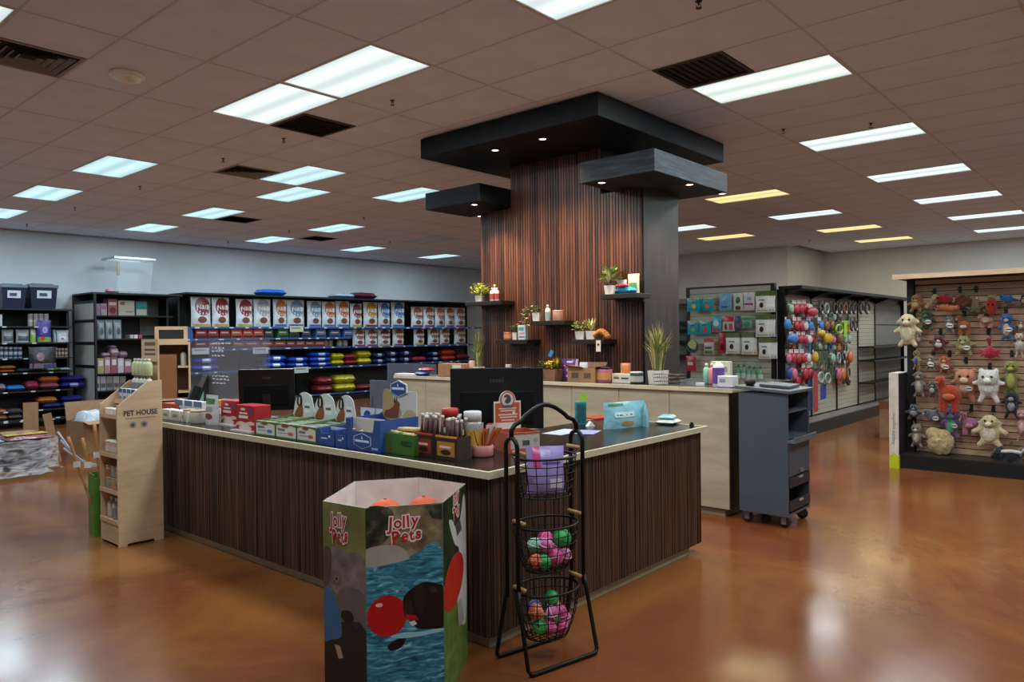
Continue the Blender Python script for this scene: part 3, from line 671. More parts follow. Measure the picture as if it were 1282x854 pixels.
def jar(name, label, cat, loc, r, h, body, lid=None, lidh=.2, label_c=None, group=None, n=14, neck=1.0, rz=0):
    t = thing(name, label, cat, loc, rz, group)
    bh = h*(1-lidh) if lid else h
    prof = [(r*.93, 0), (r, .006), (r, bh*.9), (r*neck*.98, bh)]
    obj('body', MB().lathe(prof, n), body if not isinstance(body, str) else col(body, .35), t, True)
    if lid: obj('lid', MB().lathe([(r*neck, bh), (r*neck, h-.003), (r*neck*.9, h)], n), col(lid, .4), t, True)
    if label_c: obj('label_band', MB().lathe([(r+.0008, bh*.2), (r+.0008, bh*.75)], n, cap=False), card(label_c), t, True)
    return t
def bottle(name, label, cat, loc, r, h, body, cap, label_c=None, group=None, n=14, shoulder=.68, lr=(.12, .55)):
    t = thing(name, label, cat, loc, 0, group)
    obj('body', MB().lathe([(r*.9, 0), (r, h*.03), (r, h*shoulder), (r*.75, h*(shoulder+.09)), (r*.4, h*(shoulder+.15)), (r*.38, h*.86)], n), body if not isinstance(body, str) else col(body, .3), t, True)
    obj('cap', MB().lathe([(r*.45, h*.85), (r*.45, h*.98), (r*.35, h)], n), col(cap, .4), t, True)
    if label_c: obj('label_band', MB().lathe([(r+.0008, h*lr[0]), (r+.0008, h*lr[1])], n, cap=False), card(label_c), t, True)
    return t
def onX(px0, px1, pyt, pyb, X, Z=None):
    a = PX(px0, pyb, X); c = PX(px1, pyb, X); zb = PX((px0+px1)/2, pyb, X).z if Z is None else Z
    return Vector((X, (a.y+c.y)/2, zb)), abs(a.y-c.y), PX((px0+px1)/2, pyt, X).z-zb
def onY(px0, px1, pyt, pyb, Y, Z=None):
    a = PY(px0, (pyt+pyb)/2, Y); c = PY(px1, (pyt+pyb)/2, Y); zb = PY((px0+px1)/2, pyb, Y).z if Z is None else Z
    return Vector(((a.x+c.x)/2, Y, zb)), abs(a.x-c.x), PY((px0+px1)/2, pyt, Y).z-zb
MX = -PI/2      # rotation of things that face -x
# ------------------------------------------------------------------ hexagonal cardboard ball bin
HX = [(1.92,2.80),(1.95,2.54),(2.227,2.36),(2.588,2.577),(2.559,2.882),(2.287,3.06)]
hc = Vector((sum(p[0] for p in HX)/6, sum(p[1] for p in HX)/6, 0)); BH = .862
binT = thing('cardboard_dump_bin', 'hexagonal cardboard dump bin printed with swimming dogs in front of the counter', 'bin', hc)
panels = []
for k in range(6):
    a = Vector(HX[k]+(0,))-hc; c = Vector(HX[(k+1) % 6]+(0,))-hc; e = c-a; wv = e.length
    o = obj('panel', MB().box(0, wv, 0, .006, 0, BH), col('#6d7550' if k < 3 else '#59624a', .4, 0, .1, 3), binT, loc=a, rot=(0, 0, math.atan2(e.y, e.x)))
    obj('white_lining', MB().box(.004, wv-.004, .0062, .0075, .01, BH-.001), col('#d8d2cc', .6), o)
    panels.append((o, wv))
obj('base', MB().prism([((x-hc.x)*.97, (y-hc.y)*.97) for x, y in HX], .0, .01, 'z'), KRAFT, binT)
obj('false_floor', MB().prism([((x-hc.x)*.955, (y-hc.y)*.955) for x, y in HX], .627, .633, 'z'), col('#d8d2cc', .7), binT)
def smooth(pts, n=4):
    out = []; k = len(pts)
    for i in range(k):
        p0, p1, p2, p3 = [Vector(pts[(i+d) % k]) for d in (-1, 0, 1, 2)]
        for q in range(n):
            t = q/n; out.append(tuple(.5*((2*p1)+(p2-p0)*t+(2*p0-5*p1+4*p2-p3)*t*t+(3*p1-p0-3*p2+p3)*t**3)))
    return out
def prnt(name, pan, pts, mat, k=0):
    if 4 < len(pts) < 16:
        W_ = max(v.co.x for v in pan.data.vertices)-.001; pts = [(min(W_, max(.001, x)), max(.002, z)) for x, z in smooth(pts, 4)]
    return decal(name, pts, mat, pan, 0, .0004+.0003*k)
# water, rocks: procedural print inks
wm, nt, b = new_mat('printed_water'); tc = N(nt, 'ShaderNodeTexCoord'); mp = N(nt, 'ShaderNodeMapping'); mp.inputs['Scale'].default_value = (5, 1, 22); nt.links.new(tc.outputs['Object'], mp.inputs[0])
nz = N(nt, 'ShaderNodeTexNoise'); nz.inputs['Scale'].default_value = 2.2; nz.inputs['Detail'].default_value = 5; nz.inputs['Distortion'].default_value = 1.5; nt.links.new(mp.outputs[0], nz.inputs['Vector'])
r = ramp(nt, [(.3, '#123f55'), (.48, '#2a7690'), (.6, '#4d9db3'), (.72, '#a7d3dc')]); nt.links.new(nz.outputs['Fac'], r.inputs['Fac']); nt.links.new(r.outputs['Color'], b.inputs['Base Color']); b.inputs['Roughness'].default_value = .35
def blotch(name, stops, sc):
    m, nt, b = new_mat(name); tc = N(nt, 'ShaderNodeTexCoord'); nz = N(nt, 'ShaderNodeTexNoise'); nz.inputs['Scale'].default_value = sc; nz.inputs['Detail'].default_value = 5
    nt.links.new(tc.outputs['Object'], nz.inputs['Vector']); r = ramp(nt, stops); nt.links.new(nz.outputs['Fac'], r.inputs['Fac']); nt.links.new(r.outputs['Color'], b.inputs['Base Color']); b.inputs['Roughness'].default_value = .38; return m
rockm = blotch('printed_rock', [(.3, '#3a3226'), (.5, '#7d6d54'), (.7, '#b09c7c')], 14); bushm = blotch('printed_bush', [(.35, '#12150d'), (.55, '#33382a'), (.7, '#6a6550')], 22)
olivem = blotch('printed_meadow', [(.3, '#4c5229'), (.55, '#7b7d46'), (.75, '#9c9560')], 4); grassm = blotch('printed_grass', [(.3, '#39571f'), (.6, '#5f8433'), (.8, '#86a34f')], 16)
darkgm = blotch('printed_hedge', [(.35, '#0f1d10'), (.7, '#2f4a22')], 8)
redm = col('#b3161c', .3, 0, .12, 8); greydog = blotch('printed_weimaraner', [(.3, '#5d5250'), (.6, '#8b7d7a'), (.8, '#a99b97')], 12)
def mapper(x0, x1, wv, ztop):
    return lambda pts: [((zx-x0)/(x1-x0)*wv, BH-(zy-ztop)/3.116*.00326) for zx, zy in pts]
# front panel
P1, w1 = panels[1]; f = mapper(208, 512, w1, 172)
prnt('photo_rock', P1, rect(.002, w1-.002, .60, BH-.004), rockm, 0)
prnt('photo_bush', P1, f([(210,178),(300,178),(320,230),(295,300),(250,330),(210,335)]), bushm, 1)
prnt('photo_bush', P1, f([(440,180),(510,176),(510,240),(470,235)]), bushm, 1)
prnt('photo_stone', P1, f([(209,340),(300,328),(350,345),(378,385),(330,402),(209,408)]), col('#a39b90', .4), 2)
prnt('photo_water', P1, [(.002, .003), (w1-.002, .003), (w1-.002, .655), (w1*.55, .64), (.002, .615)], wm, 1)
prnt('photo_red_ball', P1, f([(288+78*math.cos(a), 615+84*math.sin(a)) for a in [-2*PI*i/24 for i in range(24)]]), redm, 3)
prnt('photo_ball_shine', P1, f([(258+14*math.cos(a), 568+8*math.sin(a)) for a in [-2*PI*i/12 for i in range(12)]]), col('#e7b9b4', .3), 4)
blkd = col('#0d0d10', .35, 0, .3, 15)
prnt('photo_black_dog', P1, f([(350,560),(365,530),(400,505),(440,492),(490,505),(511,530),(511,680),(470,688),(410,680),(385,655),(360,620)]), blkd, 4)
prnt('photo_black_dog', P1, f([(290,735),(330,712),(360,715),(340,750),(300,757)]), blkd, 4)
prnt('photo_muzzle', P1, f([(352,575),(380,560),(392,620),(375,640),(356,620)]), col('#2a1a18', .4), 5)
prnt('photo_red_ball', P1, f([(360,615),(400,625),(412,645),(365,640)]), redm, 6)
prnt('photo_dog_ear', P1, f([(395,520),(425,500),(440,560),(425,620),(400,600)]), col('#1d1b1f', .3), 5)
prnt('photo_dog_glint', P1, f([(450,520),(475,515),(490,535),(465,540)]), col('#2d2c33', .3), 5)
prnt('photo_splash', P1, f([(300,700),(360,690),(420,695),(500,690),(511,700),(420,712),(340,712)]), col('#8fc0cc', .4), 5)
prnt('photo_foam', P1, f([(372,650),(395,645),(405,660),(385,668)]), col('#d9dfe0', .4), 6)
# left panel
P0, w0 = panels[0]; f = mapper(43, 207, w0, 145)
prnt('photo_meadow', P0, rect(.002, w0-.002, .003, BH-.004), olivem, 0)
prnt('photo_dog', P0, f([(60,340),(90,328),(140,335),(206,360),(206,640),(150,640),(118,600),(95,520),(62,500),(48,460),(50,380)]), greydog, 1)
prnt('photo_dog_ear', P0, f([(46,350),(66,332),(76,360),(70,470),(52,510),(46,500)]), col('#5b4a45', .4), 2)
prnt('photo_dog_muzzle', P0, f([(100,520),(140,480),(205,500),(206,640),(140,640),(112,610)]), col('#6d625f', .4), 2)
prnt('photo_dog_nose', P0, f([(118,585),(150,578),(160,610),(130,630),(112,610)]), col('#1b1718', .3), 3)
prnt('photo_dog_eye', P0, f([(85,455),(95,445),(106,458),(95,475)]), col('#a08456', .3), 3)
prnt('photo_dark_coat', P0, f([(100,640),(206,640),(206,1010),(46,1010),(46,720),(95,690)]), col('#24211f', .4), 2)
prnt('photo_blue_toy', P0, f([(46,515),(80,520),(105,600),(112,690),(70,720),(46,720)]), col('#3c6d9c', .4), 3)
prnt('photo_paw', P0, f([(85,735),(105,735),(118,780),(100,790)]), col('#b99a80', .4), 4)
prnt('photo_dog_brow', P0, f([(70,430),(95,425),(115,450),(110,480),(85,485),(70,465)]), col('#6f6360', .4), 2)
prnt('photo_dog_pupil', P0, f([(90,455),(96,450),(101,458),(96,466)]), BLACK, 4)
# right panel
P2, w2 = panels[2]; f = mapper(512, 600, w2, 150)
prnt('photo_hedge', P2, rect(.002, w2-.002, .003, BH-.004), darkgm, 0)
prnt('photo_grass', P2, [(.002, .003), (w2-.002, .003), (w2-.002, .40), (.002, .50)], grassm, 1)
prnt('photo_white_dog', P2, f([(533,255),(545,260),(556,300),(575,285),(590,190),(597,300),(596,740),(575,760),(560,640),(570,430),(552,370)]), col('#c9c7c2', .4), 2)
prnt('photo_dog_patch', P2, f([(556,300),(575,290),(580,340),(562,350)]), col('#4a4643', .4), 3)
prnt('photo_red_ball', P2, f([(549+37*math.cos(a), 530+108*math.sin(a)-20*math.cos(a)) for a in [-2*PI*i/24 for i in range(24)]]), col('#c22a1c', .3, 0, .15, 6), 4)
prnt('photo_dog_leg', P2, f([(560,640),(575,640),(585,760),(565,760)]), col('#9a978f', .4), 4)
LOGO = [('J',.0,0,1.35,-.06),('o',.72,.08,1.2,.05),('l',1.25,.24,1.25,0),('l',1.62,.28,1.25,.06),('y',2.2,.05,1.25,-.04),('P',.55,-1.05,1.3,.08),('e',1.32,-1.1,1.2,-.1),('t',1.92,-.98,1.2,.06),('s',2.5,-.98,1.25,-.08)]
def logo(pan, cx, cz, s, sq=1.0, k=.003):
    for ch, lx, lz, sc, rt in LOGO:
        me, tw, th, ox, oy = text_mesh(ch, 0, 0.05)
        for q, (bold, c, dy) in enumerate(((.1, '#e9dfdc', k), (.025, '#b5121b', k+.0006))):
            me, tw, th, ox, oy = text_mesh(ch, 0, bold)
            text(ch, card(c), pan, (cx+(lx-1.25)*s*sq, -dy, cz+(lz+.35)*s), tw*s*sc*1.05*sq, th*s*sc*1.15, '-y', rt, bold, 'logo_letter' if q else 'logo_outline')
z6 = lambda zy, ztop: BH-(zy-ztop)/3.116*.00326
logo(P1, w1*.49, z6(266, 172), .049)
logo(P0, w0*.39, z6(245, 145), .056, .66)
logo(P2, w2*.52, z6(205, 150), .055, .75)
bm = [col('#d2541f', .6), col('#c8471a', .6)]
for k, (x, y, rr) in enumerate([(.05,.16,.085),(.24,.03,.085),(-.2,.12,.085),(.1,-.14,.085),(-.14,-.1,.085)]):
    t = thing('rubber_ball', ['orange ball at the far side','orange ball to the right','orange ball at the left rim','orange ball at the near side','orange ball in the middle'][k]+' inside the dump bin', 'ball', hc+Vector((x*.8, y*.8, .633)), 0, 'balls in the dump bin')
    obj('shell', MB().ell((0,0,rr), (rr,rr,rr), 16, 10), bm[k % 2], t, True); obj('valve', MB().lathe([(.008,0),(.008,.003)], 8, cz=2*rr-.002), BLACK, t)
# ------------------------------------------------------------------ wire rack with three baskets
RA = -.21; rc = Vector((2.863, 2.300, 0))
rack = thing('wire_basket_rack', 'black wire rack with three hanging baskets at the counter corner', 'rack', rc, RA)
IRON = col('#15130f', .42, .5)
a = .205
def arc(c, r0, t0, t1, n, pl='yz'):
    out = []
    for i in range(n+1):
        t_ = t0+(t1-t0)*i/n
        out.append((c[0], c[1]+r0*math.cos(t_), c[2]+r0*math.sin(t_)) if pl == 'yz' else (c[0]+r0*math.cos(t_), c[1], c[2]+r0*math.sin(t_)))
    return out
for sx in (-1, 1):
    x = sx*a
    obj('side_frame', MB().tube([(x, -.045, .33)]+arc((x, 0, 1.04), .045, PI, 0, 8)[0:0]+[(x, -.045, 1.03)]+arc((x, 0, 1.05), .045, PI, 0, 8)+[(x, .045, 1.03), (x, .045, .33)], .011, 8), IRON, rack, True)
ap = [(-a, 0, 1.09), (-a, 0, 1.13), (-a+.02, 0, 1.155), (-a+.06, 0, 1.17)]+[(-.13+.26*i/10, 0, 1.185+.055*math.sin(PI*i/10)) for i in range(11)]+[(a-.06, 0, 1.17), (a-.02, 0, 1.155), (a, 0, 1.13), (a, 0, 1.09)]
obj('arch', MB().tube(ap, .012, 8), IRON, rack, True)
for sy, dx in ((-1, 0), (1, 0)):
    o = obj('base_loop', MB().tube([(-a, sy*.045, .38), (-a-.005, sy*.06, .3), (-a-.01, sy*.125, .03), (-a+.005, sy*.132, .012), (-a+.03, sy*.132, .011), (a-.03, sy*.132, .011), (a-.005, sy*.132, .012), (a+.01, sy*.125, .03), (a+.005, sy*.06, .3), (a, sy*.045, .38)], .0105, 8), IRON, rack, True)
def ring(rx, ry, z, n=28): return [(rx*math.cos(2*PI*i/n), ry*math.sin(2*PI*i/n), z) for i in range(n)]
baskets = []
for k, (zt, zb, rt, rb) in enumerate(((.99, .80, .165, .135), (.66, .44, .17, .11), (.345, .115, .17, .11))):
    mb = MB(); mb.tube(ring(rt, rt*.8, zt), .006, 6, True)
    for q in range(1, 5):
        s = q/5; rr = rb+(rt-rb)*(1-s**(1.2 if k == 0 else 2)); mb.tube(ring(rr, rr*.8, zt+(zb-zt)*s), .0026, 5, True)
    mb.tube(ring(rb, rb*.8, zb), .004, 5, True)
    for i in range(18):
        an = 2*PI*i/18; pts = []
        for q in range(6):
            s = q/5; rr = rb+(rt-rb)*(1-s**(1.2 if k == 0 else 2)); pts.append((rr*math.cos(an), rr*.8*math.sin(an), zt+(zb-zt)*s))
        mb.tube(pts, .0024, 5)
    for i in range(-3, 4):
        yy = i*rb*.8/3.6; xx = rb*math.sqrt(max(0, 1-(yy/(rb*.8))**2)); mb.tube([(-xx, yy, zb), (xx, yy, zb)], .0024, 5); 
        x2 = i*rb/3.6; y2 = rb*.8*math.sqrt(max(0, 1-(x2/rb)**2)); mb.tube([(x2, -y2, zb), (x2, y2, zb)], .0024, 5)
    bo = obj('basket', mb, IRON, rack, True); baskets.append(bo)
    for sx in (-1, 1):
        obj('hook', MB().tube([(sx*rt, 0, zt), (sx*(rt+.02), 0, zt+.02), (sx*a, 0, zt+.03)], .005, 6), IRON, bo)
        obj('wooden_grip', MB().tube([(sx*(rt+.005), -.055, zt+.03), (sx*(rt+.005), .03, zt+.03)], .011, 8), col('#a87f52', .6), bo, True)
def rackpt(x, y, z): return rc+Vector((x*math.cos(RA)-y*math.sin(RA), x*math.sin(RA)+y*math.cos(RA), z))
BC = {'p': '#d83a86', 'g': '#43b95f', 'o': '#e2622c', 'l': '#c85a9a', 'v': '#6c6fae', 'm': '#7fb89a'}
def toyball(x, y, z, r, c, where, k):
    nm = {'p':'hot pink','g':'bright green','o':'orange','l':'pink patterned','v':'violet','m':'mint'}[c]
    t = thing('toy_ball', f'{nm} rubber ball, {ORD[k]} from the left in the {where} wire basket', 'ball', rackpt(x, y, z), random.uniform(0, 6), 'balls in the wire rack')
    obj('shell', MB().ell((0,0,0), (r,r,r), 18, 12), col(BC[c], .4, 0, .15, 30), t, True)
    mb = MB()
    for q in range(3):
        M_ = Matrix.Rotation(q*PI/3+.3, 3, 'X') @ Matrix.Rotation(q*1.1, 3, 'Y')
        mb.tube([M_ @ Vector((r*math.cos(2*PI*i/20), r*math.sin(2*PI*i/20), 0)) for i in range(20)], .0025, 4, True)
    obj('moulded_seam', mb, col({'p':'#f0a0c4','g':'#1f6b3f','o':'#f0b090','l':'#f2d2e4','v':'#2d2f66','m':'#d6efe2'}[c], .5), t, True)
for k, b_ in enumerate([(-.09,-.03,.495,.034,'o'),(-.055,.02,.555,.036,'m'),(-.05,-.045,.487,.036,'g'),(-.025,-.03,.56,.033,'l'),(.02,-.035,.497,.043,'p'),(.015,.025,.575,.04,'p'),(.085,-.02,.575,.047,'g'),(.075,.045,.5,.036,'p'),(.08,-.045,.497,.036,'l')]): toyball(*b_, 'middle', k)
for k, b_ in enumerate([(-.1,-.04,.255,.036,'o'),(-.085,-.05,.185,.037,'g'),(-.05,.03,.25,.034,'v'),(-.035,-.06,.17,.037,'p'),(-.02,-.065,.24,.033,'l'),(.01,-.03,.2,.04,'g'),(.0,.03,.17,.036,'o'),(.05,.02,.275,.036,'g'),(.055,-.03,.215,.04,'p'),(.045,-.055,.155,.033,'p'),(.1,-.02,.17,.034,'l'),(.09,.05,.22,.034,'o')]): toyball(*b_, 'bottom', k)
t = pouch('treat_pouch', 'lavender flat pouch leaning in the top wire basket', 'pouch', rackpt(-.02, -.03, .815), RA-.5, .19, .225, .05, '#a99ad8', (('pink_stripe', 'rect', (-.7,-.3,.55,1), '#d14d8e'), ('white_print', 'rect', (.2,.85,.1,.3), '#e6e2f2'), ('dark_line','rect',(-.2,.8,.62,.66),'#5b4f8a')), 'pillow', None, -.12)
# ------------------------------------------------------------------ PET HOUSE wooden display
px_, py_ = 2.29, 6.0; PHY = .345
ph = thing('candle_display', 'pale wooden candle display stand lettered on its side at the end of the counter', 'display stand', (px_, py_, 0))
prof = [(0,0),(.34,0),(.34,1.262),(.23,1.255),(.015,1.085),(0,1.085)]
for yy in (0, PHY-.014):
    o = obj('side_panel', MB().prism([p for p in prof], yy, yy+.014, 'y'), PINEW, ph)
    if yy == 0:
        text('PET HOUSE', card('#2f2a3a'), o, (.175, -.0012, 1.018), .255, .042, '-y', 0, .03); 
        mb = MB()
        for i in range(26): mb.box(.06+i*.0088, .0655+i*.0088, -.001, 0, .972+.002*(i % 3 == 0), .98-.001*(i % 2))
        obj('strapline', mb, card('#6a5f62'), o)['kind'] = 'stuff'
        for xx in (.115, .2): obj('round_badge', MB().prism([(xx+q*0+.026*math.cos(t_), .925+.024*math.sin(t_)) for t_ in [2*PI*i/16 for i in range(16)] for q in (0,)], -.001, 0, 'y'), card('#8b8088'), o); obj('badge_mark', MB().prism(ellp(xx, .925, .012, .012, 8), -.0018, -.001, 'y'), card('#4b4350'), o)
        obj('foot_slot', MB().prism([(.06,.0),(.27,.0),(.26,.018),(.07,.018)], -.001, 0, 'y'), BLACK, o)
obj('back_panel', MB().box(.326, .34, .014, PHY-.014, .02, 1.26), PINEW, ph)
obj('header_board', MB().box(.318, .33, .014, PHY-.03, 1.255, 1.585), PINEW, ph)
mb = MB()
for i, (z, n) in enumerate(((1.545, 9), (1.50, 14), (1.465, 10))):
    for q in range(n): mb.box(.3165, .318, .06+q*.2/n, .06+(q+.7)*.2/n, z-.008 if i else z-.012, z+.008 if i else z+.016)
obj('header_print', mb, card('#5d5348'), ph)['kind'] = 'stuff'
hz = lambda y: PX(137, y, 2.29).z
s1, s2, s3 = hz(569), hz(614), hz(651)
for z in (s1, s2, s3): obj('shelf', MB().box(.002, .326, .014, PHY-.014, z-.02, z), PINEW, ph); 
for z in (s1, s2, s3): obj('shelf_lip', MB().box(-.006, .002, .0, PHY, z-.02, z+.012), PINEW, ph)
obj('lower_panel', MB().box(0, .012, .014, PHY-.014, .02, s3-.02), PINEW, ph)
for k, (x0, x1, z) in enumerate(((.0, .11, .99), (.11, .22, 1.09), (.22, .318, 1.17))):
    o = obj('step_tray', MB().box(x0, x1, .014, PHY-.014, z-.012, z), PINEW, ph); obj('tray_lip', MB().box(x0, x0+.006, .014, PHY-.014, z, z+.02), PINEW, o)
obj('crossbar', MB().box(.3, .31, .02, PHY-.02, 1.41, 1.42), PINEW, ph)
rowc = ['top', 'second', 'third']
for k in range(4):
    y = py_+.05+k*.08
    jar('white_candle', f'short white candle tin on the lowest step of the wooden stand, {ORD[3-k]} from the left', 'candle', (px_+.055, y, .99), .033, .06, '#e9e4d6', '#f1efe8', .25, None, 'candles on the wooden stand')
    carton('blue_topped_box', f'small white box with blue top on the wooden stand, {ORD[3-k]} from the left', 'box', (px_+.14, y, 1.09), MX, .062, .105, .05, '#d9dde2', (('blue_band', rect(0,1,.7,1), '#4a5d94'), ('grey_print', rect(.2,.8,.25,.45), '#8a8790')), 'boxes on the wooden stand')
for k in range(5):
    y = py_+.045+k*.064
    bottle('spray_bottle', f'cream spray bottle on the top step of the wooden stand, {ORD[4-k]} from the left', 'bottle', (px_+.262, y, 1.17), .026, .125, '#d8d8cf', '#a9a59a', '#8f8f99', 'bottles on the wooden stand')
    bottle('cream_bottle', f'hanging pale green bottle under the stand crossbar, {ORD[4-k]} from the left', 'bottle', (px_+.262, y, 1.296), .027, .135, '#c9d0a5', '#e8ebe0', None, 'upper bottles on the wooden stand')
for k in range(3):
    y = py_+.07+k*.095
    jar('candle_jar', f'pinkish candle jar on the upper shelf of the wooden stand, {ORD[2-k]} from the left', 'candle', (px_+.055, y, s1), .043, .1, col('#c9a79b', .2), '#e7dcd2', .18, '#d9c9c0', 'candle jars in the wooden stand')
    for q in range(2):
        jar('candle_jar', f'{"lower" if q == 0 else "upper"} glass candle on the middle shelf of the stand, {ORD[2-k]} from the left', 'candle', (px_+.055, y, s2+q*.094), .041, .092, col('#9c9a94', .2), '#b08d5f', .16, ['#a85b2f','#c2895a','#8f8b86'][(k+q) % 3], 'candle jars in the wooden stand')
    bottle('room_spray', f'tall grey room spray on the bottom shelf of the wooden stand, {ORD[2-k]} from the left', 'bottle', (px_+.055, y, s3), .034, .165, '#b7b3ae', '#e6e4e0', ['#a9a29c','#8c857f','#c7bcb0'][k], 'sprays in the wooden stand')
# green box with walking sticks
gb = thing('green_box', 'open green cardboard box on the floor behind the wooden candle stand', 'box', (2.385, 6.56, 0), -.1)
for a_ in ((-.085,.085,-.085,-.08),(-.085,.085,.08,.085),(-.085,-.08,-.08,.08),(.08,.085,-.08,.08)): obj('side', MB().box(*a_, 0, .47 if a_[2] < 0 and a_[3] < 0 else .5), col('#4a8526', .5), gb)
obj('bottom', MB().box(-.08,.08,-.08,.08,0,.006), KRAFT, gb); obj('white_mark', MB().tube([(.0,-.086,.3),(.03,-.086,.28),(.03,-.086,.24),(.06,-.086,.26)], .003, 5), WHITE, gb)
STK = grainy('stick_wood', [(.3, '#a9733c'), (.7, '#cb975a')], (10, 10, 10), .6, .1)
for k, (dx, dy, h, lab) in enumerate(((-.2, .1, .80, 'leaning farthest left'), (-.12, .07, .78, 'in the middle'), (-.05, .05, .88, 'standing most upright'))):
    t = thing('walking_stick', f'knobbly wooden stick {lab} in the green box', 'stick', (2.385+.02*k-.02, 6.55+.015*k, .008), 0, 'wooden sticks in the green box')
    pts = [(dx*s, dy*s, h*s) for s in (0, .2, .4, .6, .8, .93, 1)]
    obj('shaft', MB().tube(pts, [.009,.01,.009,.011,.01,.015,.012], 8), STK, t, True)
    s = .72; obj('white_tag', MB().box(-.026,.026,-.02,-.018,-.024,.024).xf(Matrix.Translation((dx*s, dy*s, h*s)) @ Matrix.Rotation(-.5, 4, 'Z')), WHITE, t)
# ------------------------------------------------------------------ things on the front counter, left wing (facing -x)
def onc(px0, px1, pyt, pyb, X): return onX(px0, px1, pyt, pyb, X, ZT)
for k, (a, c) in enumerate(((202.5, 212), (214, 224), (225.5, 235))):
    p, w_, h_ = onc(a, c, 512, 528, 2.80)
    t = carton('cube_candle', f'white square candle jar with printed face on the counter, {ORD[k]} from the wooden stand', 'candle', p, MX, w_, .085, .085, '#dcdad2', (('grey_print', rect(.25,.75,.35,.62), '#8d8a80'),), 'square white candles')
    obj('wick', MB().tube([(0,.04,.085),(0,.04,.095)], .002, 5), BLACK, t)
for k, (a, c) in enumerate(((233, 241.5), (242.5, 254))):
    p, w_, h_ = onc(a, c, 512, 531, 2.84); jar('lidded_candle', ['smaller pale candle jar with wooden lid','larger pale candle jar with round wooden lid'][k]+' on the counter', 'candle', (2.84, p.y, ZT), (.047, .06)[k], .105, col('#c9c8bd', .2), '#b99a70', .14, None, 'wood-lidded candles', 18)
for k, (a, c) in enumerate(((219, 229), (231, 241), (242.5, 253))):
    p, w_, h_ = onc(a, c, 501, 525, 3.02); carton('soap_box', f'white and blue soap box standing behind the candles, {ORD[k]} from the left', 'box', p, MX, w_*.95, .14, .05, '#d6d8da', (('blue_band', rect(0,1,.66,1), '#5f7896'), ('red_print', rect(.15,.75,.36,.5), '#b5302a')), 'soap boxes on the counter')
p, w_, h_ = onc(202, 222, 507, 525, 3.0); carton('orange_tray', 'flat orange box behind the white candles', 'box', (3.0, p.y, ZT), MX, .3, .1, .16, '#b5502b')
p, w_, h_ = onc(251, 266, 495, 533, 2.82); pouch('treat_pouch', 'white and green stand-up treat pouch on the counter beside the candles', 'pouch', (2.87, p.y, ZT), MX, w_, h_, .07, '#d3d4d2', (('green_band','rect',(-.7,.7,.7,.88),'#2f7d4a'),('kibble_photo','oval',(0,.28,.6,.1),'#7a3b22'),('grey_print','rect',(-.5,.5,.45,.6),'#9aa0a0')))
p, w_, h_ = onc(267, 277, 500, 529, 2.95); 
t = thing('sachet_dispenser', 'clear stand of yellow and white sachets left of the red boxes', 'dispenser', (2.97, p.y, ZT), MX)
obj('back', MB().box(-w_/2, w_/2, .06, .064, 0, h_), col('#aeb4b8', .2), t)
for k in range(3): obj('sachet', MB().box(-w_/2+.004, w_/2-.004, 0, .058, .004+k*h_/3, (k+.86)*h_/3), card(['#c8c8c6','#d4d3cd','#c9a53a'][k]), t)
for k, (a, c, X) in enumerate(((277, 296, 2.92), (296, 318.5, 2.79))):
    p, w_, h_ = onc(a, c, 503, 538, X); h_ = .19
    t = carton('treat_box', ['red treat box, the farther of the two on the counter','red treat box with white script, the nearer of the two'][k], 'box', p, MX, w_, h_, .13, '#a8161d', (('blue_badge', rect(.72,.9,.72,.85), '#2d4a8c'), ('cream_wave', [(0,.30),(.25,.38),(.5,.33),(.8,.40),(1,.36),(1,.28),(.5,.2),(0,.22)], '#d9c3a4'), ('treat_photo', ellp(.5,.13,.34,.12), '#d8c9c0'), ('white_print', rect(.2,.62,.66,.72), '#e6d9d6'), ('white_print', rect(.17,.66,.5,.6), '#e6d9d6'), ('crown_mark', [(.3,.8),(.5,.8),(.5,.88),(.45,.84),(.4,.9),(.35,.84),(.3,.88)], '#e6d9d6')), 'red treat boxes')
    obj('front_ledge', MB().box(-w_/2, w_/2, -.05, 0, 0, .012), card('#c9c3bd'), t)
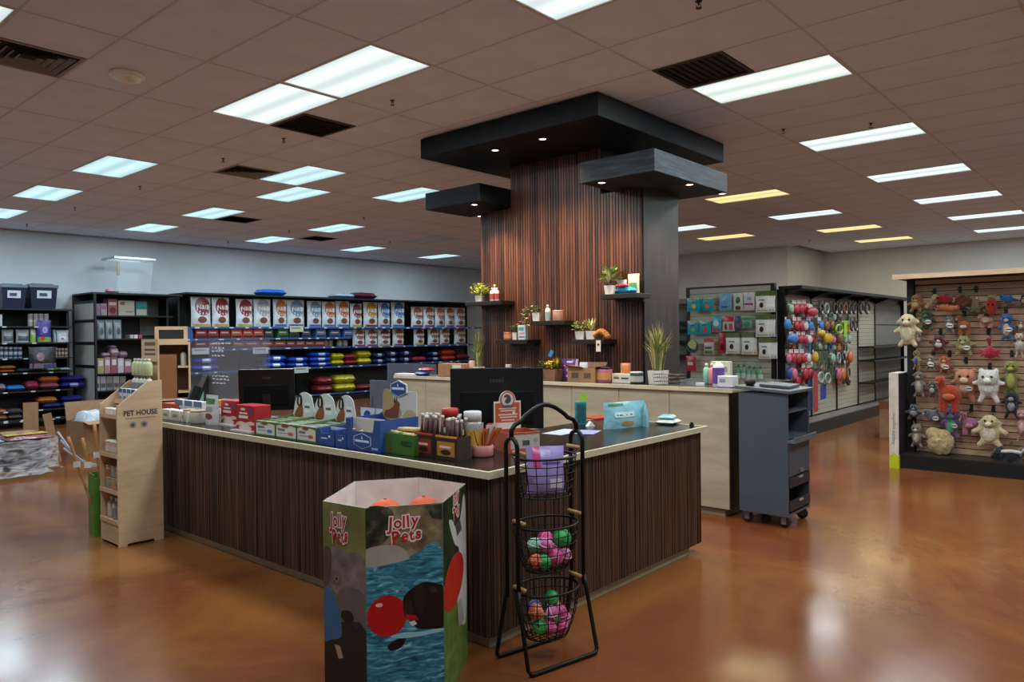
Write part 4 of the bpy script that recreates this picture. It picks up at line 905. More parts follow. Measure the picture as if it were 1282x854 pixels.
# white and green sausage trays with a dog header card
def smooth(pts, n=4):
    out = []; k = len(pts)
    for i in range(k):
        p0, p1, p2, p3 = [Vector(pts[(i+d) % k]) for d in (-1, 0, 1, 2)]
        for q in range(n):
            t = q/n; out.append(tuple(.5*((2*p1)+(p2-p0)*t+(2*p0-5*p1+4*p2-p3)*t*t+(3*p1-p0-3*p2+p3)*t**3)))
    return out
ztr = .118
for k, (a, c) in enumerate(((320.5, 344.5), (345.5, 371), (372, 395.5))):
    p, w_, h_ = onc(a, c, 521, 550, 2.74); hw = w_/2-.003
    t = thing('chew_tray', f'white and green open chew tray with a mountain dog header, {ORD[k]} from the red boxes', 'tray', (2.74, p.y, ZT), MX, 'white chew trays')
    fr = obj('front', MB().box(-hw, hw, 0, .004, 0, ztr*.86), card('#d7d6d0'), t)
    decal('green_foot', rect(-hw, hw, 0, .012), card('#5a6b35'), fr, 0); decal('green_rim', [(-hw,ztr*.86),(-hw,ztr*.72),(-hw*.5,ztr*.80),(0,ztr*.74),(hw*.5,ztr*.78),(hw,ztr*.7),(hw,ztr*.86)][::-1], card('#5a6b35'), fr, 0)
    decal('grey_print', rect(-hw*.8, -hw*.1, ztr*.45, ztr*.58), card('#6d7680'), fr, 0); decal('grey_print', rect(-hw*.8, hw*.1, ztr*.3, ztr*.36), card('#9aa2a8'), fr, 0)
    decal('chew_picture', ellp(hw*.45, ztr*.32, hw*.3, ztr*.1, 10), card(['#4a86b5','#b5764a','#c0562f'][k]), fr, 0); decal('brown_chew', ellp(-hw*.1, ztr*.73, hw*.35, .008, 10), card('#8a4a25'), fr, -.002)
    for s in (-1, 1): obj('side', MB().prism([(0,0),(.33,0),(.33,ztr),(0,ztr*.86)], s*hw-.002, s*hw+.002, 'x'), card('#62733c'), t)
    obj('back', MB().box(-hw, hw, .326, .33, 0, ztr), card('#62733c'), t); obj('floor', MB().box(-hw, hw, .004, .326, 0, .003), KRAFT, t)
    fill = MB(); r = random.Random(k)
    for q in range(22): fill.box(-hw+.01, hw-.01, .01+q*.0142, .021+q*.0142, .004, ztr*.8+r.uniform(-.012, .01))
    obj('wrapped_chews', fill, card(['#8d9a78','#9aa58a','#7f8f86'][k]), t)['kind'] = 'stuff'
    hd = obj('header_card', MB().prism(smooth([(-hw,ztr*.9),(hw,ztr*.9),(hw,ztr+.10),(hw*.7,ztr+.15),(0,ztr+.165),(-hw*.7,ztr+.12),(-hw,ztr+.02)], 3), .3, .304, 'y'), card('#cfd4d4'), t)
    decal('dog_body', smooth([(-hw*.85,ztr-.01),(-hw*.1,ztr-.01),(0,ztr+.05),(-hw*.25,ztr+.10),(-hw*.5,ztr+.06),(-hw*.8,ztr+.02)]), card('#8b4f2a'), hd, .3)
    decal('dog_head', smooth([(-hw*.55,ztr+.07),(-hw*.2,ztr+.07),(-hw*.05,ztr+.10),(-hw*.2,ztr+.145),(-hw*.5,ztr+.14),(-hw*.62,ztr+.10)]), card('#1d1a1a'), hd, .298)
    decal('dog_blaze', smooth([(-hw*.38,ztr+.08),(-hw*.28,ztr+.08),(-hw*.27,ztr+.125),(-hw*.36,ztr+.125)]), card('#d9d2c8'), hd, .296)
    decal('text_panel', rect(hw*.15, hw*.75, ztr+.02, ztr+.09), card('#e2e5e4'), hd, .3); decal('grey_print', rect(hw*.2, hw*.7, ztr+.055, ztr+.07), card('#53616c'), hd, .298)
# blue trays
NAVY = '#2c4a8c'
def hexpoly(cx, cz, rx, rz): return [(cx+rx*math.sin(PI/3*i), cz+rz*math.cos(PI/3*i)) for i in range(6)][::-1]
for k, (a, c) in enumerate(((397, 418.5), (420, 433))):
    p, w_, h_ = onc(a, c, 531, 557, 2.745); hw = w_/2-.002; zz = .10
    t = thing('small_blue_tray', ['small blue chew tray beside the white trays','narrow small blue chew tray touching the big blue one'][k], 'tray', (2.745, p.y, ZT), MX, 'small blue trays')
    fr = obj('front', MB().prism([(-hw,0),(hw,0),(hw,zz),(hw*.6,zz),(hw*.45,zz*.72),(-hw*.5,zz*.72),(-hw*.65,zz),(-hw,zz)], 0, .004, 'y'), card(NAVY), t)
    decal('white_mark', rect(-hw*.5, hw*.2, zz*.38, zz*.46), card('#c9d2e4'), fr, 0); decal('white_mark', ellp(hw*.45, zz*.55, hw*.12, .008, 8), card('#dfe5f0'), fr, 0)
    for s in (-1, 1): obj('side', MB().box(s*hw-.002, s*hw+.002, .004, .26, 0, zz), card(NAVY), t)
    obj('back', MB().box(-hw, hw, .256, .26, 0, zz+.03), card(NAVY), t); obj('inner_card', MB().box(-hw+.003, hw-.003, .1, .103, 0, zz*.98), card('#c9cfd8'), t); obj('floor', MB().box(-hw+.002, hw-.002, .004, .256, 0, .003), card(NAVY), t)
    pouch('blue_white_pouch', ['white pouch with blue emblem behind the small blue tray','blue and white pouch behind the narrow blue tray'][k], 'pouch', (3.06, p.y-.02, ZT), MX, .15, .21, .05, '#c3cedb', (('blue_emblem','oval',(.1,.8,.45,.12),'#2c4a8c'),('blue_print','rect',(-.5,.5,.3,.5),'#9fb2cc')))
p, w_, h_ = onc(433.5, 475, 516, 565, 2.75); hw = w_/2; zz = .185; dp = .3
t = thing('big_blue_tray', 'big royal blue display tray with hexagon emblem and shepherd dog header', 'tray', (2.75, p.y, ZT), MX)
fr = obj('front', MB().prism([(-hw,0),(hw,0),(hw,zz),(hw*.72,zz),(hw*.62,zz*.6),(-hw*.62,zz*.6),(-hw*.72,zz),(-hw,zz)], 0, .005, 'y'), card(NAVY), t)
decal('emblem_line', hexpoly(0, zz*.3, hw*.6, zz*.26), card('#b9c6de'), fr, 0); decal('emblem_fill', hexpoly(0, zz*.3, hw*.55, zz*.235), card(NAVY), fr, -.0013)
decal('emblem_bar', rect(-hw*.42, hw*.42, zz*.26, zz*.33), card('#d5dded'), fr, -.0026); decal('emblem_spire', [(-.006,zz*.36),(.006,zz*.36),(0,zz*.48)], card('#d5dded'), fr, -.0026); decal('small_print', rect(hw*.55, hw*.9, zz*.06, zz*.12), card('#9fb2d6'), fr, 0)
for s in (-1, 1): obj('side', MB().box(s*hw-.0025, s*hw+.0025, .005, dp, 0, zz), card(NAVY), t)
obj('back', MB().box(-hw, hw, dp-.004, dp, 0, zz), card(NAVY), t); obj('floor', MB().box(-hw+.003, hw-.003, .005, dp-.004, 0, .003), card(NAVY), t); obj('liner', MB().box(-hw+.004, hw-.004, .05, .055, .003, zz*1.0), card('#cfcdc4'), t)
f_ = MB(); r = random.Random(5)
for q in range(26): f_.ell((r.uniform(-hw*.75, hw*.75), r.uniform(.012, .04), zz*.52+r.uniform(-.02, .02)), (.018, .012, .008), 8, 5)
obj('chew_pieces', f_, card('#c3a184'), t)['kind'] = 'stuff'
zh = zz
hd = obj('header_card', MB().box(-hw*.95, hw*1.0, dp-.012, dp-.006, zh-.02, zh+.15), card('#cdccc6'), t)
decal('meadow_print', smooth([(-hw*.95,zh-.02),(-hw*.05,zh-.02),(hw*.1,zh+.03),(-hw*.3,zh+.08),(-hw*.5,zh+.145),(-hw*.95,zh+.145)]), card('#b09a68'), hd, dp-.012)
decal('shepherd_dog', smooth([(-hw*.85,zh-.018),(-hw*.15,zh-.018),(-hw*.02,zh+.03),(hw*.03,zh+.075),(-hw*.1,zh+.085),(-hw*.14,zh+.12),(-hw*.2,zh+.085),(-hw*.28,zh+.115),(-hw*.3,zh+.06),(-hw*.6,zh+.03),(-hw*.85,zh+.02)], 3), card('#7d3f2c'), hd, dp-.014)
decal('dog_ear', [(-hw*.3,zh+.075),(-hw*.2,zh+.08),(-hw*.27,zh+.118)], card('#2a1714'), hd, dp-.016)
decal('dry_grass', smooth([(hw*.2,zh-.018),(hw*.95,zh-.018),(hw*.9,zh+.025),(hw*.5,zh+.035)]), card('#c2a878'), hd, dp-.014)
decal('emblem_rim', hexpoly(hw*.02, zh+.165, hw*.56, .052), card('#dfe3ea'), hd, dp-.014, .006); decal('emblem_fill', hexpoly(hw*.02, zh+.165, hw*.5, .046), card('#22508c'), hd, dp-.022); decal('emblem_bar', rect(-hw*.34, hw*.38, zh+.158, zh+.172), card('#e2e8f2'), hd, dp-.0235); decal('emblem_spire', [(-.005,zh+.178),(.006,zh+.178),(0,zh+.2)], card('#e2e8f2'), hd, dp-.0235)
# green tray of rawhide sticks
p, w_, h_ = onc(481, 517.5, 541, 571, 2.79); hw = w_/2; zz = .115
t = thing('green_stick_tray', 'green display tray filled with rolled rawhide sticks', 'tray', (2.79, p.y, ZT), MX)
GRN = '#3f6a24'
fr = obj('front', MB().box(-hw, hw, 0, .004, 0, zz), card(GRN), t); text('RED', card('#1d3a12'), fr, (hw*.55, -.002, zz*.55), hw*.72, zz*.26, '-y', 0, .03); decal('red_badge', ellp(-hw*.55, zz*.25, .012, .014, 10), card('#8f2a20'), fr, 0)
for s in (-1, 1): obj('side', MB().box(s*hw-.002, s*hw+.002, .004, .16, 0, zz), card(GRN), t)
obj('back', MB().box(-hw, hw, .156, .16, 0, zz+.01), card(GRN), t); obj('floor', MB().box(-hw+.002, hw-.002, .004, .156, 0, .003), card(GRN), t)
r = random.Random(9)
for q in range(11):
    x, y, z = r.uniform(-hw*.2, hw*.25), .025+.011*q, zz-.01+r.uniform(0, .02)+(.02 if q in (4, 7) else 0); an = r.uniform(-.15, .15)
    dx, dz = hw*.72*math.cos(an), hw*.72*math.sin(an)*.6
    o = obj('rawhide_stick', MB().tube([(x-dx, y, z-dz), (x, y+.004, z), (x+dx, y, z+dz)], .012, 9), col('#c9b078', .6, 0, .15, 14), t, True)
    if q % 3 == 0: obj('green_wrapper', MB().tube([(x-.014, y, z), (x+.016, y, z)], .0128, 9), card('#4c8a35'), o, True)
obj('under_fill', MB().box(-hw+.006, hw-.006, .008, .15, .01, zz-.02), card('#b59b66'), t)
# jars of brown sticks
for k, (a, c, X) in enumerate(((519, 542, 2.83), (545, 572, 2.815))):
    p, w_, h_ = onc(a, c, 543, 572, X); hw = w_/2-.004; zz = .125
    t = thing('stick_display', ['brown chew stick carton with red label','brown chew stick carton with orange label'][k]+' beside the monitor', 'display', (X, p.y, ZT), MX, 'brown stick cartons')
    fr = obj('front', MB().box(-hw, hw, 0, .004, 0, zz), card('#2f2018'), t)
    decal('label_plate', rect(-hw*.85, hw*.85, zz*.15, zz*.78), card(['#8c2a20','#b0782a'][k]), fr, 0); decal('pale_print', rect(-hw*.6, hw*.5, zz*.5, zz*.6), card('#d8c8b8'), fr, -.0013); decal('dark_picture', ellp(0, zz*.32, hw*.5, zz*.12, 10), card('#241510'), fr, -.0013); obj('bright_rim', MB().box(-hw-.001, hw+.001, -.002, .006, zz-.006, zz+.004), card(['#c03a2a','#d08a2a'][k]), t)
    for s in (-1, 1): obj('side', MB().box(s*hw-.002, s*hw+.002, .004, .11, 0, zz), card('#3a281d'), t)
    obj('back', MB().box(-hw, hw, .106, .11, 0, zz), card('#3a281d'), t); obj('floor', MB().box(-hw+.002, hw-.002, .004, .106, 0, .003), card('#3a281d'), t)
    r = random.Random(k+20)
    for q in range(12):
        x = -hw*.75+(q % 4)*hw*.5+r.uniform(-.005, .005); y = .025+(q//4)*.03; z = zz+.085+r.uniform(0, .03); lx = x+r.uniform(-.004, .025)
        o = obj('chew_stick', MB().tube([(x, y, .006), (lx, y, z)], .0085, 7), col('#4a2a20', .4, 0, .3, 30), t, True)
        obj('white_tip', MB().tube([(lx, y, z-.012), (lx+.001, y, z+.006)], .0092, 7), col('#c9c4bd', .3), o, True)
    p2 = (X+.19, p.y-.02, ZT)
    jar('treat_canister', ['red lidded treat canister behind the brown sticks','clear treat canister with yellow ring behind the brown sticks'][k], 'canister', p2, .05, (.255, .25)[k], col(['#7a2a22','#a9a8a0'][k], .25), ['#a8281f','#c9cac6'][k], .22, ['#c9c4bd','#c99a3a'][k])
# pink cup of orange sticks
p = PZ(603.5, 572, ZT)
t = thing('pink_cup', 'round pink silicone cup holding orange wrapped sticks', 'cup', (p.x+.02, p.y+.02, ZT))
obj('cup', MB().lathe([(.06,0),(.064,.01),(.066,.062),(.062,.064),(.058,.05),(.055,.006)], 24), col('#b4736c', .5), t, True)
r = random.Random(4)
for q in range(16):
    an = r.uniform(0, 6.28); bx, by = .03*math.cos(an), .03*math.sin(an); tx = bx*1.2+r.uniform(.0, .07)-.02; ty = by-.03+r.uniform(-.02,.02); tz = .135+r.uniform(0, .045)
    wrap = '#c9602c' if q % 3 else '#cfc3bb'
    s = thing('wrapped_stick', f'{"orange" if q % 3 else "clear"} wrapped chew stick in the pink cup, {ORD[q]} of the bunch', 'stick', (p.x+.02+bx*.6, p.y+.02+by*.6, ZT+.008), 0, 'wrapped sticks in the pink cup')
    d = Vector((tx*1.0*CR.x, tx*CR.y, tz)); d2 = d+Vector((bx*.4, by*.4, 0))
    obj('wrapper', MB().add([tuple(Vector((0,0,0))-CR*.009), tuple(CR*.009), tuple(d2+CR*.016), tuple(d2-CR*.016), tuple(-CR*.009-CF*.006), tuple(CR*.009-CF*.006), tuple(d2+CR*.016-CF*.008), tuple(d2-CR*.016-CF*.008)], [(0,3,2,1),(4,5,6,7),(0,1,5,4),(1,2,6,5),(2,3,7,6),(3,0,4,7)]), film(wrap, .4), s)
    obj('core', MB().tube([(0,0,.01)-CF*.009 if False else tuple(Vector((0,0,.01))-CF*.009), tuple(d2*.9-CF*.011)], .004, 6), card('#7a3a20'), s)
# monitors
def monitor(name, label, loc, rz, w_, h_, zb, tilt=0, logo_=None):
    t = thing(name, label, 'monitor', loc, rz)
    T = Matrix.Translation((0, 0, zb)) @ Matrix.Rotation(tilt, 4, 'X')
    s = bevel(obj('shell', MB().box(-w_/2, w_/2, 0, .022, 0, h_).xf(T), col('#0c0e10', .35), t), .005)
    bulge = MB().add([(-w_*.4,0,.03),(w_*.4,0,.03),(w_*.4,0,h_*.62),(-w_*.4,0,h_*.62),(-w_*.38,-.005,.05),(w_*.38,-.005,.05),(w_*.38,-.005,h_*.6),(-w_*.38,-.005,h_*.6)], [(4,5,6,7),(0,1,5,4),(1,2,6,5),(2,3,7,6),(3,0,4,7)]); obj('rear_housing', bulge.xf(T), col('#0b0c0e', .8, spec=.2), t)
    obj('screen', MB().box(-w_/2+.008, w_/2-.008, .022, .0235, .012, h_-.008).xf(T), col('#07080a', .15), t)
    obj('neck', MB().box(-.03, .03, -.04, -.015, .01, zb+h_*.4), col('#101214', .35), t)
    obj('foot', MB().box(-w_*.24, w_*.24, -.1, .13, 0, .012), col('#101214', .3), t)
    if logo_:
        o = text(logo_, col('#3a3f45', .3), t, tuple(T @ Vector((0, -.0012, h_*.8))), w_*.15, h_*.07, '-y', 0, .02)
    return t
monitor('large_monitor', 'large black monitor seen from behind at the inner corner of the counter', (3.47, 3.17, ZT), -YAW+.02, .585, .385, .085, 0, 'msi')
q = PX(565, 545, 3.4)
t = thing('led_lamp_dot', None, None) if False else None
p = PX(340, 515, 3.08)
monitor('till_monitor', 'black till screen tilted back, seen from behind on the left counter', (3.06, 5.17, ZT), -.66, .41, .32, .12, .12, 'msi')
p = PX(243, 503, 3.18)
q = Vector((3.14, min(6.8, PX(237, 500, 3.14).y), ZT))
t = thing('till_tablet', 'thin black customer display seen edge-on at the far counter end', 'monitor', (q.x, q.y, ZT), 1.25)
T = Matrix.Translation((0, -.02, .03)) @ Matrix.Rotation(.38, 4, 'X')
bevel(obj('shell', MB().box(-.13,.13,-.01,.01,0,.34).xf(T), col('#1a1d22', .3), t), .004); obj('foot', MB().box(-.07,.07,-.02,.1,0,.012), BLACK, t); obj('stalk', MB().box(-.03,.03,.0,.04,.01,.14), BLACK, t); obj('mount', MB().box(-.05,.05,.01,.07,.06,.22).xf(T), BLACK, t)
t = thing('mint_card', 'mint green card standing behind the customer display', 'card', (3.22, PX(247, 505, 3.22).y, ZT), -.6)
obj('card', MB().box(-.05,.05,0,.004,0,.2).xf(Matrix.Rotation(-.2, 4, 'X')), card('#9cc4ae'), t); obj('foot', MB().box(-.05,.05,0,.06,0,.004), card('#9cc4ae'), t)
# acrylic leaflet guard with white handwriting
a_ = PX(238, 470, 3.3); b__ = PX(340, 470, 3.3)
t = thing('acrylic_screen', 'clear acrylic counter screen with white handwriting in front of the food shelves', 'screen', (3.3, (a_.y+b__.y)/2, ZT), MX)
gm, nt, bb = new_mat('acrylic'); bb.inputs['Base Color'].default_value = (.45, .42, .46, 1); bb.inputs['Roughness'].default_value = .06; bb.inputs['Alpha'].default_value = .12; bb.inputs['Specular IOR Level'].default_value = .3
hw = (a_.y-b__.y)/2; ht = PX(290, 424, 3.3).z-ZT
sh = obj('sheet', MB().box(-hw, hw*.96, 0, .005, .01, ht), gm, t)
obj('second_sheet', MB().box(-hw*.35, hw, -.05, -.045, .01, ht*.97), gm, t)
obj('foot', MB().box(-hw, -hw+.03, -.08, .08, 0, .012).box(hw-.03, hw, -.08, .08, 0, .012), gm, t)
def scribble(par, x0, z, w_, y, seed, mat):
    r = random.Random(seed); pts = []; n = int(w_/.006)
    mb = MB(); x = x0
    while x < x0+w_:
        wl = r.uniform(.03, .06); k = int(wl/.005); pts = [(x+i*.005, y, z+r.uniform(-.007, .008)) for i in range(k)]
        if k > 1: mb.tube(pts, .0022, 4)
        x += wl+.012
    o = obj('handwriting', mb, mat, par); o['kind'] = 'stuff'
ink = col('#d8dde0', .6)
zrow = lambda py: PX(290, py, 3.3).z-ZT
for q, (py, ww) in enumerate(((430, .33), (435.5, .2), (440, .18), (445.5, .2), (471, .28), (475, .31), (480, .2))): scribble(sh, -hw*.25, zrow(py), ww, -.052, q, ink)
# leaflets lying by the till
t = thing('leaflet_pile', 'glossy leaflets fanned beside the till behind the red boxes', 'leaflets', (3.2, 5.55, ZT), -1.0)
for k in range(4): obj('leaflet', MB().box(-.14+.03*k,.1+.03*k,-.1,.1,.002*k,.002*k+.0016).xf(Matrix.Rotation(.15*k, 4, 'Z')), card(['#bfc8cf','#9aa4ad','#d1c5b8','#8f8a96'][k]), t)
# orange carton with round badge header
a0 = PZ(640, 568, ZT)
t = thing('orange_carton', 'open orange carton with a round-badged header card by the big monitor', 'carton', (3.27, 2.78, ZT), -.42)
hw, dp, zz = .1, .2, .115; OR = '#b4512c'
fr = obj('front', MB().box(-hw, hw, 0, .004, 0, zz), card('#bfb3ab'), t); decal('orange_border', rect(-hw, hw, 0, zz*.2), card(OR), fr, 0); decal('orange_border', rect(-hw, hw, zz*.9, zz), card(OR), fr, 0); decal('barcode', rect(-hw*.1, hw*.35, zz*.35, zz*.6), card('#4b4b4f'), fr, 0); decal('round_mark', ellp(hw*.75, zz*.6, hw*.14, zz*.12, 10), card('#9a9a98'), fr, 0); decal('orange_border', rect(-hw, -hw*.86, 0, zz), card(OR), fr, -.0012)
for s in (-1, 1):
    sd = obj('side', MB().box(s*hw-.002, s*hw+.002, .004, dp, 0, zz), card('#a44a2b'), t)
obj('back', MB().box(-hw, hw, dp-.004, dp, 0, zz), card('#a44a2b'), t); obj('floor', MB().box(-hw+.002, hw-.002, .004, dp-.004, 0, .003), card('#a44a2b'), t)
ha = -hw*1.0; hb = hw*.75; mid = (ha+hb)/2; hwd = (hb-ha)/2
hd = obj('header_card', MB().prism([(ha,zz*.6),(hb,zz*.6),(hb,zz+.165)]+[(mid+.055*math.cos(PI*i/10), zz+.165+.062*math.sin(PI*i/10)) for i in range(11)]+[(ha,zz+.165)], dp, dp+.004, 'y'), card('#d9d2ca'), t)
decal('orange_print', rect(ha+.008, hb-.008, zz+.04, zz+.155), card('#b9532e'), hd, dp); decal('badge_ring', ellp(mid, zz+.175, .048, .05, 20), card('#b9532e'), hd, dp-.0013); decal('badge_disc', ellp(mid, zz+.175, .039, .041, 20), card('#c9c5c2'), hd, dp-.0026)
decal('badge_swirl', smooth([(mid-.02,zz+.165),(mid,zz+.15),(mid+.022,zz+.17),(mid+.012,zz+.2),(mid-.012,zz+.205),(mid-.024,zz+.19),(mid-.004,zz+.185)]), card('#47434a'), hd, dp-.0039); decal('badge_banner', rect(mid-.03, mid+.03, zz+.128, zz+.142), card('#5b5457'), hd, dp-.0039)
mb = MB()
for q, (z, wd) in enumerate(((.122,.11),(.108,.09),(.085,.12),(.07,.1),(.052,.08))):
    x = mid-wd/2
    while x < mid+wd/2: mb.box(x, x+.01, dp-.0022, dp-.0012, zz+z-.004, zz+z+.004); x += .0125
obj('pale_lettering', mb, card('#e2cfc4'), hd)['kind'] = 'stuff'; decal('heart', smooth([(mid+.04,zz+.085),(mid+.05,zz+.095),(mid+.04,zz+.102),(mid+.03,zz+.095)], 2), card('#e8ddd6'), hd, dp-.0013)
# papers, cables, pads near the monitor
t = thing('flyer_strip', 'strip of pinkish flyers lying below the big monitor', 'flyers', (3.25, 3.12, ZT), -YAW)
for k in range(3): obj('flyer', MB().box(-.13+.08*k, -.06+.08*k, -.05, .04, .001*k, .001*k+.001), card(['#b98d86','#c9c2be','#b7705a'][k]), t)
o = obj('cable', MB().tube([(3.33,3.05,ZT+.006),(3.38,2.98,ZT+.05),(3.44,2.99,ZT+.1),(3.47,3.06,ZT+.13),(3.48,3.13,ZT+.16)], .003, 6), BLACK, None, True); tag(o, 'thin black cable curling up to the big monitor', 'cable')
for k, (pa, c, w_, d_, rz, lab) in enumerate((((705, 541), '#b9c0cc', .3, .16, .1, 'pale blue paper sheet'), ((735, 541.5), '#9d97c6', .22, .15, .35, 'lavender paper sheet'))):
    q = PZ(*pa, ZT); o = obj('paper_sheet', MB().box(-w_/2, w_/2, -d_/2, d_/2, .0005+k*.0015, .0017+k*.0015), card(c), None, loc=(q.x, q.y, ZT), rot=(0, 0, rz)); tag(o, lab+' lying on the right wing of the counter', 'paper')
# ------------------------------------------------------------------ right wing
q = PZ(727, 531, ZT)
t = thing('teal_box_stack', 'tall teal treat box with a lime swing card on the right wing', 'box', (q.x, q.y, ZT), -.75)
for k in range(5): bevel(obj('box', MB().box(-.04,.04,-.03,.03,k*.034,k*.034+.033), card(['#2b7f88','#246e78'][k % 2]), t), .002)
obj('dark_print', MB().box(-.03,.03,-.0312,-.03,.01,.15), card('#1d4f58'), t); obj('lime_card', MB().box(-.03,.025,.028,.03,.165,.225).xf(Matrix.Rotation(.15, 4, 'Y')), card('#9fc22e'), t)
o = obj('price_tent', MB().prism([(-.03,0),(.03,0),(0,.035)], -.02, .02, 'y'), WHITE, None, loc=PZ(739, 533.5, ZT), rot=(0, 0, -.5)); tag(o, 'tiny white folded price card by the teal box', 'card')
q = PZ(752, 523, ZT)
t = thing('orange_tablet', 'thin orange cased tablet lying on the right wing', 'tablet', (q.x, q.y, ZT), -.3); bevel(obj('case', MB().box(-.13,.13,-.09,.09,0,.014), card('#b5472a'), t), .004); obj('screen', MB().box(-.11,.11,-.075,.075,.014,.0155), col('#a8442b', .2), t)
p, w_, h_ = onY(767, 804, 503, 537, 2.92, ZT)
pouch('treat_bag', 'large pale blue treat bag standing on the right wing of the counter', 'pouch', (p.x, 2.95, ZT), -.3, w_, h_+.0, .08, '#8fc4cf', (('white_panel','rect',(-.6,.35,.42,.62),'#d5e4e6'),('orange_picture','oval',(.0,.18,.3,.1),'#b98a4a'),('dark_print','rect',(-.5,.25,.48,.53),'#3d5a63'),('colour_icons','rect',(-.8,-.1,.86,.95),'#5e8a4a')))
p, w_, h_ = onY(803, 822, 505, 535, 2.86, ZT)
pouch('treat_bag', 'small pale blue treat bag turned sideways beside the large one', 'pouch', (p.x+.01, 2.90, ZT), .6, w_*1.2, h_, .06, '#94c3cc', (('white_panel','rect',(-.5,.5,.35,.6),'#d5e4e6'),))
q = PZ(841, 531, ZT)
lying('treat_bag', 'flat treat bag lying near the right end of the counter', 'pouch', (q.x, q.y+.03, ZT), .1, .19, .15, .035, '#b7c3bd'); lying('treat_bag', 'pale blue treat bag lying propped on the flat one', 'pouch', (q.x+.02, q.y+.05, ZT+.036), .35, .16, .12, .028, '#8fc0cc')
o = obj('black_clip', MB().box(-.012,.012,-.012,.012,0,.02).box(-.004,.004,-.01,.01,.02,.03), BLACK, None, loc=PZ(866, 534, ZT)); tag(o, 'little black clip near the right end of the counter', 'clip')
# ------------------------------------------------------------------ wooden chalkboard display at the far end of the counter
a_ = PX(193.5, 430, 3.35); dd = depth(a_); wv = 41*dd/F; z0 = PX(213, 432, 3.35).z; z1 = PX(213, 408, 3.35).z
cr_ = -math.atan2(a_.x+.2, a_.y-.3)
t = thing('chalkboard_stand', 'pale wooden shelf stand topped with a blank chalkboard behind the counter end', 'display stand', (a_.x, a_.y, 0), cr_)
cs_, sn_ = math.cos(cr_), math.sin(cr_)
def cst(x, y, z): return (a_.x+x*cs_-y*sn_, a_.y+x*sn_+y*cs_, z)
for xx in (0, wv-.02): obj('side_panel', MB().box(xx, xx+.02, 0, .3, 0, z0), PINEW, t)
obj('top_board', MB().box(0, wv, 0, .3, z0, z0+.025), PINEW, t); obj('back_panel', MB().box(.02, wv-.02, .28, .3, .05, z0), col('#8a6647', .6), t)
for z in (.1, .55, .95): obj('shelf', MB().box(.02, wv-.02, .01, .28, z, z+.02), PINEW, t)
obj('side_shelf', MB().box(wv*.64, wv-.02, .01, .28, z0-.24, z0-.22), PINEW, t); obj('side_shelf', MB().box(wv*.64, wv-.02, .01, .28, z0-.5, z0-.48), PINEW, t)
x1_ = wv*.93
fr = obj('chalkboard', MB().box(.035, x1_-.035, .06, .07, z0+.055, z1-.03), col('#232529', .8), t)
obj('chalkboard_frame', MB().box(0, x1_, .05, .08, z0+.025, z0+.06).box(0, x1_, .05, .08, z1-.035, z1).box(0, .038, .05, .08, z0+.06, z1-.035).box(x1_-.038, x1_, .05, .08, z0+.06, z1-.035), PINEW, t)
carton('brown_carton', 'tall plain brown carton standing inside the chalkboard stand', 'carton', cst(wv*.34, .04, .97), cr_, wv*.54, z0-.1-.97, .2, '#8a5a34')
bottle('white_bottle', 'white bottle with black cap on a shelf of the chalkboard stand', 'bottle', cst(wv*.8, .12, z0-.22), .03, .17, '#c9cdd0', '#16181a')
# ------------------------------------------------------------------ plants
def leaf(mb, base, d, ln, wd, up=.0):
    d = Vector(d).normalized(); s = d.cross(Vector((0, 0, 1))); s = s.normalized() if s.length > 1e-3 else Vector((1, 0, 0)); b_ = Vector(base)
    m_ = b_+d*ln*.5+Vector((0, 0, up*ln)); e = b_+d*ln
    mb.add([b_, m_-s*wd/2, e, m_+s*wd/2], [(0, 1, 2), (0, 2, 3)])
def pot(t, w_, h_, c, taper=.82):
    a, b_ = w_/2, w_/2*taper
    P = lambda s, z: [(-s,-s,z),(s,-s,z),(s,s,z),(-s,s,z)]
    obj('pot', MB().add(P(b_, 0)+P(a, h_)+P(a*.86, h_)+P(a*.84, h_*.85), [(3,2,1,0)]+[(i,(i+1)%4,(i+1)%4+4,i+4) for i in range(4)]+[(i+4,(i+1)%4+4,(i+1)%4+8,i+8) for i in range(4)]+[(i+8,(i+1)%4+8,(i+1)%4+12,i+12) for i in range(4)]+[(12,13,14,15)]), col(c, .45), t)
    obj('soil', MB().box(-a*.83, a*.83, -a*.83, a*.83, h_*.8, h_*.86), col('#2c2119', .9), t)
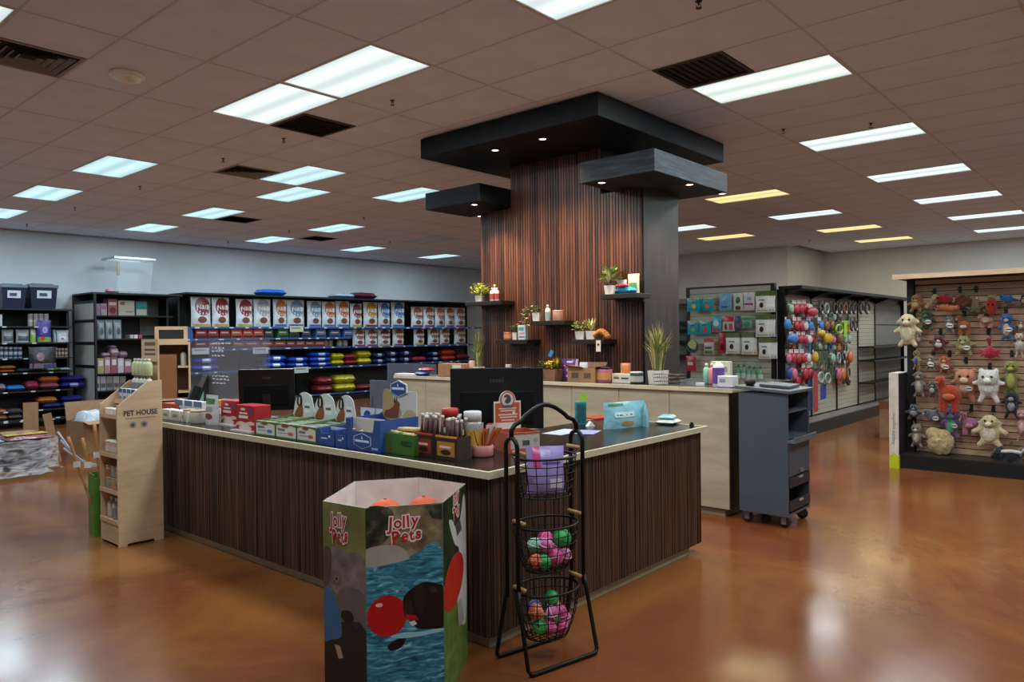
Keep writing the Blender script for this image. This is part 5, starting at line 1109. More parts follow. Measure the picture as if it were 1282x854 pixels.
def plant(label, loc, w_, ph_, fol, cols, potc='#d3cfc6', style='bush', seed=0, rz=MX+.4, fw=1.0):
    fol *= 1.22; t = thing('potted_plant', label, 'plant', loc, rz); pot(t, w_, ph_, potc); r = random.Random(seed)
    mb = MB(); mb2 = MB()
    n = {'bush': 130, 'broad': 46, 'spike': 22, 'trail': 120}[style]
    for i in range(n):
        M_ = mb if i % 3 else mb2
        an = r.uniform(0, 2*PI); el = r.uniform(.1, 1.4)
        if style == 'bush':
            rr = fol*r.uniform(.35, 1); c = (rr*.95*math.cos(an)*math.cos(el)*fw, rr*.95*math.sin(an)*math.cos(el)*fw, ph_+rr*math.sin(el)); leaf(M_, c, (math.cos(an), math.sin(an), r.uniform(-.3, .8)), fol*.35, fol*.2, .1)
        elif style == 'broad':
            c = (r.uniform(-.02, .02), r.uniform(-.02, .02), ph_+fol*r.uniform(.1, .7)); leaf(M_, c, (math.cos(an), math.sin(an), r.uniform(.0, 1.2)), fol*r.uniform(.6, .85), fol*.34, .12)
        elif style == 'spike':
            leaf(M_, (r.uniform(-.01, .01), r.uniform(-.01, .01), ph_*.9), (math.cos(an)*.5, math.sin(an)*.5, 1.1), fol*r.uniform(.6, 1.05), fol*.16, .03)
        else:
            rr = fol*r.uniform(.2, 1); z = ph_+fol*.5*r.uniform(-.1, 1) if r.random() < .6 else ph_-fol*r.uniform(0, .8)
            x = r.uniform(-1, .4)*fol*.9 if z > ph_ else -fol*r.uniform(.55, .95); leaf(M_, (x, r.uniform(-.04, .04), z), (math.cos(an), math.sin(an), r.uniform(-.6, .6)), fol*.28, fol*.2, .1)
    o = obj('foliage', mb, col(cols[0], .55, 0, .25, 30), t); o['kind'] = 'stuff'; o = obj('young_leaves', mb2, col(cols[1], .5, 0, .2, 30), t); o['kind'] = 'stuff'
    st_ = MB()
    for i in range(5): st_.tube([(0, 0, ph_*.84), (r.uniform(-.02, .02), r.uniform(-.02, .02), ph_+fol*.5)], .003, 5)
    obj('stems', st_, col('#5a6632', .7), t)
    return t
def shx(px, key, d=.13): p = PX(px, 400, W-d); return (W-d, p.y, SHELF[key])
plant('potted plant with yellow green leaves on the left edge shelf of the column', shx(600.5, 's1'), .085, .075, .115, ('#bccb45', '#e3e37e'), seed=1)
for k, (px, h_) in enumerate(((616.5, .15), (619.5, .19), (622.5, .15))):
    p = shx(px, 's1', (.17, .09, .16)[k]); bottle('shampoo_bottle', ['front left white bottle with red label','taller white bottle behind the other two','front right white bottle with red label'][k]+' on the column shelf', 'bottle', p, .027, h_, '#d9d2cc', '#e6e2dd', '#a8453f', 'white and red bottles', 12)
p = shx(635.5, 's2'); jar('orange_candle', 'square orange candle on the lowest left column shelf', 'candle', p, .045, .085, col('#b5653a', .3), None, 0, '#c98a5e')
plant('tiny potted succulent on the lowest left column shelf', shx(644.5, 's2', .09), .05, .08, .07, ('#7d8a5a', '#a8ad80'), style='broad', seed=3)
p = shx(653.5, 's2', .16); carton('pale_carton', 'pale blue and white treat pack on the lowest left column shelf', 'box', (W-.17, p[1], p[2]), MX, .105, .16, .05, '#c9cfce', (('teal_band', rect(0.1,.8,.62,.85), '#4a97a3'), ('pink_band', rect(.1,.9,.4,.5), '#c98f86'), ('grey_band', rect(.1,.9,.15,.25), '#6f7d86')))
plant('trailing variegated plant spilling over the middle column shelf', shx(672, 's3', .15), .08, .09, .13, ('#6f7d55', '#c2c7a8'), style='trail', seed=5)
p = shx(686, 's3', .15); bottle('pump_bottle', 'white pump bottle on the middle column shelf', 'bottle', p, .03, .17, '#cfcac2', '#e3dfd8', '#7fa3a3')
p = shx(698.5, 's3', .13); jar('pink_jar', 'square pinkish lidded jar on the middle column shelf', 'jar', p, .056, .11, col('#b98d7c', .3), '#c9a597', .15)
plant('small green plant in a white pot, left of two on the lower column shelf', shx(726.5, 's4', .14), .095, .085, .09, ('#7b9056', '#b3bf85'), seed=7)
plant('spiky yellow edged plant in a white pot on the lower column shelf', shx(740, 's4', .14), .095, .085, .13, ('#a5b455', '#e6e09a'), style='spike', seed=8)
t = thing('plush_carrot', 'orange plush toy draped over the edge of the lower column shelf', 'plush toy', (W-.15, PX(755, 420, W-.15).y, SHELF['s4']), MX)
mb = MB()
for q in range(9):
    s = q/8; mb.ell((-.085+.14*s, 0, .045+.04*math.sin(PI*s)-.015*s), (.032, .035, .032-.008*abs(s-.5)), 10, 8)
obj('body', mb, plush('#b8722a'), t, True); obj('white_tag', MB().box(-.0,.055,-.125,-.122,-.12,-.01), card('#d6cfc6'), t); obj('tag_print', MB().prism(ellp(.028, -.05, .015, .012, 10), -.127, -.125, 'y'), card('#4a3a34'), t); obj('tag_string', MB().tube([(.028,-.04,.05),(.028,-.115,.02),(.028,-.1235,-.012)], .002, 5), BLACK, t)
plant('leafy pink and green plant in a white pot on the highest column shelf', shx(764, 's5', .14), .1, .09, .15, ('#6f9150', '#d3d39a'), style='broad', seed=11)
p = shx(776, 's5', .17); lying('folded_bandana', 'red folded bag lying on top of the blue one on the highest column shelf', 'bag', (p[0], p[1]-.03, p[2]+.066), MX, .13, .08, .03, '#b02a35')
p = shx(783, 's5', .15); lying('blue_bag', 'blue bag lying flat on the highest column shelf', 'bag', (W-.13, p[1]-.0, p[2]), MX, .2, .12, .065, '#2f86b3')
p = shx(795, 's5', .06); pouch('green_pouch', 'white and green pouch standing at the right end of the highest column shelf', 'pouch', (W-.045, p[1]+.02, p[2]), MX+.2, .12, .2, .05, '#c7cbb5', (('green_print','rect',(-.7,.7,.2,.55),'#3f8a4a'),))
p = shx(786, 's5', .04); pouch('white_pouch', 'white pouch with a blue print standing behind the blue bag on the column shelf', 'pouch', (W-.034, p[1]+.07, p[2]), MX, .12, .15, .04, '#cfd3d4', (('blue_print','rect',(-.6,.6,.4,.6),'#7d95a5'),))
# ------------------------------------------------------------------ back counter
def onb(px, X=6.18): return (X, PX(px, 470, X).y, ZB)
def bw(px0, px1, X=6.18): return abs(PX(px0, 470, X).y-PX(px1, 470, X).y)
t = thing('open_carton', 'small open brown cardboard carton on the back counter', 'carton', onb(734, 6.14), MX)
w_ = bw(717, 751)/2; h_ = .145
for a_ in ((-w_,w_,-.09,-.086),(-w_,w_,.086,.09),(-w_,-w_+.004,-.086,.086),(w_-.004,w_,-.086,.086)): obj('side', MB().box(*a_, 0, h_), KRAFT, t)
obj('bottom', MB().box(-w_,w_,-.086,.086,0,.004), KRAFT, t)
for vs_ in ([(-w_,-.09,h_),(w_*.2,-.09,h_),(w_*.1,-.13,h_+.012),(-w_,-.15,h_+.03)], [(-w_,-.09,h_),(-w_,.09,h_),(-w_-.05,.09,h_+.02),(-w_-.05,-.09,h_+.02)], [(w_,-.09,h_),(w_,.09,h_),(w_+.05,.09,h_+.015),(w_+.05,-.09,h_+.015)], [(-w_,.09,h_),(w_,.09,h_),(w_,.13,h_+.05),(-w_,.13,h_+.05)]): obj('flap', MB().add(vs_, [(0,1,2,3)]), KRAFT, t)
for xx in (-.45, .45): decal('stamp', rect(w_*(xx-.25), w_*(xx+.25), .04, .095), card('#5a4634'), t, -.09)
o = pouch('foil_bag', 'pale bag poking out of the open brown carton', 'bag', (6.15, onb(733)[1], ZB+.005), MX, .1, .19, .06, '#a9b9bd')
pouch('purple_pouch', 'purple stand-up pouch leaning by the open brown carton', 'pouch', onb(714, 6.24), MX, bw(704, 726), .225, .08, '#5b2f78', (('silver_edge','rect',(.72,.98,.02,.98),'#b7aec4'),('pale_oval','oval',(.15,.5,.35,.12),'#c9bcd6'),('yellow_dot','oval',(.0,.22,.25,.07),'#d8c078'),('white_title','rect',(-.3,.4,.82,.9),'#cfc4dc')))
t = thing('flower_planter', 'brown paper planter of yellow flowers on the back counter', 'plant', onb(689, 6.16), MX)
w_ = bw(677, 701)/2; pot_h = .115
obj('paper_pot', MB().add([(-w_*.85,-.07,0),(w_*.85,-.07,0),(w_*.85,.07,0),(-w_*.85,.07,0),(-w_,-.08,pot_h),(w_,-.08,pot_h),(w_,.08,pot_h),(-w_,.08,pot_h)], [(3,2,1,0),(4,5,6,7),(0,1,5,4),(1,2,6,5),(2,3,7,6),(3,0,4,7)]), col('#8a6149', .7), t); decal('red_print', ellp(-w_*.45, .06, w_*.25, .03, 10), card('#9c4a3a'), t, -.083)
r = random.Random(2); g_ = MB(); yl = MB()
for i in range(150): an = r.uniform(0, 6.28); rr = r.uniform(.02, .12); leaf(g_, (rr*math.cos(an), rr*.7*math.sin(an), pot_h+r.uniform(0, .06)), (math.cos(an), math.sin(an), r.uniform(-.2, .9)), .055, .02, .1)
for i in range(36): yl.ell((r.uniform(-.03, .075), r.uniform(-.08, .02), pot_h+r.uniform(.02, .085)), (.012, .012, .009), 6, 4)
for i in range(14): an = r.uniform(-.4, .4); leaf(yl, (r.uniform(.03, .1), 0, pot_h+.03), (r.uniform(-.1, .7), r.uniform(-.3, .3), 1), .1, .014)
obj('foliage', g_, col('#52632c', .6, 0, .3, 30), t)['kind'] = 'stuff'; obj('flowers', yl, col('#d3b528', .6), t)['kind'] = 'stuff'
pk = obj('pick', MB().tube([(.0,-.02,pot_h), (.012,-.02,pot_h+.15)], .002, 5), BLACK, t); obj('blue_tag', MB().box(-.022,.022,-.002,.0,-.0,.07).xf(Matrix.Translation((.008,-.02,pot_h+.135)) @ Matrix.Rotation(.55, 4, 'Y')), card('#2f7cc0'), pk)
for k, (px, z) in enumerate(((636.5, 0), (637, .078), (646.5, 0))): jar('paper_cup', ['lower pale cup of the small stack on the back counter','upper pale cup of the small stack on the back counter','single pale lidded cup beside the small stack'][k], 'cup', (6.2, onb(px, 6.2)[1], ZB+z), .037, .076, '#bcbab0', '#d3d1c8', .2, '#8f9a90', 'pale cups on the back counter')
p = onb(662.5, 6.22); carton('pale_blue_box', 'pale blue box standing behind the monitor on the back counter', 'box', p, MX, bw(653, 672), .125, .06, '#a9c0c6', (('white_panel', rect(.1,.9,.45,.85), '#cdd8da'), ('grey_print', rect(.2,.7,.55,.65), '#6f8791')))
pouch('white_pouch', 'crumpled white pouch leaning on the pale blue box', 'pouch', onb(675, 6.12), MX, .13, .11, .05, '#c9c9c4')
p = onb(756.5, 6.15)
t = jar('pink_canister', 'pink treat canister with black lid on the back counter', 'canister', p, bw(748, 765)/2, .155, col('#c06a97', .35), '#26181f', .14, '#b0458c', None, 18); obj('orange_patch', MB().lathe([(bw(748,765)/2+.0016, .03), (bw(748,765)/2+.0016, .1)], 18, cap=False).xf(Matrix.Scale(1, 4)), card('#c98a4a'), t).scale = (1, 1, 1)
p = onb(777.5, 6.15)
t = carton('white_counter_box', 'white carton with black print and a tan bag in it on the back counter', 'box', p, MX, bw(766, 789), .09, .1, '#c9c7bf', (('black_print', rect(.1,.4,.45,.6), '#33343a'), ('black_print', rect(.5,.9,.45,.6), '#33343a'), ('yellow_print', rect(.1,.35,.7,.8), '#c9a63a')))
o = pouch('tan_bag', 'tan paper bag leaning up out of the white carton', 'bag', (6.2, p[1]-.02, ZB+.092), MX, .12, .1, .04, '#b3714a')
p = onb(797, 6.14); jar('dark_tin', 'dark green and white tin at the right of the back counter goods', 'tin', p, bw(790, 804)/2, .115, col('#2f3f33', .4), '#b9bdb8', .12, '#a9afa5')
def grass(label, loc, w_, ph_, ht, spread, seed, lean=0):
    t = thing('grass_plant', label, 'plant', loc, MX); pot(t, w_, ph_, '#d6d3cb', .9); r = random.Random(seed); a_ = MB(); b_ = MB()
    for i in range(190):
        an = r.uniform(0, 6.28); rr = r.uniform(0, w_*.36); sp = spread*r.uniform(.1, 1)**1.3; h = ht*r.uniform(.5, 1); x0, y0 = rr*math.cos(an), rr*math.sin(an)
        p0 = Vector((x0, y0, ph_*.85)); p1 = Vector((x0+sp*.3*math.cos(an), y0+sp*.3*math.sin(an), ph_+h*.55)); p2 = Vector((x0+sp*math.cos(an), y0+sp*math.sin(an)*.7, ph_+h*(1-.25*sp/spread)))
        wv_ = .005; s = Vector((-math.sin(an), math.cos(an), 0))*wv_
        (a_ if i % 4 else b_).add([p0-s, p0+s, p1+s, p1-s, p2], [(0,1,2,3), (3,2,4)])
    obj('blades', a_, col('#6d773c', .6, 0, .25, 20), t)['kind'] = 'stuff'; obj('dry_blades', b_, col('#bfb077', .6, 0, .2, 20), t)['kind'] = 'stuff'
grass('tall grass plant in a white square pot right of the column', (6.27, PX(824, 470, 6.27).y, ZB), bw(814, 834)*.86, .125, .52, .2, 3)
grass('tall narrow grass plant in a white pot left of the column', (6.22, PX(599.5, 465, 6.22).y, ZB), .1, .12, .5, .1, 4)
t = thing('wire_basket', 'low black wire basket at the foot of the right grass plant', 'basket', onb(838, 6.07), MX)
mb = MB(); w_, d_, h_ = bw(820, 853)/2, .06, .1
for z, s in ((0, .88), (.035, .92), (.07, .96), (h_, 1)): mb.tube([(-w_*s,-d_*s,z+.003),(w_*s,-d_*s,z+.003),(w_*s,d_*s,z+.003),(-w_*s,d_*s,z+.003)], .0022, 4, True)
for i in range(13):
    x = -1+i/6
    for s in (-1, 1): mb.tube([(x*w_*.88, s*d_*.88, .003), (x*w_, s*d_, h_+.003)], .0016, 4)
    mb.tube([(x*w_*.88, -d_*.88, .003), (x*w_*.88, d_*.88, .003)], .0016, 4)
obj('wires', mb, BLACKM, t)
# left end of the back counter
t = thing('kraft_box', 'tan cardboard shipping box on the left end of the back counter', 'box', onb(570, 6.2), MX)
w_ = bw(554, 587)/2; obj('box', MB().box(-w_,w_,-.07,.1,0,.15), KRAFT, t); decal('shipping_label', rect(w_*.1, w_*.75, .09, .14), card('#c9c3b7'), t, -.07); decal('red_stamp', rect(w_*.1, w_*.6, .02, .045), card('#b0402f'), t, -.07); obj('tape', MB().box(-w_,w_,.0,.03,.15,.151), card('#a88a5e'), t)
pouch('pink_paper_bag', 'pinkish paper bag standing between the shipping box and the grass pot', 'bag', onb(591, 6.2), MX, .1, .19, .07, '#b98f7e', (('red_print','rect',(.1,.7,.05,.3),'#b8433f'),))
lying('red_pouch', 'red pouch on top of the blue one at the left end of the back counter', 'pouch', (6.17, onb(534, 6.17)[1], ZB+.05), MX, .18, .12, .04, '#a8283c'); lying('blue_pouch', 'small blue pouch at the left end of the back counter', 'pouch', (6.12, onb(529, 6.12)[1], ZB), MX, .17, .13, .045, '#2c4a9c')
o = obj('white_notepad', MB().box(-.2,.12,-.06,.06,0,.018), WHITE, None, loc=(6.12, onb(512, 6.12)[1], ZB), rot=(0,0,MX)); tag(o, 'white papers lying at the left end of the back counter', 'paper')
t = thing('white_ball_toy', 'round white and blue toy peeping over the big monitor', 'toy', onb(619, 6.16)); obj('ball', MB().ell((0,0,.045), (.055,.05,.045), 14, 10), col('#cfd2d3', .5), t, True); obj('blue_stripe', MB().tube([(.056*math.cos(a_), .051*math.sin(a_), .045) for a_ in [2*PI*i/16 for i in range(16)]], .006, 5, True).xf(Matrix.Identity(4)), col('#3d6a94', .5), t, True)
# right end of the back counter
def boxed(px, X): return (X, PX(px, 475, X).y, ZB)
t = bottle('wipes_tub', 'white wipes tub with purple label at the right end of the back counter', 'tub', boxed(899.5, 6.1), .05, .22, '#d5d2d8', '#dedee0', '#5a3a8c', None, 18, .82, (.15, .78))
t = thing('white_roll_box', 'white and lilac box lying at the right end of the back counter', 'box', boxed(911, 6.06), MX); bevel(obj('box', MB().box(-.07,.07,-.05,.06,.012,.105), card('#d2d2d6'), t), .004); obj('lilac_base', MB().box(-.072,.05,-.055,.05,0,.012), card('#6f5f9c'), t); decal('grey_print', rect(-.05,.0,.05,.08), card('#8f8fa5'), t, -.05)
for k, (px, c, lab) in enumerate(((884.5, '#7fb5ab', 'mint green'), (891.5, '#d0817c', 'coral pink'))): bottle('spray_bottle', f'{lab} bottle with white cap at the right of the back counter', 'bottle', (6.5, PX(px, 470, 6.5).y, ZB), .032, .19, c, '#d9d9d4', None, 'bottles at the counter end')
carton('price_card', 'small white card propped on the black counter top near the wire basket', 'card', (6.15, PX(876, 481, 6.15).y, ZB), MX, .08, .03, .02, '#c9ccd0')
carton('pale_card_box', 'pale box with dark print behind the wipes tub', 'box', (6.75, PX(902, 465, 6.75).y, ZB), MX, .2, .2, .05, '#b9bdb0', (('grey_print', rect(.15,.85,.5,.75), '#7f877f'),))
# ------------------------------------------------------------------ bagged food on the wall shelving
def zs(px0, px1, pyt, pyb, key): return onY(px0, px1, pyt, pyb, YS+.12, SZ[key])
A2 = lambda x, y: (230+x/6.747, 360+y/6.747)
A3 = lambda x, y: (410+x/6.41, 360+y/6.41)
HUES = {'r': ('#7d2a2a', 'dark red', '#b59a3a'), 'g': ('#8f9291', 'grey', '#b9b9b5'), 'o': ('#a8632f', 'orange', '#3d63a0'), 'b': ('#6d8296', 'blue-grey', '#3a63a8'), 'y': ('#b07f35', 'golden', '#7a3a34'), 's': ('#3f6f9e', 'blue', '#3a5ca0'), 'n': ('#8a5636', 'brown', '#7a3340')}
row1 = [(A2,60,230,80,318,'r'),(A2,235,388,85,318,'r'),(A2,440,585,98,315,'r'),(A2,590,735,98,320,'g'),(A2,755,870,100,320,'o'),(A2,870,1020,105,320,'b'),(A2,1040,1165,115,315,'b'),(A2,1168,1280,120,315,'o'),
 (A3,65,178,110,310,'o'),(A3,180,278,130,305,'r'),(A3,287,402,118,305,'y'),(A3,405,502,122,305,'s'),(A3,512,618,118,300,'s'),(A3,672,765,155,300,'n'),(A3,768,857,155,305,'n'),(A3,860,938,160,300,'o'),(A3,940,1015,160,300,'n'),(A3,1017,1105,165,300,'n')]
row2 = [(A3,200,300,335,445,'n'),(A3,302,400,335,440,'n'),(A3,402,505,335,440,'r'),(A3,520,615,330,440,'n'),(A3,690,778,335,440,'r'),(A3,805,895,330,435,'n'),(A3,900,980,330,435,'n'),(A3,1015,1110,318,430,'n')]
for key, row, nm in (('r1', row1, 'top'), ('r2R', row2, 'second')):
    for k, (fn, x0, x1, y0, y1, h) in enumerate(row):
        a, c = fn(x0, y0), fn(x1, y1); p, w_, h_ = zs(a[0], c[0], a[1], c[1], key)
        c1, cn, c2 = HUES[h]; w_ *= .98
        t = pouch('food_bag', f'white food bag with {cn} oval on the {nm} food shelf, {ORD[k]} from the left', 'bag', (p.x, YS+.13, SZ[key]), random.uniform(-.05, .05), w_, h_, .15, '#c3c7cb', (('colour_oval','oval',(.12,.68,.8,.31),c1),('white_swoosh','oval',(.2,.34,.75,.14),'#d6d8d9'),('food_photo','oval',(.02,.24,.46,.11),'#7a4630'),('bottom_band','rect',(-.85,.85,.02,.1),c2)), 'stand', f'food bags on the {nm} shelf', 0, ('N&D', '#e2dcd4', .1, .66, .6, .14), .9)
# boxes and cans on the left half
def boxrow(fn, key, items, y0, y1, nm, what, dp=.3):
    for k, (x0, x1, c, cn) in enumerate(items):
        a, b_ = fn(x0, y0), fn(x1, y1); p, w_, h_ = zs(a[0], b_[0], a[1], b_[1], key)
        carton('food_carton', f'{cn} {what} on the {nm}, {ORD[k]} from the left', 'carton', (p.x, YS+.04, SZ[key]), 0, w_*.97, h_, dp, c, (('dark_band', rect(.05,.95,.08,.3), '#241a1c'), ('print_line', rect(.1,.8,.55,.7), '#c9a9a0')), 'food cartons on the wall shelf')
boxrow(A2, 'r2L', [(85,185,'#7c2229','dark red'),(190,280,'#832830','dark red'),(290,378,'#74242b','dark red'),(386,480,'#b1442f','orange red'),(485,570,'#a93d2c','orange red'),(575,660,'#b04330','orange red'),(668,742,'#23423f','dark green'),(782,870,'#2f6b3c','green'),(880,962,'#2a4f4a','dark green'),(985,1056,'#24486b','dark blue'),(1105,1186,'#4a6fa3','blue')], 350, 418, 'second food shelf', 'can pack')
boxrow(A3, 'r2L', [(4,88,'#27507f','deep blue'),(118,190,'#3f6fae','pale blue')], 338, 390, 'end of the second food shelf', 'can pack')
boxrow(A2, 'r3L', [(80,190,'#6d2029','dark red'),(195,310,'#6a2430','dark red'),(400,500,'#70332c','red brown'),(505,630,'#7d3a30','red brown'),(640,745,'#8a4432','red brown'),(750,850,'#8d4836','red brown'),(855,930,'#823f30','red brown'),(935,1010,'#8d4a38','red brown'),(1015,1090,'#83402f','red brown'),(1095,1180,'#8a4938','red brown')], 450, 500, 'third food shelf', 'food carton')
for k, (x0, x1) in enumerate(((1188, 1222), (1225, 1262), (1300, 1340), (1345, 1385))):
    a = A2(x0, 445); b_ = A2(x1, 500); p, w_, h_ = zs(a[0], b_[0], a[1], b_[1], 'r3L'); jar('food_can', f'tan food can at the end of the third food shelf, {ORD[k]} from the left', 'can', (p.x, YS+.15, SZ['r3L']), w_/2*.97, h_, '#9c7f68', '#b5aaa0', .1, ['#a9836a','#8f7460','#a9a19c','#8f8f98'][k], 'tan food cans')
# lying bags
def stack(fn, x0, x1, y0, y1, n, key, c, cn, label, dp=.42):
    a, b_ = fn(x0, y0), fn(x1, y1); p, w_, h_ = zs(a[0], b_[0], a[1], b_[1], key)
    for q in range(n):
        lv = '' if n == 1 else ', '+(['bottom', 'top'] if n == 2 else ['bottom', 'middle', 'top'])[q]+' of its stack'
        lying('food_sack', f'{cn} sack {label}{lv}', 'bag', (p.x+random.uniform(-.01, .01), YS+.24, SZ[key]+q*h_/n), 0, w_*.96, dp, h_/n*.97, c, 'sacks lying on the wall shelf', {'shiny blue': '#b9c6dc', 'navy': '#9aa6c4'}.get(cn))
stack(A2, 60, 290, 585, 700, 2, 'r4', '#1f3f9c', 'shiny blue', 'behind the clear counter screen')
stack(A2, 675, 862, 570, 668, 2, 'r4', '#2250b8', 'shiny blue', 'right of the clear counter screen')
stack(A2, 875, 1052, 585, 670, 2, 'r4', '#2148a8', 'shiny blue', 'in the second blue pile from the right')
stack(A2, 1060, 1240, 542, 670, 3, 'r4', '#2250b8', 'shiny blue', 'beside the yellow pile')
stack(A3, 25, 128, 525, 630, 2, 'r4', '#b5ad22', 'shiny yellow', 'next to the blue pile')
stack(A3, 130, 228, 530, 622, 2, 'r4', '#8c2a33', 'shiny dark red', 'between the two yellow piles')
stack(A3, 232, 345, 505, 622, 2, 'r4', '#b8b01f', 'shiny yellow', 'right of the dark red pile')
stack(A3, 352, 456, 518, 612, 2, 'r4', '#1f2c52', 'navy', 'right of the last yellow pile')
stack(A3, 460, 560, 505, 606, 2, 'r4', '#22305a', 'navy', 'second along from the yellow pile')
stack(A3, 565, 668, 500, 600, 2, 'r4', '#1c2748', 'navy', 'third along from the yellow pile')
stack(A3, 672, 788, 552, 590, 1, 'r4', '#8e2f40', 'dark red', 'lying alone among the navy sacks')
stack(A3, 792, 905, 510, 592, 2, 'r4', '#1d2a50', 'navy', 'left of the orange pile')
stack(A3, 908, 1020, 498, 580, 2, 'r4', '#b14428', 'orange red', 'at the right end above the shipping box')
stack(A3, 1024, 1130, 530, 580, 1, 'r4', '#6d2a33', 'dull red', 'at the far right end of the food shelf')
Z2 = lambda x, y: (200+x/3.052, 340+y/3.052)
stack(Z2, 665, 747, 393, 458, 2, 'r5', '#b5ad22', 'shiny yellow', 'behind the dog header cards')
stack(Z2, 597, 658, 400, 458, 2, 'r5', '#7c2431', 'shiny dark red', 'on the low shelf, left pile')
stack(Z2, 752, 815, 430, 470, 1, 'r5', '#7c2431', 'shiny dark red', 'on the low shelf, right one')
# top of the shelving
zt = TOPZ+.035
p, w_, h_ = onY(322, 354, 361, 370.5, YS+.2, zt); lying('food_sack', 'bright blue sack lying on top of the food shelving', 'bag', (p.x, YS+.2, zt), 0, w_, .4, .15, '#1f66c8')
p, w_, h_ = onY(415, 440, 366, 374, YS+.2, zt); lying('food_sack', 'pale grey sack lying on top of the food shelving', 'bag', (p.x, YS+.2, zt), 0, w_, .4, .12, '#8ea6ba')
p, w_, h_ = onY(440, 467, 364, 375, YS+.2, zt); lying('food_sack', 'wine red sack lying on top of the food shelving', 'bag', (p.x, YS+.2, zt), 0, w_, .4, .17, '#5c1f2c')
# shelf cards
for k, (x0, x1, y0, y1, c) in enumerate(((898,1012,325,375,'#c9c7a0'),(70,215,510,565,'#b5b7b0'),(585,715,505,560,'#b9bfc2'),(932,1055,672,722,'#c3c6c8'))):
    a, b_ = A2(x0, y0), A2(x1, y1); p, w_, h_ = onY(a[0], b_[0], a[1], b_[1], YS-.02)
    t = thing('shelf_card', ['pale yellow price card hanging below the top bags','pale price card seen through the clear screen','pale price card below the red brown cartons','white price card under the blue sacks'][k], 'card', (p.x, YS-.014, p.z), 0, 'price cards on the wall shelving')
    obj('card', MB().box(-w_/2, w_/2, -.004, 0, 0, h_), card(c), t); obj('print_line', MB().box(-w_*.38, w_*.3, -.0052, -.004, h_*.55, h_*.75), card('#7d8288'), t); obj('clip', MB().box(-.02,.02,-.002,.004,h_,h_+.03), BLACKM, t)
p, w_, h_ = onY(231, 241, 409, 431, YS-.1)
t = thing('round_blue_sign', 'rounded blue shelf sign at the left end of the food shelving', 'sign', (p.x, YS-.12, p.z), 0); obj('disc', MB().prism(ellp(0, h_/2, w_/2, h_/2, 24), 0, .012, 'y'), card('#1f4f8c'), t); decal('white_mark', rect(-w_*.3, w_*.1, h_*.2, h_*.3), card('#9fb8d8'), t, 0); obj('arm', MB().box(-.01,.01,.012,.16,h_*.45,h_*.5), BLACKM, t)
p = PY(422-2, 440, YS-.03)
# ------------------------------------------------------------------ corner section
def on2(px0, px1, pyt, key, tab, dy=.05):
    p, w_, h_ = onY(px0, px1, pyt, pyt+10, YS+dy, tab[key]); return p, w_, h_
K = lambda x, y: (x/3.882, 280+y/3.882)
def kbox(x0, x1, y0, key, c, label, prints=(), tab=SBZ, dp=.25, txt=None):
    a = K(x0, y0); b_ = K(x1, y0); p, w_, h_ = on2(a[0], b_[0], a[1], key, tab)
    return carton('food_carton', label, 'carton', (p.x, YS+.05, tab[key]), 0, w_*.96, h_, dp, c, prints)
def kpouch(x0, x1, y0, key, c, label, patches=(), tab=SBZ):
    a = K(x0, y0); b_ = K(x1, y0); p, w_, h_ = on2(a[0], b_[0], a[1], key, tab, .12)
    return pouch('food_bag', label, 'bag', (p.x, YS+.12, tab[key]), 0, w_*.97, h_, .13, c, patches)
kbox(458, 488, 390, 'b1', '#a98fa5', 'lilac carton at the left of the corner top shelf', (('pink_print', rect(.1,.9,.3,.7), '#c27fa0'),))
kbox(490, 520, 388, 'b1', '#b7a3b0', 'pale lilac carton second on the corner top shelf', (('pink_print', rect(.1,.9,.5,.8), '#b0738f'),))
kbox(524, 570, 366, 'b1', '#a8646c', 'rose carton with food picture on the corner top shelf', (('food_photo', ellp(.5,.3,.35,.2), '#6d3a25'), ('white_print', rect(.1,.9,.62,.8), '#d8d0cc')))
kbox(574, 655, 374, 'b1', '#c9c3b5', 'large cream carton in the middle of the corner top shelf', (('brown_print', rect(.1,.4,.7,.9), '#a35d3a'), ('grey_print', rect(.45,.9,.2,.3), '#9a958a')))
kbox(659, 716, 378, 'b1', '#2f8a80', 'teal carton at the right of the corner top shelf', (('cream_panel', rect(.05,.95,.05,.45), '#c9c5b0'),))
for k, (x0, x1) in enumerate(((470, 508), (510, 548), (550, 590))): kpouch(x0, x1, 468, 'b2', '#9a9da0', f'grey food bag on the corner second shelf, {ORD[k]} from the left', (('dark_photo','oval',(0,.4,.5,.2),'#4b4f54'),('teal_top','rect',(-.7,.7,.85,.97),'#5f9a9c')))
for k, x0 in enumerate((632, 652, 674)): kbox(x0, x0+18, 540, 'b2', ['#b5aaa8','#cfcac8','#a8453f'][k], ['small grey carton','small white carton','small red carton'][k]+' beside the grey bags on the corner shelf')
for k, (x0, x1, y0) in enumerate(((474, 505, 655), (507, 537, 650), (539, 570, 648), (572, 602, 655), (604, 640, 660))): kbox(x0, x1, y0, 'b3', ['#a89560','#a0737a','#8c4a55','#b5a9ae','#94626c'][k], ['mustard','rose grey','wine','pale grey','dusty rose'][k]+' carton in the lower row of the corner third shelf', (('white_panel', rect(.15,.85,.5,.85), '#c9c0c2'),))
zb3 = SBZ['b3']
for k, (x0, x1, y0, y1) in enumerate(((500, 540, 628, 650), (542, 582, 605, 648), (584, 625, 625, 655), (540, 570, 592, 606))):
    a, b_ = K(x0, y0), K(x1, y1); p, w_, h_ = onY(a[0], b_[0], a[1], b_[1], YS+.05); lying('treat_bag', ['left','middle','right','topmost'][k]+' pinkish bag heaped on the corner third shelf cartons', 'bag', (p.x, YS+.19, max(p.z, zb3+.30)), 0, w_, .25, h_, ['#9c7f90','#a5868c','#8f6a78','#93838f'][k])
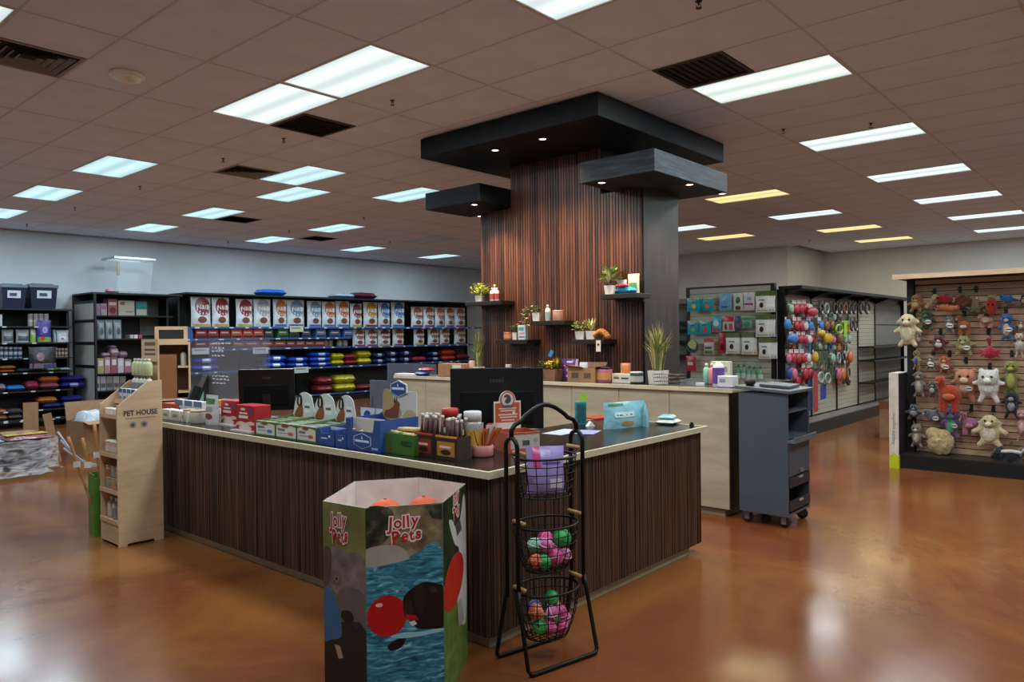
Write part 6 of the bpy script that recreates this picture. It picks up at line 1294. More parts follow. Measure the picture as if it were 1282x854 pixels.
for k, (x0, x1) in enumerate(((455, 485), (487, 515), (517, 548), (550, 580), (582, 612))): kbox(x0, x1, 742, 'b4', ['#a8a3a0','#918c90','#77706c','#8a8480','#6d675f'][k], f'greyish carton on the corner lowest shelf, {ORD[k]} from the left', (('dark_print', rect(.1,.9,.2,.5), '#4a4348'),))
# clear tub on top
p, w_, h_ = onY(137, 186, 325, 366, YS+.1, TOPB)
t = thing('clear_tub', 'tall clear plastic storage tub standing on the corner shelving', 'tub', (p.x, YS+.12, TOPB))
cm_, nt, bb = new_mat('cloudy_plastic'); bb.inputs['Base Color'].default_value = (.68, .74, .77, 1); bb.inputs['Roughness'].default_value = .3; bb.inputs['Alpha'].default_value = .13
a, b_ = w_*.41, w_*.48; dh = .3
obj('tub', MB().add([(-a,-dh*.8,0),(a,-dh*.8,0),(a,dh*.8,0),(-a,dh*.8,0),(-b_,-dh,h_),(b_,-dh,h_),(b_,dh,h_),(-b_,dh,h_)], [(3,2,1,0),(0,1,5,4),(1,2,6,5),(2,3,7,6),(3,0,4,7)]), cm_, t)
obj('rim', MB().box(-b_-.03,b_+.03,-dh-.02,-dh+.01,h_-.02,h_+.02).box(-b_-.03,b_+.03,dh-.01,dh+.02,h_-.02,h_+.02).box(-b_-.03,-b_+.01,-dh,dh,h_-.02,h_+.02).box(b_-.01,b_+.03,-dh,dh,h_-.02,h_+.02), col('#c9d0d2', .4), t); obj('brown_stain_label', MB().box(-b_*.93,-b_*.8,-dh*.97-.003,-dh*.93,h_*.5,h_*.9), card('#7d745f'), t)
obj('contents', MB().box(-a*.9,a*.9,-dh*.7,dh*.7,.006,.05), col('#8f8a86', .7), t)
o = lying('pink_bag', 'small pink bag beside the clear tub on the corner shelving', 'bag', (PY(135, 363, YS).x, YS-.1, TOPB), 0, .14, .15, .08, '#b0708a')
# ------------------------------------------------------------------ left section
for k, (x0, x1) in enumerate(((-2, 31), (34, 70))):
    p, w_, h_ = onY(x0, x1, 355.5, 386, YS+.2, TOPC)
    t = thing('storage_bin', ['navy storage bin with grey lid at the left edge on the shelving','navy storage bin with grey lid beside the one at the edge'][k], 'bin', (p.x, YS+.3, TOPC), 0, 'navy storage bins')
    a, b_, d_ = w_*.41, w_*.47, .24
    obj('body', MB().add([(-a,-d_*.85,0),(a,-d_*.85,0),(a,d_*.85,0),(-a,d_*.85,0),(-b_,-d_,h_*.86),(b_,-d_,h_*.86),(b_,d_,h_*.86),(-b_,d_,h_*.86)], [(3,2,1,0),(4,5,6,7),(0,1,5,4),(1,2,6,5),(2,3,7,6),(3,0,4,7)]), col('#0d1833', .4), t)
    obj('lid', MB().box(-w_/2,w_/2,-d_*1.08,d_*1.08,h_*.84,h_*.95).box(-w_*.36,w_*.36,-d_*.8,d_*.8,h_*.95,h_), col('#5b6a72', .4), t); lb = obj('label', MB().add([(-w_*.25,-d_*.975,h_*.42),(w_*.25,-d_*.975,h_*.42),(w_*.25,-d_*1.035,h_*.72),(-w_*.25,-d_*1.035,h_*.72)], [(0,1,2,3)]), card('#c2cad2'), t); obj('label_print', MB().add([(-w_*.17,-d_*1.02,h_*.5),(w_*.1,-d_*1.02,h_*.5),(w_*.1,-d_*1.05,h_*.62),(-w_*.17,-d_*1.05,h_*.62)], [(0,1,2,3)]), card('#3c4b63'), lb)
Q = lambda x, y: (x/7.76, 370+y/7.76)
Q8 = lambda x, y: (x/5.692, 460+y/5.692)
def qx(x0, x1, y0, key, fn=Q, dy=.05): a = fn(x0, y0); b_ = fn(x1, y0); return on2(a[0], b_[0], a[1], key, SCZ, dy)
for k, x0 in enumerate((285, 337, 389, 441)):
    for q in range(2):
        p, w_, h_ = qx(x0, x0+52, 238, 'c1'); jar('food_can', f'pale food can in the {"lower" if q == 0 else "upper"} layer on the left shelving top row, {ORD[k]} along', 'can', (p.x, YS+.15, SCZ['c1']+q*h_), w_/2*.95, h_, '#a8a39f', '#c2c2c0', .15, '#9a8f8c', 'cans on the left shelving')
p, w_, h_ = qx(-45, 22, 185, 'c1'); carton('white_carton', 'whitish carton at the far left of the top row', 'carton', (p.x, YS+.05, SCZ['c1']), 0, w_, h_, .3, '#aeb0b0')
def qpouch(x0, x1, y0, key, c, label, patches=()):
    p, w_, h_ = qx(x0, x1, y0, key, Q, .12); pouch('food_bag', label, 'bag', (p.x, YS+.11, SCZ[key]), 0, w_*.97, h_, .14, c, patches)
qpouch(10, 130, 330, 'c2', '#8f9498', 'silver bag with dark photo, left in the second row of the left shelving', (('dark_photo','rect',(-.8,.8,.15,.5),'#4a4d50'),))
qpouch(148, 282, 330, 'c2', '#9aa0a2', 'silver bag with dark photo, right in the second row of the left shelving', (('dark_photo','rect',(-.8,.8,.15,.5),'#3d4a48'),))
qpouch(286, 352, 315, 'c2', '#8fae5a', 'lime and white bag left of the purple one', (('white_top','rect',(-.8,.8,.55,.9),'#c9d0c6'),))
p, w_, h_ = qx(356, 500, 240, 'c2', Q, .0); pouch('food_bag', 'tall purple bag with green foot at the front of the left shelving', 'bag', (p.x, YS+.02, SCZ['c2']), 0, w_, h_, .1, '#3a2c7c', (('green_foot','rect',(-.9,.9,.02,.24),'#7aa53a'),('red_fruit','oval',(-.3,.17,.35,.1),'#b5432c'),('pale_script','oval',(.05,.55,.4,.14),'#8a7fc0')), 'stand', None, 0, None)
qpouch(505, 540, 330, 'c2', '#8f9fae', 'narrow grey bag behind the purple one')
qpouch(542, 666, 335, 'c2', '#c3c9cf', 'white bag at the right of the second row of the left shelving', (('red_print','oval',(-.2,.3,.2,.08),'#a8454a'),('pale_print','rect',(-.5,.5,.5,.65),'#9fb0c0')))
ci = 0
for k, x0 in enumerate((-40, 6, 52, 98, 144, 190)):
    for q in range(2):
        p, w_, h_ = qx(x0, x0+44, 555, 'c3'); jar('food_can', f'white and navy can in the {"lower" if q == 0 else "upper"} layer on the left shelving, {ORD[k]} along', 'can', (p.x, YS+.15, SCZ['c3']+q*h_), w_/2*.95, h_, '#b9bfc5', '#c9cdd0', .15, '#34496b', 'navy cans on the left shelving')
for k, x0 in enumerate((548, 580, 612, 646)):
    for q in range(2):
        p, w_, h_ = qx(x0, x0+30, 555, 'c3'); jar('food_can', f'tan and white can in the {"lower" if q == 0 else "upper"} layer right of the dog print bag, {ORD[k]} along', 'can', (p.x, YS+.15, SCZ['c3']+q*h_), w_/2*.95, h_, '#b0a493', '#c5c2bc', .15, '#7d5a45', 'tan cans on the left shelving')
p, w_, h_ = qx(265, 545, 480, 'c4', Q, -.02)
p, w_, h_ = onY(35, 70, 432, 459, YS-.05); pouch('food_bag', 'dark bag printed with a dog face in front of the left shelving', 'bag', (p.x, YS-.075, SCZ['c3']-.2), 0, w_, h_, .1, '#1c1b22', (('dog_face','oval',(-.2,.55,.3,.2),'#7a5a58'),('pink_foot','rect',(-.95,.95,.02,.24),'#7d5f6d'),('blue_foot','rect',(0,.9,.02,.2),'#34406b')))
FLATS = []
def flat(x0, x1, y0, y1, key, c, label, fn=Q, band=None): FLATS.append((fn(x0, y0), fn(x1, y1), key, c, label, band))
flat(0, 160, 668, 705, 'c4', '#b5713a', 'upper orange sack at the far left of the left shelving'); flat(0, 150, 706, 742, 'c4', '#a9602f', 'lower orange sack at the far left of the left shelving')
flat(165, 380, 702, 742, 'c4', '#3a4148', 'charcoal sack right of the orange ones on the left shelving'); flat(385, 588, 700, 742, 'c4', '#5d8a3a', 'green striped sack on the left shelving', Q, '#c2cec0'); flat(590, 690, 712, 745, 'c4', '#a9b5bd', 'whitish sack at the end of the row with the green one')
flat(50, 185, 128, 172, 'c5', '#2f74b8', 'bright blue sack on the left shelving', Q8); flat(-40, 46, 110, 170, 'c5', '#7d6f78', 'greyish sack at the far left beside the bright blue one', Q8)
flat(188, 282, 100, 168, 'c5', '#93324f', 'crimson sack left of the orange and purple pile', Q8); flat(284, 430, 115, 165, 'c5', '#8c4a52', 'lower rust sack of the pile on the left shelving', Q8); flat(284, 430, 70, 114, 'c5', '#b0612f', 'upper orange sack of the pile on the left shelving', Q8); flat(432, 620, 118, 166, 'c5', '#2c2a72', 'lower violet sack of the pile on the left shelving', Q8, '#8f8fc2'); flat(432, 620, 75, 117, 'c5', '#2a2768', 'upper violet sack of the pile on the left shelving', Q8)
flat(186, 280, 188, 240, 'c6', '#a03458', 'pink sack on the lowest visible row of the left shelving', Q8); flat(270, 415, 222, 268, 'c6', '#b0692c', 'orange sack on the lowest visible row of the left shelving', Q8); flat(312, 440, 268, 305, 'c6', '#2b3a78', 'blue sack under the orange one on the lowest row', Q8); flat(442, 600, 225, 268, 'c6', '#2d2f78', 'upper indigo sack on the lowest row of the left shelving', Q8); flat(442, 600, 269, 305, 'c6', '#35468a', 'lower indigo sack on the lowest row of the left shelving', Q8)
flat(-30, 55, 280, 320, 'c7', '#a5673f', 'upper tan sack at the bottom left of the left shelving', Q8); flat(-30, 55, 321, 362, 'c7', '#b08054', 'lower tan sack at the bottom left of the left shelving', Q8); flat(58, 165, 280, 318, 'c7', '#4a4a4c', 'upper dark sack at the bottom of the left shelving', Q8); flat(58, 165, 320, 360, 'c7', '#6a6460', 'lower grey sack at the bottom of the left shelving', Q8)
placed = []
for a, b_, key, c, label, band in sorted(FLATS, key=lambda f: -f[1][1]):
    p, w_, hh = onY(a[0], b_[0], a[1], b_[1], YS+.05); hh = max(hh, .05); w_ *= .97
    zb = SCZ[key]
    for x0, x1, k2, top in placed:
        if k2 == key and p.x-w_/2 < x1-.03 and p.x+w_/2 > x0+.03: zb = max(zb, top)
    lying('food_sack', label, 'bag', (p.x, YS+.25, zb), 0, w_, .45, hh, c, 'sacks on the left shelving', band); placed.append((p.x-w_/2, p.x+w_/2, key, zb+hh))
# ------------------------------------------------------------------ pallet of shrink-wrapped sacks
pl_ = thing('wooden_pallet', 'low wooden pallet on the floor at the left edge', 'pallet', (2.55, 10.3, 0), 0)
for k in range(3): obj('runner', MB().box(-1.0,.62,-.42+k*.38,-.34+k*.38,0,.08), KRAFT, pl_)
for k in range(9): obj('deck_board', MB().box(-1.0+k*.18,-.86+k*.18,-.43,.43,.08,.1), KRAFT, pl_)
r = random.Random(8); wc = ['#8f7f86','#a898a0','#b9a9ad','#9a8890','#85757c','#b0a2a8']
for lay in range(4):
    for k in range(3):
        c_ = wc[(lay*3+k*2) % 6] if lay < 3 else ['#a9c3d2','#9db8c9','#8a4a52'][k]
        t = lying('wrapped_sack', f'food sack on the pallet, layer {["one","two","three","four"][lay]} from the floor, {ORD[k]} from the left', 'bag', (1.85+k*.5+r.uniform(-.02, .02), 10.3, .102+lay*.1), r.uniform(-.01, .01), .47, .80, .094, c_, 'sacks on the pallet')
        if lay == 3:
            obj('dark_print', MB().box(-.2, .16, -.05, .1, .0925, .0945), film(['#2c3350','#c9d6de','#b59a3a'][k], .2), t); obj('red_print', MB().box(-.22, .2, -.3, -.1, .0895, .0935), film(['#8f5560','#7d3a44','#c2b04a'][k], .2), t)
wr, nt, bb = new_mat('shrink_wrap'); bb.inputs['Base Color'].default_value = (.86, .9, .95, 1); bb.inputs['Roughness'].default_value = .3; bb.inputs['Alpha'].default_value = .35
tc = N(nt, 'ShaderNodeTexCoord'); nz = N(nt, 'ShaderNodeTexNoise'); nz.inputs['Scale'].default_value = 4; nz.inputs['Distortion'].default_value = 1.6; mpw = N(nt, 'ShaderNodeMapping'); mpw.inputs['Scale'].default_value = (1, 1, 3.2); nt.links.new(tc.outputs['Object'], mpw.inputs[0]); nt.links.new(mpw.outputs[0], nz.inputs['Vector']); bpn = N(nt, 'ShaderNodeBump'); bpn.inputs['Strength'].default_value = .6; bpn.inputs['Distance'].default_value = .05; nt.links.new(nz.outputs['Fac'], bpn.inputs['Height']); nt.links.new(bpn.outputs['Normal'], bb.inputs['Normal'])
mrr = N(nt, 'ShaderNodeMapRange'); mrr.inputs[1].default_value = .35; mrr.inputs[2].default_value = .65; mrr.inputs[3].default_value = .08; mrr.inputs[4].default_value = .62; nt.links.new(nz.outputs['Fac'], mrr.inputs[0]); nt.links.new(mrr.outputs[0], bb.inputs['Alpha'])
mb = MB(); n = 40; vs = []; r = random.Random(3)
for j in range(7):
    for i in range(n):
        a = 2*PI*i/n; ex = abs(math.cos(a))**.35*math.copysign(1, math.cos(a)); ey = abs(math.sin(a))**.35*math.copysign(1, math.sin(a)); k = 1.0+r.uniform(-.008, .025)+(.04 if j == 0 else 0)
        vs.append((ex*.80*k, ey*.445*k, .04+j*.066+r.uniform(-.01, .01)))
fs = [(j*n+i, j*n+(i+1) % n, (j+1)*n+(i+1) % n, (j+1)*n+i) for j in range(6) for i in range(n)]
o = obj('shrink_wrap', mb.add(vs, fs), wr, None, True, (2.35, 10.3, 0)); tag(o, 'crumpled clear shrink wrap round the sacks on the pallet', 'plastic wrap')
mb = MB()
for i in range(3):
    pts = [(3.12+.03*i, 9.93, .5-.1*i), (3.25+.04*i, 9.85, .25-.06*i), (3.4+.06*i, 9.8, .06), (3.55+.05*i, 9.82, .02)]; mb.tube(pts, [.012, .009, .007, .004], 6)
o = obj('wrap_tails', mb, col('#b9c2cc', .25, alpha=.7), None, True); tag(o, 'loose twisted tails of plastic wrap trailing from the pallet', 'plastic wrap')
# cardboard behind the pallet
def board(label, px0, px1, pyt, pyb, Y, lean=0, c='#8f6a48'):
    p, w_, h_ = onY(px0, px1, pyt, pyb, Y); h_ = p.z+h_
    o = obj('cardboard_sheet', MB().box(-w_/2, w_/2, -.006, .006, 0, h_), KRAFT, None, loc=(p.x, Y, 0), rot=(0, lean, 0)); tag(o, label, 'cardboard')
board('upright cardboard sheet standing behind the pallet', 29, 48, 504, 538, 11.2)
board('cardboard strip leaning at the right of the pallet', 66, 77, 516, 551, 10.82, -.18)
t = thing('open_box', 'large open cardboard box on the floor behind the walking sticks', 'box', (4.15, 11.6, 0), .1)
for a_ in ((-.3,.3,-.25,-.243),(-.3,.3,.243,.25),(-.3,-.293,-.243,.243),(.293,.3,-.243,.243)): obj('side', MB().box(*a_, 0, .45), KRAFT, t)
obj('bottom', MB().box(-.293,.293,-.243,.243,0,.006), KRAFT, t)
obj('flap', MB().add([(-.3,-.25,.45),(.3,-.25,.45),(.34,-.5,.43),(-.34,-.5,.43)], [(0,1,2,3)]), KRAFT, t); obj('flap', MB().add([(.3,-.25,.45),(.3,.25,.45),(.42,.25,.66),(.42,-.25,.66)], [(0,1,2,3)]), KRAFT, t); obj('flap', MB().add([(-.3,.25,.45),(.3,.25,.45),(.3,.3,.7),(-.3,.3,.7)], [(0,1,2,3)]), KRAFT, t)
lying('food_sack', 'white and red sack resting in the open cardboard box', 'bag', (4.13, 11.62, .3), .2, .45, .35, .28, '#b5b9bf'); 
# ------------------------------------------------------------------ packs hung on the end panel (facing -x)
E5 = lambda x, y: (850+x/6.104, 350+y/6.104)
EX = gx0-.11-.02
def hook(t, z, ln, y0=0): obj('peg_hook', MB().tube([(0, y0+.012, z+.012), (0, y0-.002, z+.01), (0, y0-ln, z+.006), (0, y0-ln-.004, z+.016)], .003, 5), BLACKM, t)
def hangx(x0, x1, y0, y1, c, label, header=None, patches=(), n=1, out=.09, name='treat_bag'):
    out = .15 if n > 1 else out; a, b_ = E5(x0, y0), E5(x1, y1); X = EX-out; p, w_, h_ = onX(a[0], b_[0], a[1], b_[1], X)
    hh = h_*.2 if header else 0
    for q in range(n):
        lab = label if n == 1 else label+', '+(['front','back'] if n == 2 else ['front','middle','back'])[q]+' one'
        t = thing(name, lab, 'bag', (X+q*.046, p.y-q*.03, p.z), MX, 'bags hung on the end panel')
        me = pouch_mesh(w_, h_-hh, .04, 'pillow')
        if me.materials: me = me.copy(); me.materials.clear()
        obj('bag', me, film(c, .5), t)
        for nm, sh, ar, cc_ in patches: 
            pm = patch_mesh(w_, h_-hh, .04, 'pillow', sh, ar)
            if pm.materials: pm = pm.copy(); pm.materials.clear()
            obj(nm, pm, film(cc_, .2), t)
        if header: obj('header_card', MB().box(-w_*.48, w_*.48, -.004, .004, h_-hh-.01, h_), card(header), t)
        if q == 0: hook(t, h_-.02, .02, out)
        if q == 0: obj('peg', MB().tube([(0, out, h_-.012), (0, -.03, h_-.014)], .003, 5), BLACKM, t)
TEAL = '#1f98a6'
tp = lambda c2: (('yellow_top','rect',(-.9,.9,.88,.97),'#b5ac4a'),('fruit_photo','oval',(.15,.35,.35,.16),c2),('dark_title','rect',(-.5,.3,.62,.74),'#0f5f6b'))
hangx(60, 162, 140, 242, TEAL, 'teal yellow-fruit treat bag at the end panel top left', None, tp('#d8c13a'), 2)
hangx(166, 266, 138, 242, TEAL, 'teal treat bag with orange fruit beside the yellow fruit one', None, tp('#c9763a'))
hangx(66, 150, 315, 420, TEAL, 'teal treat bag with green fruit in the second row of the end panel', None, tp('#7fb53a'))
hangx(153, 246, 310, 420, TEAL, 'teal treat bag with red fruit in the second row of the end panel', None, tp('#c9453a'))
hangx(306, 406, 103, 236, '#6d9fc6', 'sky blue treat bag in the top row of the end panel', None, (('green_corner','rect',(-.9,-.2,.75,.95),'#5fa08a'),('dark_title','rect',(-.6,.4,.15,.25),'#2f567d')))
hangx(416, 492, 105, 236, '#b9c2b8', 'white treat bag with green number print in the top row', None, (('green_print','oval',(0,.6,.5,.2),'#2f5c40'),('brown_photo','oval',(0,.15,.6,.12),'#6d3f2c')))
hangx(494, 580, 98, 236, '#bfc2c6', 'white treat bag with red stripe in the top row', None, (('red_stripe','rect',(-.8,.8,.3,.4),'#a8303a'),('grey_print','rect',(-.4,.5,.55,.75),'#8f9aa5')))
WP = (('dark_chew','oval',(-.05,.42,.3,.16),'#3a2a26'),('grey_title','rect',(-.5,.4,.68,.76),'#5f7a6d'),('green_line','rect',(-.8,.8,.08,.13),'#8fa56a'))
for (a, c, y0, y1, lab) in ((585,690,88,250,'at the top right of the end panel'),(585,692,268,438,'second down at the right'),(358,462,408,566,'left of the pair in the third row'),(478,574,406,572,'right of the pair in the third row'),(610,706,446,606,'lowest at the right of the end panel')):
    hangx(a, c, y0, y1, '#d3d3cf', 'white chew pack '+lab, '#56662f', WP, 3 if a in (585, 610) else 2)
hangx(252, 327, 283, 402, '#3f9fb0', 'turquoise and pink treat bag in the second row', None, (('white_panel','oval',(0,.55,.6,.18),'#c9d8d6'),('pink_foot','rect',(-.8,.8,.05,.25),'#b8455a')))
hangx(332, 425, 278, 395, '#c2b9b2', 'red topped gingerbread treat bag in the second row', None, (('red_top','rect',(-.95,.95,.62,.97),'#b02a32'),('gingerbread','oval',(-.35,.3,.22,.22),'#6d4026'),('red_line','rect',(.2,.8,.1,.5),'#a8565a')))
hangx(428, 476, 280, 388, '#3f4568', 'narrow dark violet bag in the second row', None, (('pink_print','rect',(-.6,.6,.2,.5),'#7d5a6d'),))
hangx(480, 560, 290, 372, '#6d8f86', 'clear bag of green toys in the second row', '#3f8a5a', (('green_toys','oval',(0,.5,.7,.3),'#3f7d5f'),))
hangx(304, 366, 408, 562, '#a8262f', 'tall red bag in the third row of the end panel', None, (('dark_photo','oval',(0,.3,.5,.16),'#4a1a1f'),))
hangx(190, 268, 452, 572, '#b9aca8', 'pink and white card pack left in the third row', '#b0455f', (('dark_title','rect',(-.7,.7,.45,.6),'#4a4448'),('green_foot','rect',(-.8,.8,.05,.3),'#4f7a35')))
hangx(55, 132, 585, 700, '#a82f35', 'red bag with pale script hanging low at the left', None, (('pale_script','rect',(-.6,.5,.4,.6),'#d8c2bc'),))
hangx(275, 380, 600, 690, '#a8b0a2', 'pale green pack low on the end panel behind the bottles', '#6f8a4a', (('grey_title','rect',(-.6,.6,.4,.55),'#6f7d6d'),))
a, b_ = E5(65, 455), E5(160, 560); p, w_, h_ = onX(a[0], b_[0], a[1], b_[1], EX-.09)
t = thing('coiled_leash', 'coiled pale green and black leash low on the left of the end panel', 'leash', (EX-.09, p.y, p.z), MX)
for k in range(4): obj('coil', MB().tube([(w_*(.3+.04*k)*math.cos(2*PI*i/24), -.01*k, h_*.45+h_*(.3+.04*k)*math.sin(2*PI*i/24)) for i in range(24)], .012, 6, True), col('#3a4a3f' if k % 2 else '#1c2420', .6), t, True)
obj('card', MB().prism(ellp(0, h_*.62, w_*.34, h_*.3, 16), -.05, -.046, 'y'), card('#a9ad7d'), t); hook(t, h_*.85, .05, .07)
# green bottles on the ledge
lz = LZ
for k, (px, h_) in enumerate(((924.5, .36), (931.5, .37), (938, .33), (944, .32), (952, .33))):
    X = EX-.1; bottle('green_bottle', f'green capped clear bottle on the end panel ledge, {ORD[k]} from the left', 'bottle', (X, PX(px, 470, X).y, lz), .042, h_*.78, col('#5a8f70', .15), '#1f8a45', '#a9c2ad', 'green capped bottles', 14, .62, (.15, .5))
# dark counter bits left of the bottles
# ------------------------------------------------------------------ goods hung along the side of the gondola (facing -y)
G4 = lambda x, y: (960+x/4.272, 345+y/4.272)
GC = {'R': '#a82c38', 'W': '#c9c2c0', 'K': '#3a3836', 'B': '#3a78b5', 'N': '#7d4f38', 'L': '#8fc230', 'Y': '#c9a528', 'D': '#2c4a34', 'G': '#8f9a90', 'P': '#c26a86', 'T': '#4a3f38', 'V': '#2c3f8c', 'O': '#c9703a', 'M': '#8fae96'}
GN = {'R': 'red', 'W': 'white', 'K': 'black', 'B': 'blue', 'N': 'brown', 'L': 'lime', 'Y': 'yellow', 'D': 'dark green', 'G': 'grey', 'P': 'pink', 'T': 'dark brown', 'V': 'deep blue', 'O': 'orange', 'M': 'pale green'}
def hangy(x0, x1, y0, y1, kind, c, label, out=.13):
    a, b_ = G4(x0, y0), G4(x1, y1); Y = gy-.0-out; p, w_, h_ = onY(a[0], b_[0], a[1], b_[1], Y)
    t = thing({'card': 'carded_toy', 'ring': 'dog_collar', 'strap': 'dog_leash', 'blob': 'rubber_toy'}[kind], label, {'card': 'pet toy', 'ring': 'collar', 'strap': 'leash', 'blob': 'pet toy'}[kind], (p.x, Y, p.z), 0, 'goods hung along the gondola')
    M_ = col(GC[c], .5, 0, .25, 25)
    if kind == 'card':
        obj('card', MB().box(-w_*.45, w_*.45, 0, .004, h_*.55, h_), card('#c9bdb9' if c in 'RB' else '#5a5550'), t); obj('toy', MB().ell((0, -.03, h_*.36), (w_*.48, .035, h_*.34), 12, 8), M_, t, True); decal('print_band', rect(-w_*.45, w_*.45, h_*.62, h_*.74), card(GC[c]), t, 0)
    elif kind == 'ring':
        obj('card', MB().box(-w_*.3, w_*.3, 0, .004, h_*.7, h_), card('#3f3b38'), t); obj('collar', MB().tube([(w_*.4*math.cos(2*PI*i/18), -.02, h_*.38+h_*.36*math.sin(2*PI*i/18)) for i in range(18)], .018, 6, True), M_, t, True); obj('tag', MB().prism(ellp(0, h_*.12, w_*.16, h_*.1, 10), -.045, -.04, 'y'), card('#b9b3a8'), t)
    elif kind == 'strap':
        for s in (-1, 1): obj('webbing', MB().box(s*w_*.25-w_*.18, s*w_*.25+w_*.18, -.01+s*.006, -.004+s*.006, 0, h_*.92), M_, t)
        obj('clip', MB().tube([(-w_*.25, 0, h_*.9), (0, 0, h_), (w_*.25, 0, h_*.9)], .006, 6), BLACKM, t, True)
    else:
        obj('toy', MB().ell((0, -.03, h_*.45), (w_*.48, .05, h_*.42), 14, 9), M_, t, True); obj('tag', MB().box(-w_*.2, w_*.2, -.002, .002, h_*.8, h_), card('#c9c3bd'), t)
    obj('peg', MB().tube([(0, out-.012, h_-.012), (0, -.05, h_-.016)], .003, 5), BLACKM, t)
rows = [
 (132, 205, [(112,130,'card','M'),(135,160,'card','R'),(162,186,'card','R'),(188,210,'card','R'),(212,234,'card','W'),(272,296,'ring','K'),(300,326,'ring','G'),(348,372,'ring','T'),(376,398,'ring','K'),(402,424,'ring','N'),(430,448,'ring','K'),(452,470,'ring','T'),(488,512,'ring','K'),(518,546,'ring','K')], 'top row'),
 (222, 296, [(90,112,'blob','B'),(138,160,'card','R'),(163,185,'card','R'),(188,208,'card','W'),(210,236,'card','B'),(272,292,'card','B'),(300,325,'card','N'),(330,356,'card','N'),(400,415,'card','L'),(440,458,'ring','T'),(460,480,'ring','K')], 'second row'),
 (300, 366, [(102,156,'blob','B'),(158,182,'card','R'),(184,206,'card','R'),(208,230,'card','W'),(232,250,'card','R'),(300,316,'blob','Y'),(318,332,'blob','Y'),(334,358,'card','P'),(362,398,'blob','N'),(402,418,'card','M'),(424,442,'card','G')], 'third row'),
 (395, 470, [(98,116,'card','P'),(118,142,'card','R'),(146,172,'card','R'),(176,200,'card','R'),(204,230,'card','W'),(262,280,'strap','D'),(284,302,'strap','D'),(306,328,'strap','D'),(334,356,'card','M'),(368,388,'ring','G'),(392,412,'ring','K'),(428,446,'blob','O')], 'fourth row'),
 (470, 560, [(100,122,'card','V'),(126,150,'card','P'),(186,208,'card','R'),(212,236,'card','R'),(340,356,'strap','D'),(366,386,'card','P'),(388,410,'card','O'),(420,440,'ring','N')], 'fifth row')]
for y0, y1, its, rn in rows:
    for k, (x0, x1, kd, c) in enumerate(its):
        w_ = {'card': 'carded toy', 'ring': 'collar', 'strap': 'strap leash', 'blob': 'rubber toy'}[kd]
        hangy(x0, x1, y0, y1, kd, c, f'{GN[c]} {w_} in the {rn} on the gondola side, {ORD[k]} from the left')
rr_ = random.Random(77)
fill = [(y0, n) for y0, n in ((178, 'just below row one'), (262, 'just below row two'), (345, 'just below row three'), (438, 'just below row four'), (520, 'just below row five'))]
for y0, rn in fill:
    xs = [x for x in range(118, 440, 25) if not (y0 > 500 and 205 < x < 345)]
    for k, x in enumerate(xs[:18]):
        cset = 'RRWPRB' if x < 235 else 'DYDMGB' if x < 335 else 'KTNGMO'
        c = rr_.choice(cset); kd = rr_.choice(('card', 'card', 'ring', 'strap') if x > 240 else ('card', 'card', 'strap'))
        w_ = {'card': 'carded toy', 'ring': 'collar', 'strap': 'strap leash'}[kd]; xo = x+rr_.uniform(-4, 4)
        hangy(xo, xo+rr_.uniform(15, 22), y0+rr_.uniform(-6, 6), y0+rr_.uniform(52, 72), kd, c, f'{GN[c]} {w_} {rn} on the gondola side, {ORD[k]} from the left', .055)
hangy(206, 262, 162, 222, 'blob', 'R', 'big shiny red rubber toy near the top of the gondola side', .22)
hangy(262, 300, 283, 328, 'blob', 'Y', 'big yellow rubber toy on the gondola side', .22); hangy(358, 402, 248, 312, 'ring', 'L', 'lime green ring toy on the gondola side', .2); hangy(408, 430, 232, 330, 'strap', 'L', 'lime green leash on the gondola side', .2)
hangy(240, 256, 396, 468, 'blob', 'Y', 'yellow banana shaped toy on the gondola side', .2); hangy(215, 242, 540, 720, 'strap', 'V', 'long blue leash reaching low on the gondola side', .16); hangy(246, 274, 492, 730, 'strap', 'R', 'long coral red leash reaching lowest on the gondola side', .22)
hangy(280, 320, 575, 662, 'strap', 'V', 'pair of short blue straps below the green rope toys', .16)
hangy(262, 298, 500, 575, 'ring', 'M', 'left pale green rope ring low on the gondola side', .18); hangy(300, 336, 505, 578, 'ring', 'M', 'right pale green rope ring low on the gondola side', .18)
# ------------------------------------------------------------------ plush toys
PEND = []
def fuse(mb, vox):
    me = mb.mesh('plush'); o = bpy.data.objects.new('plush', me); C.objects.link(o)
    m_ = o.modifiers.new('r', 'REMESH'); m_.mode = 'VOXEL'; m_.voxel_size = vox
    s_ = o.modifiers.new('s', 'SMOOTH'); s_.factor = .5; s_.iterations = 3
    return o
def plush_part(name, mb, vox, mat, par):
    tmp = fuse(mb, vox); o = obj(name, bpy.data.meshes.new(name), mat, par); PEND.append((tmp, o, mat))
def finish_plush():
    dg = bpy.context.evaluated_depsgraph_get(); dg.update()
    for tmp, o, mat in PEND:
        me = bpy.data.meshes.new_from_object(tmp.evaluated_get(dg)); me.materials.clear(); me.materials.append(mat)
        me.polygons.foreach_set('use_smooth', [True]*len(me.polygons)); o.data = me
    for tmp, o, mat in PEND: bpy.data.objects.remove(tmp)
TA = lambda x, y: (1120+x/6.57, 340+y/6.57)
TB = lambda x, y: (1120+x/5.69, 460+y/5.69)
def limb(mb, a, b_, r0, r1, n=5):
    a, b_ = Vector(a), Vector(b_)
    for i in range(n):
        s = i/(n-1); r_ = r0+(r1-r0)*s; mb.ell(a+(b_-a)*s, (r_, r_, r_), 8, 6)
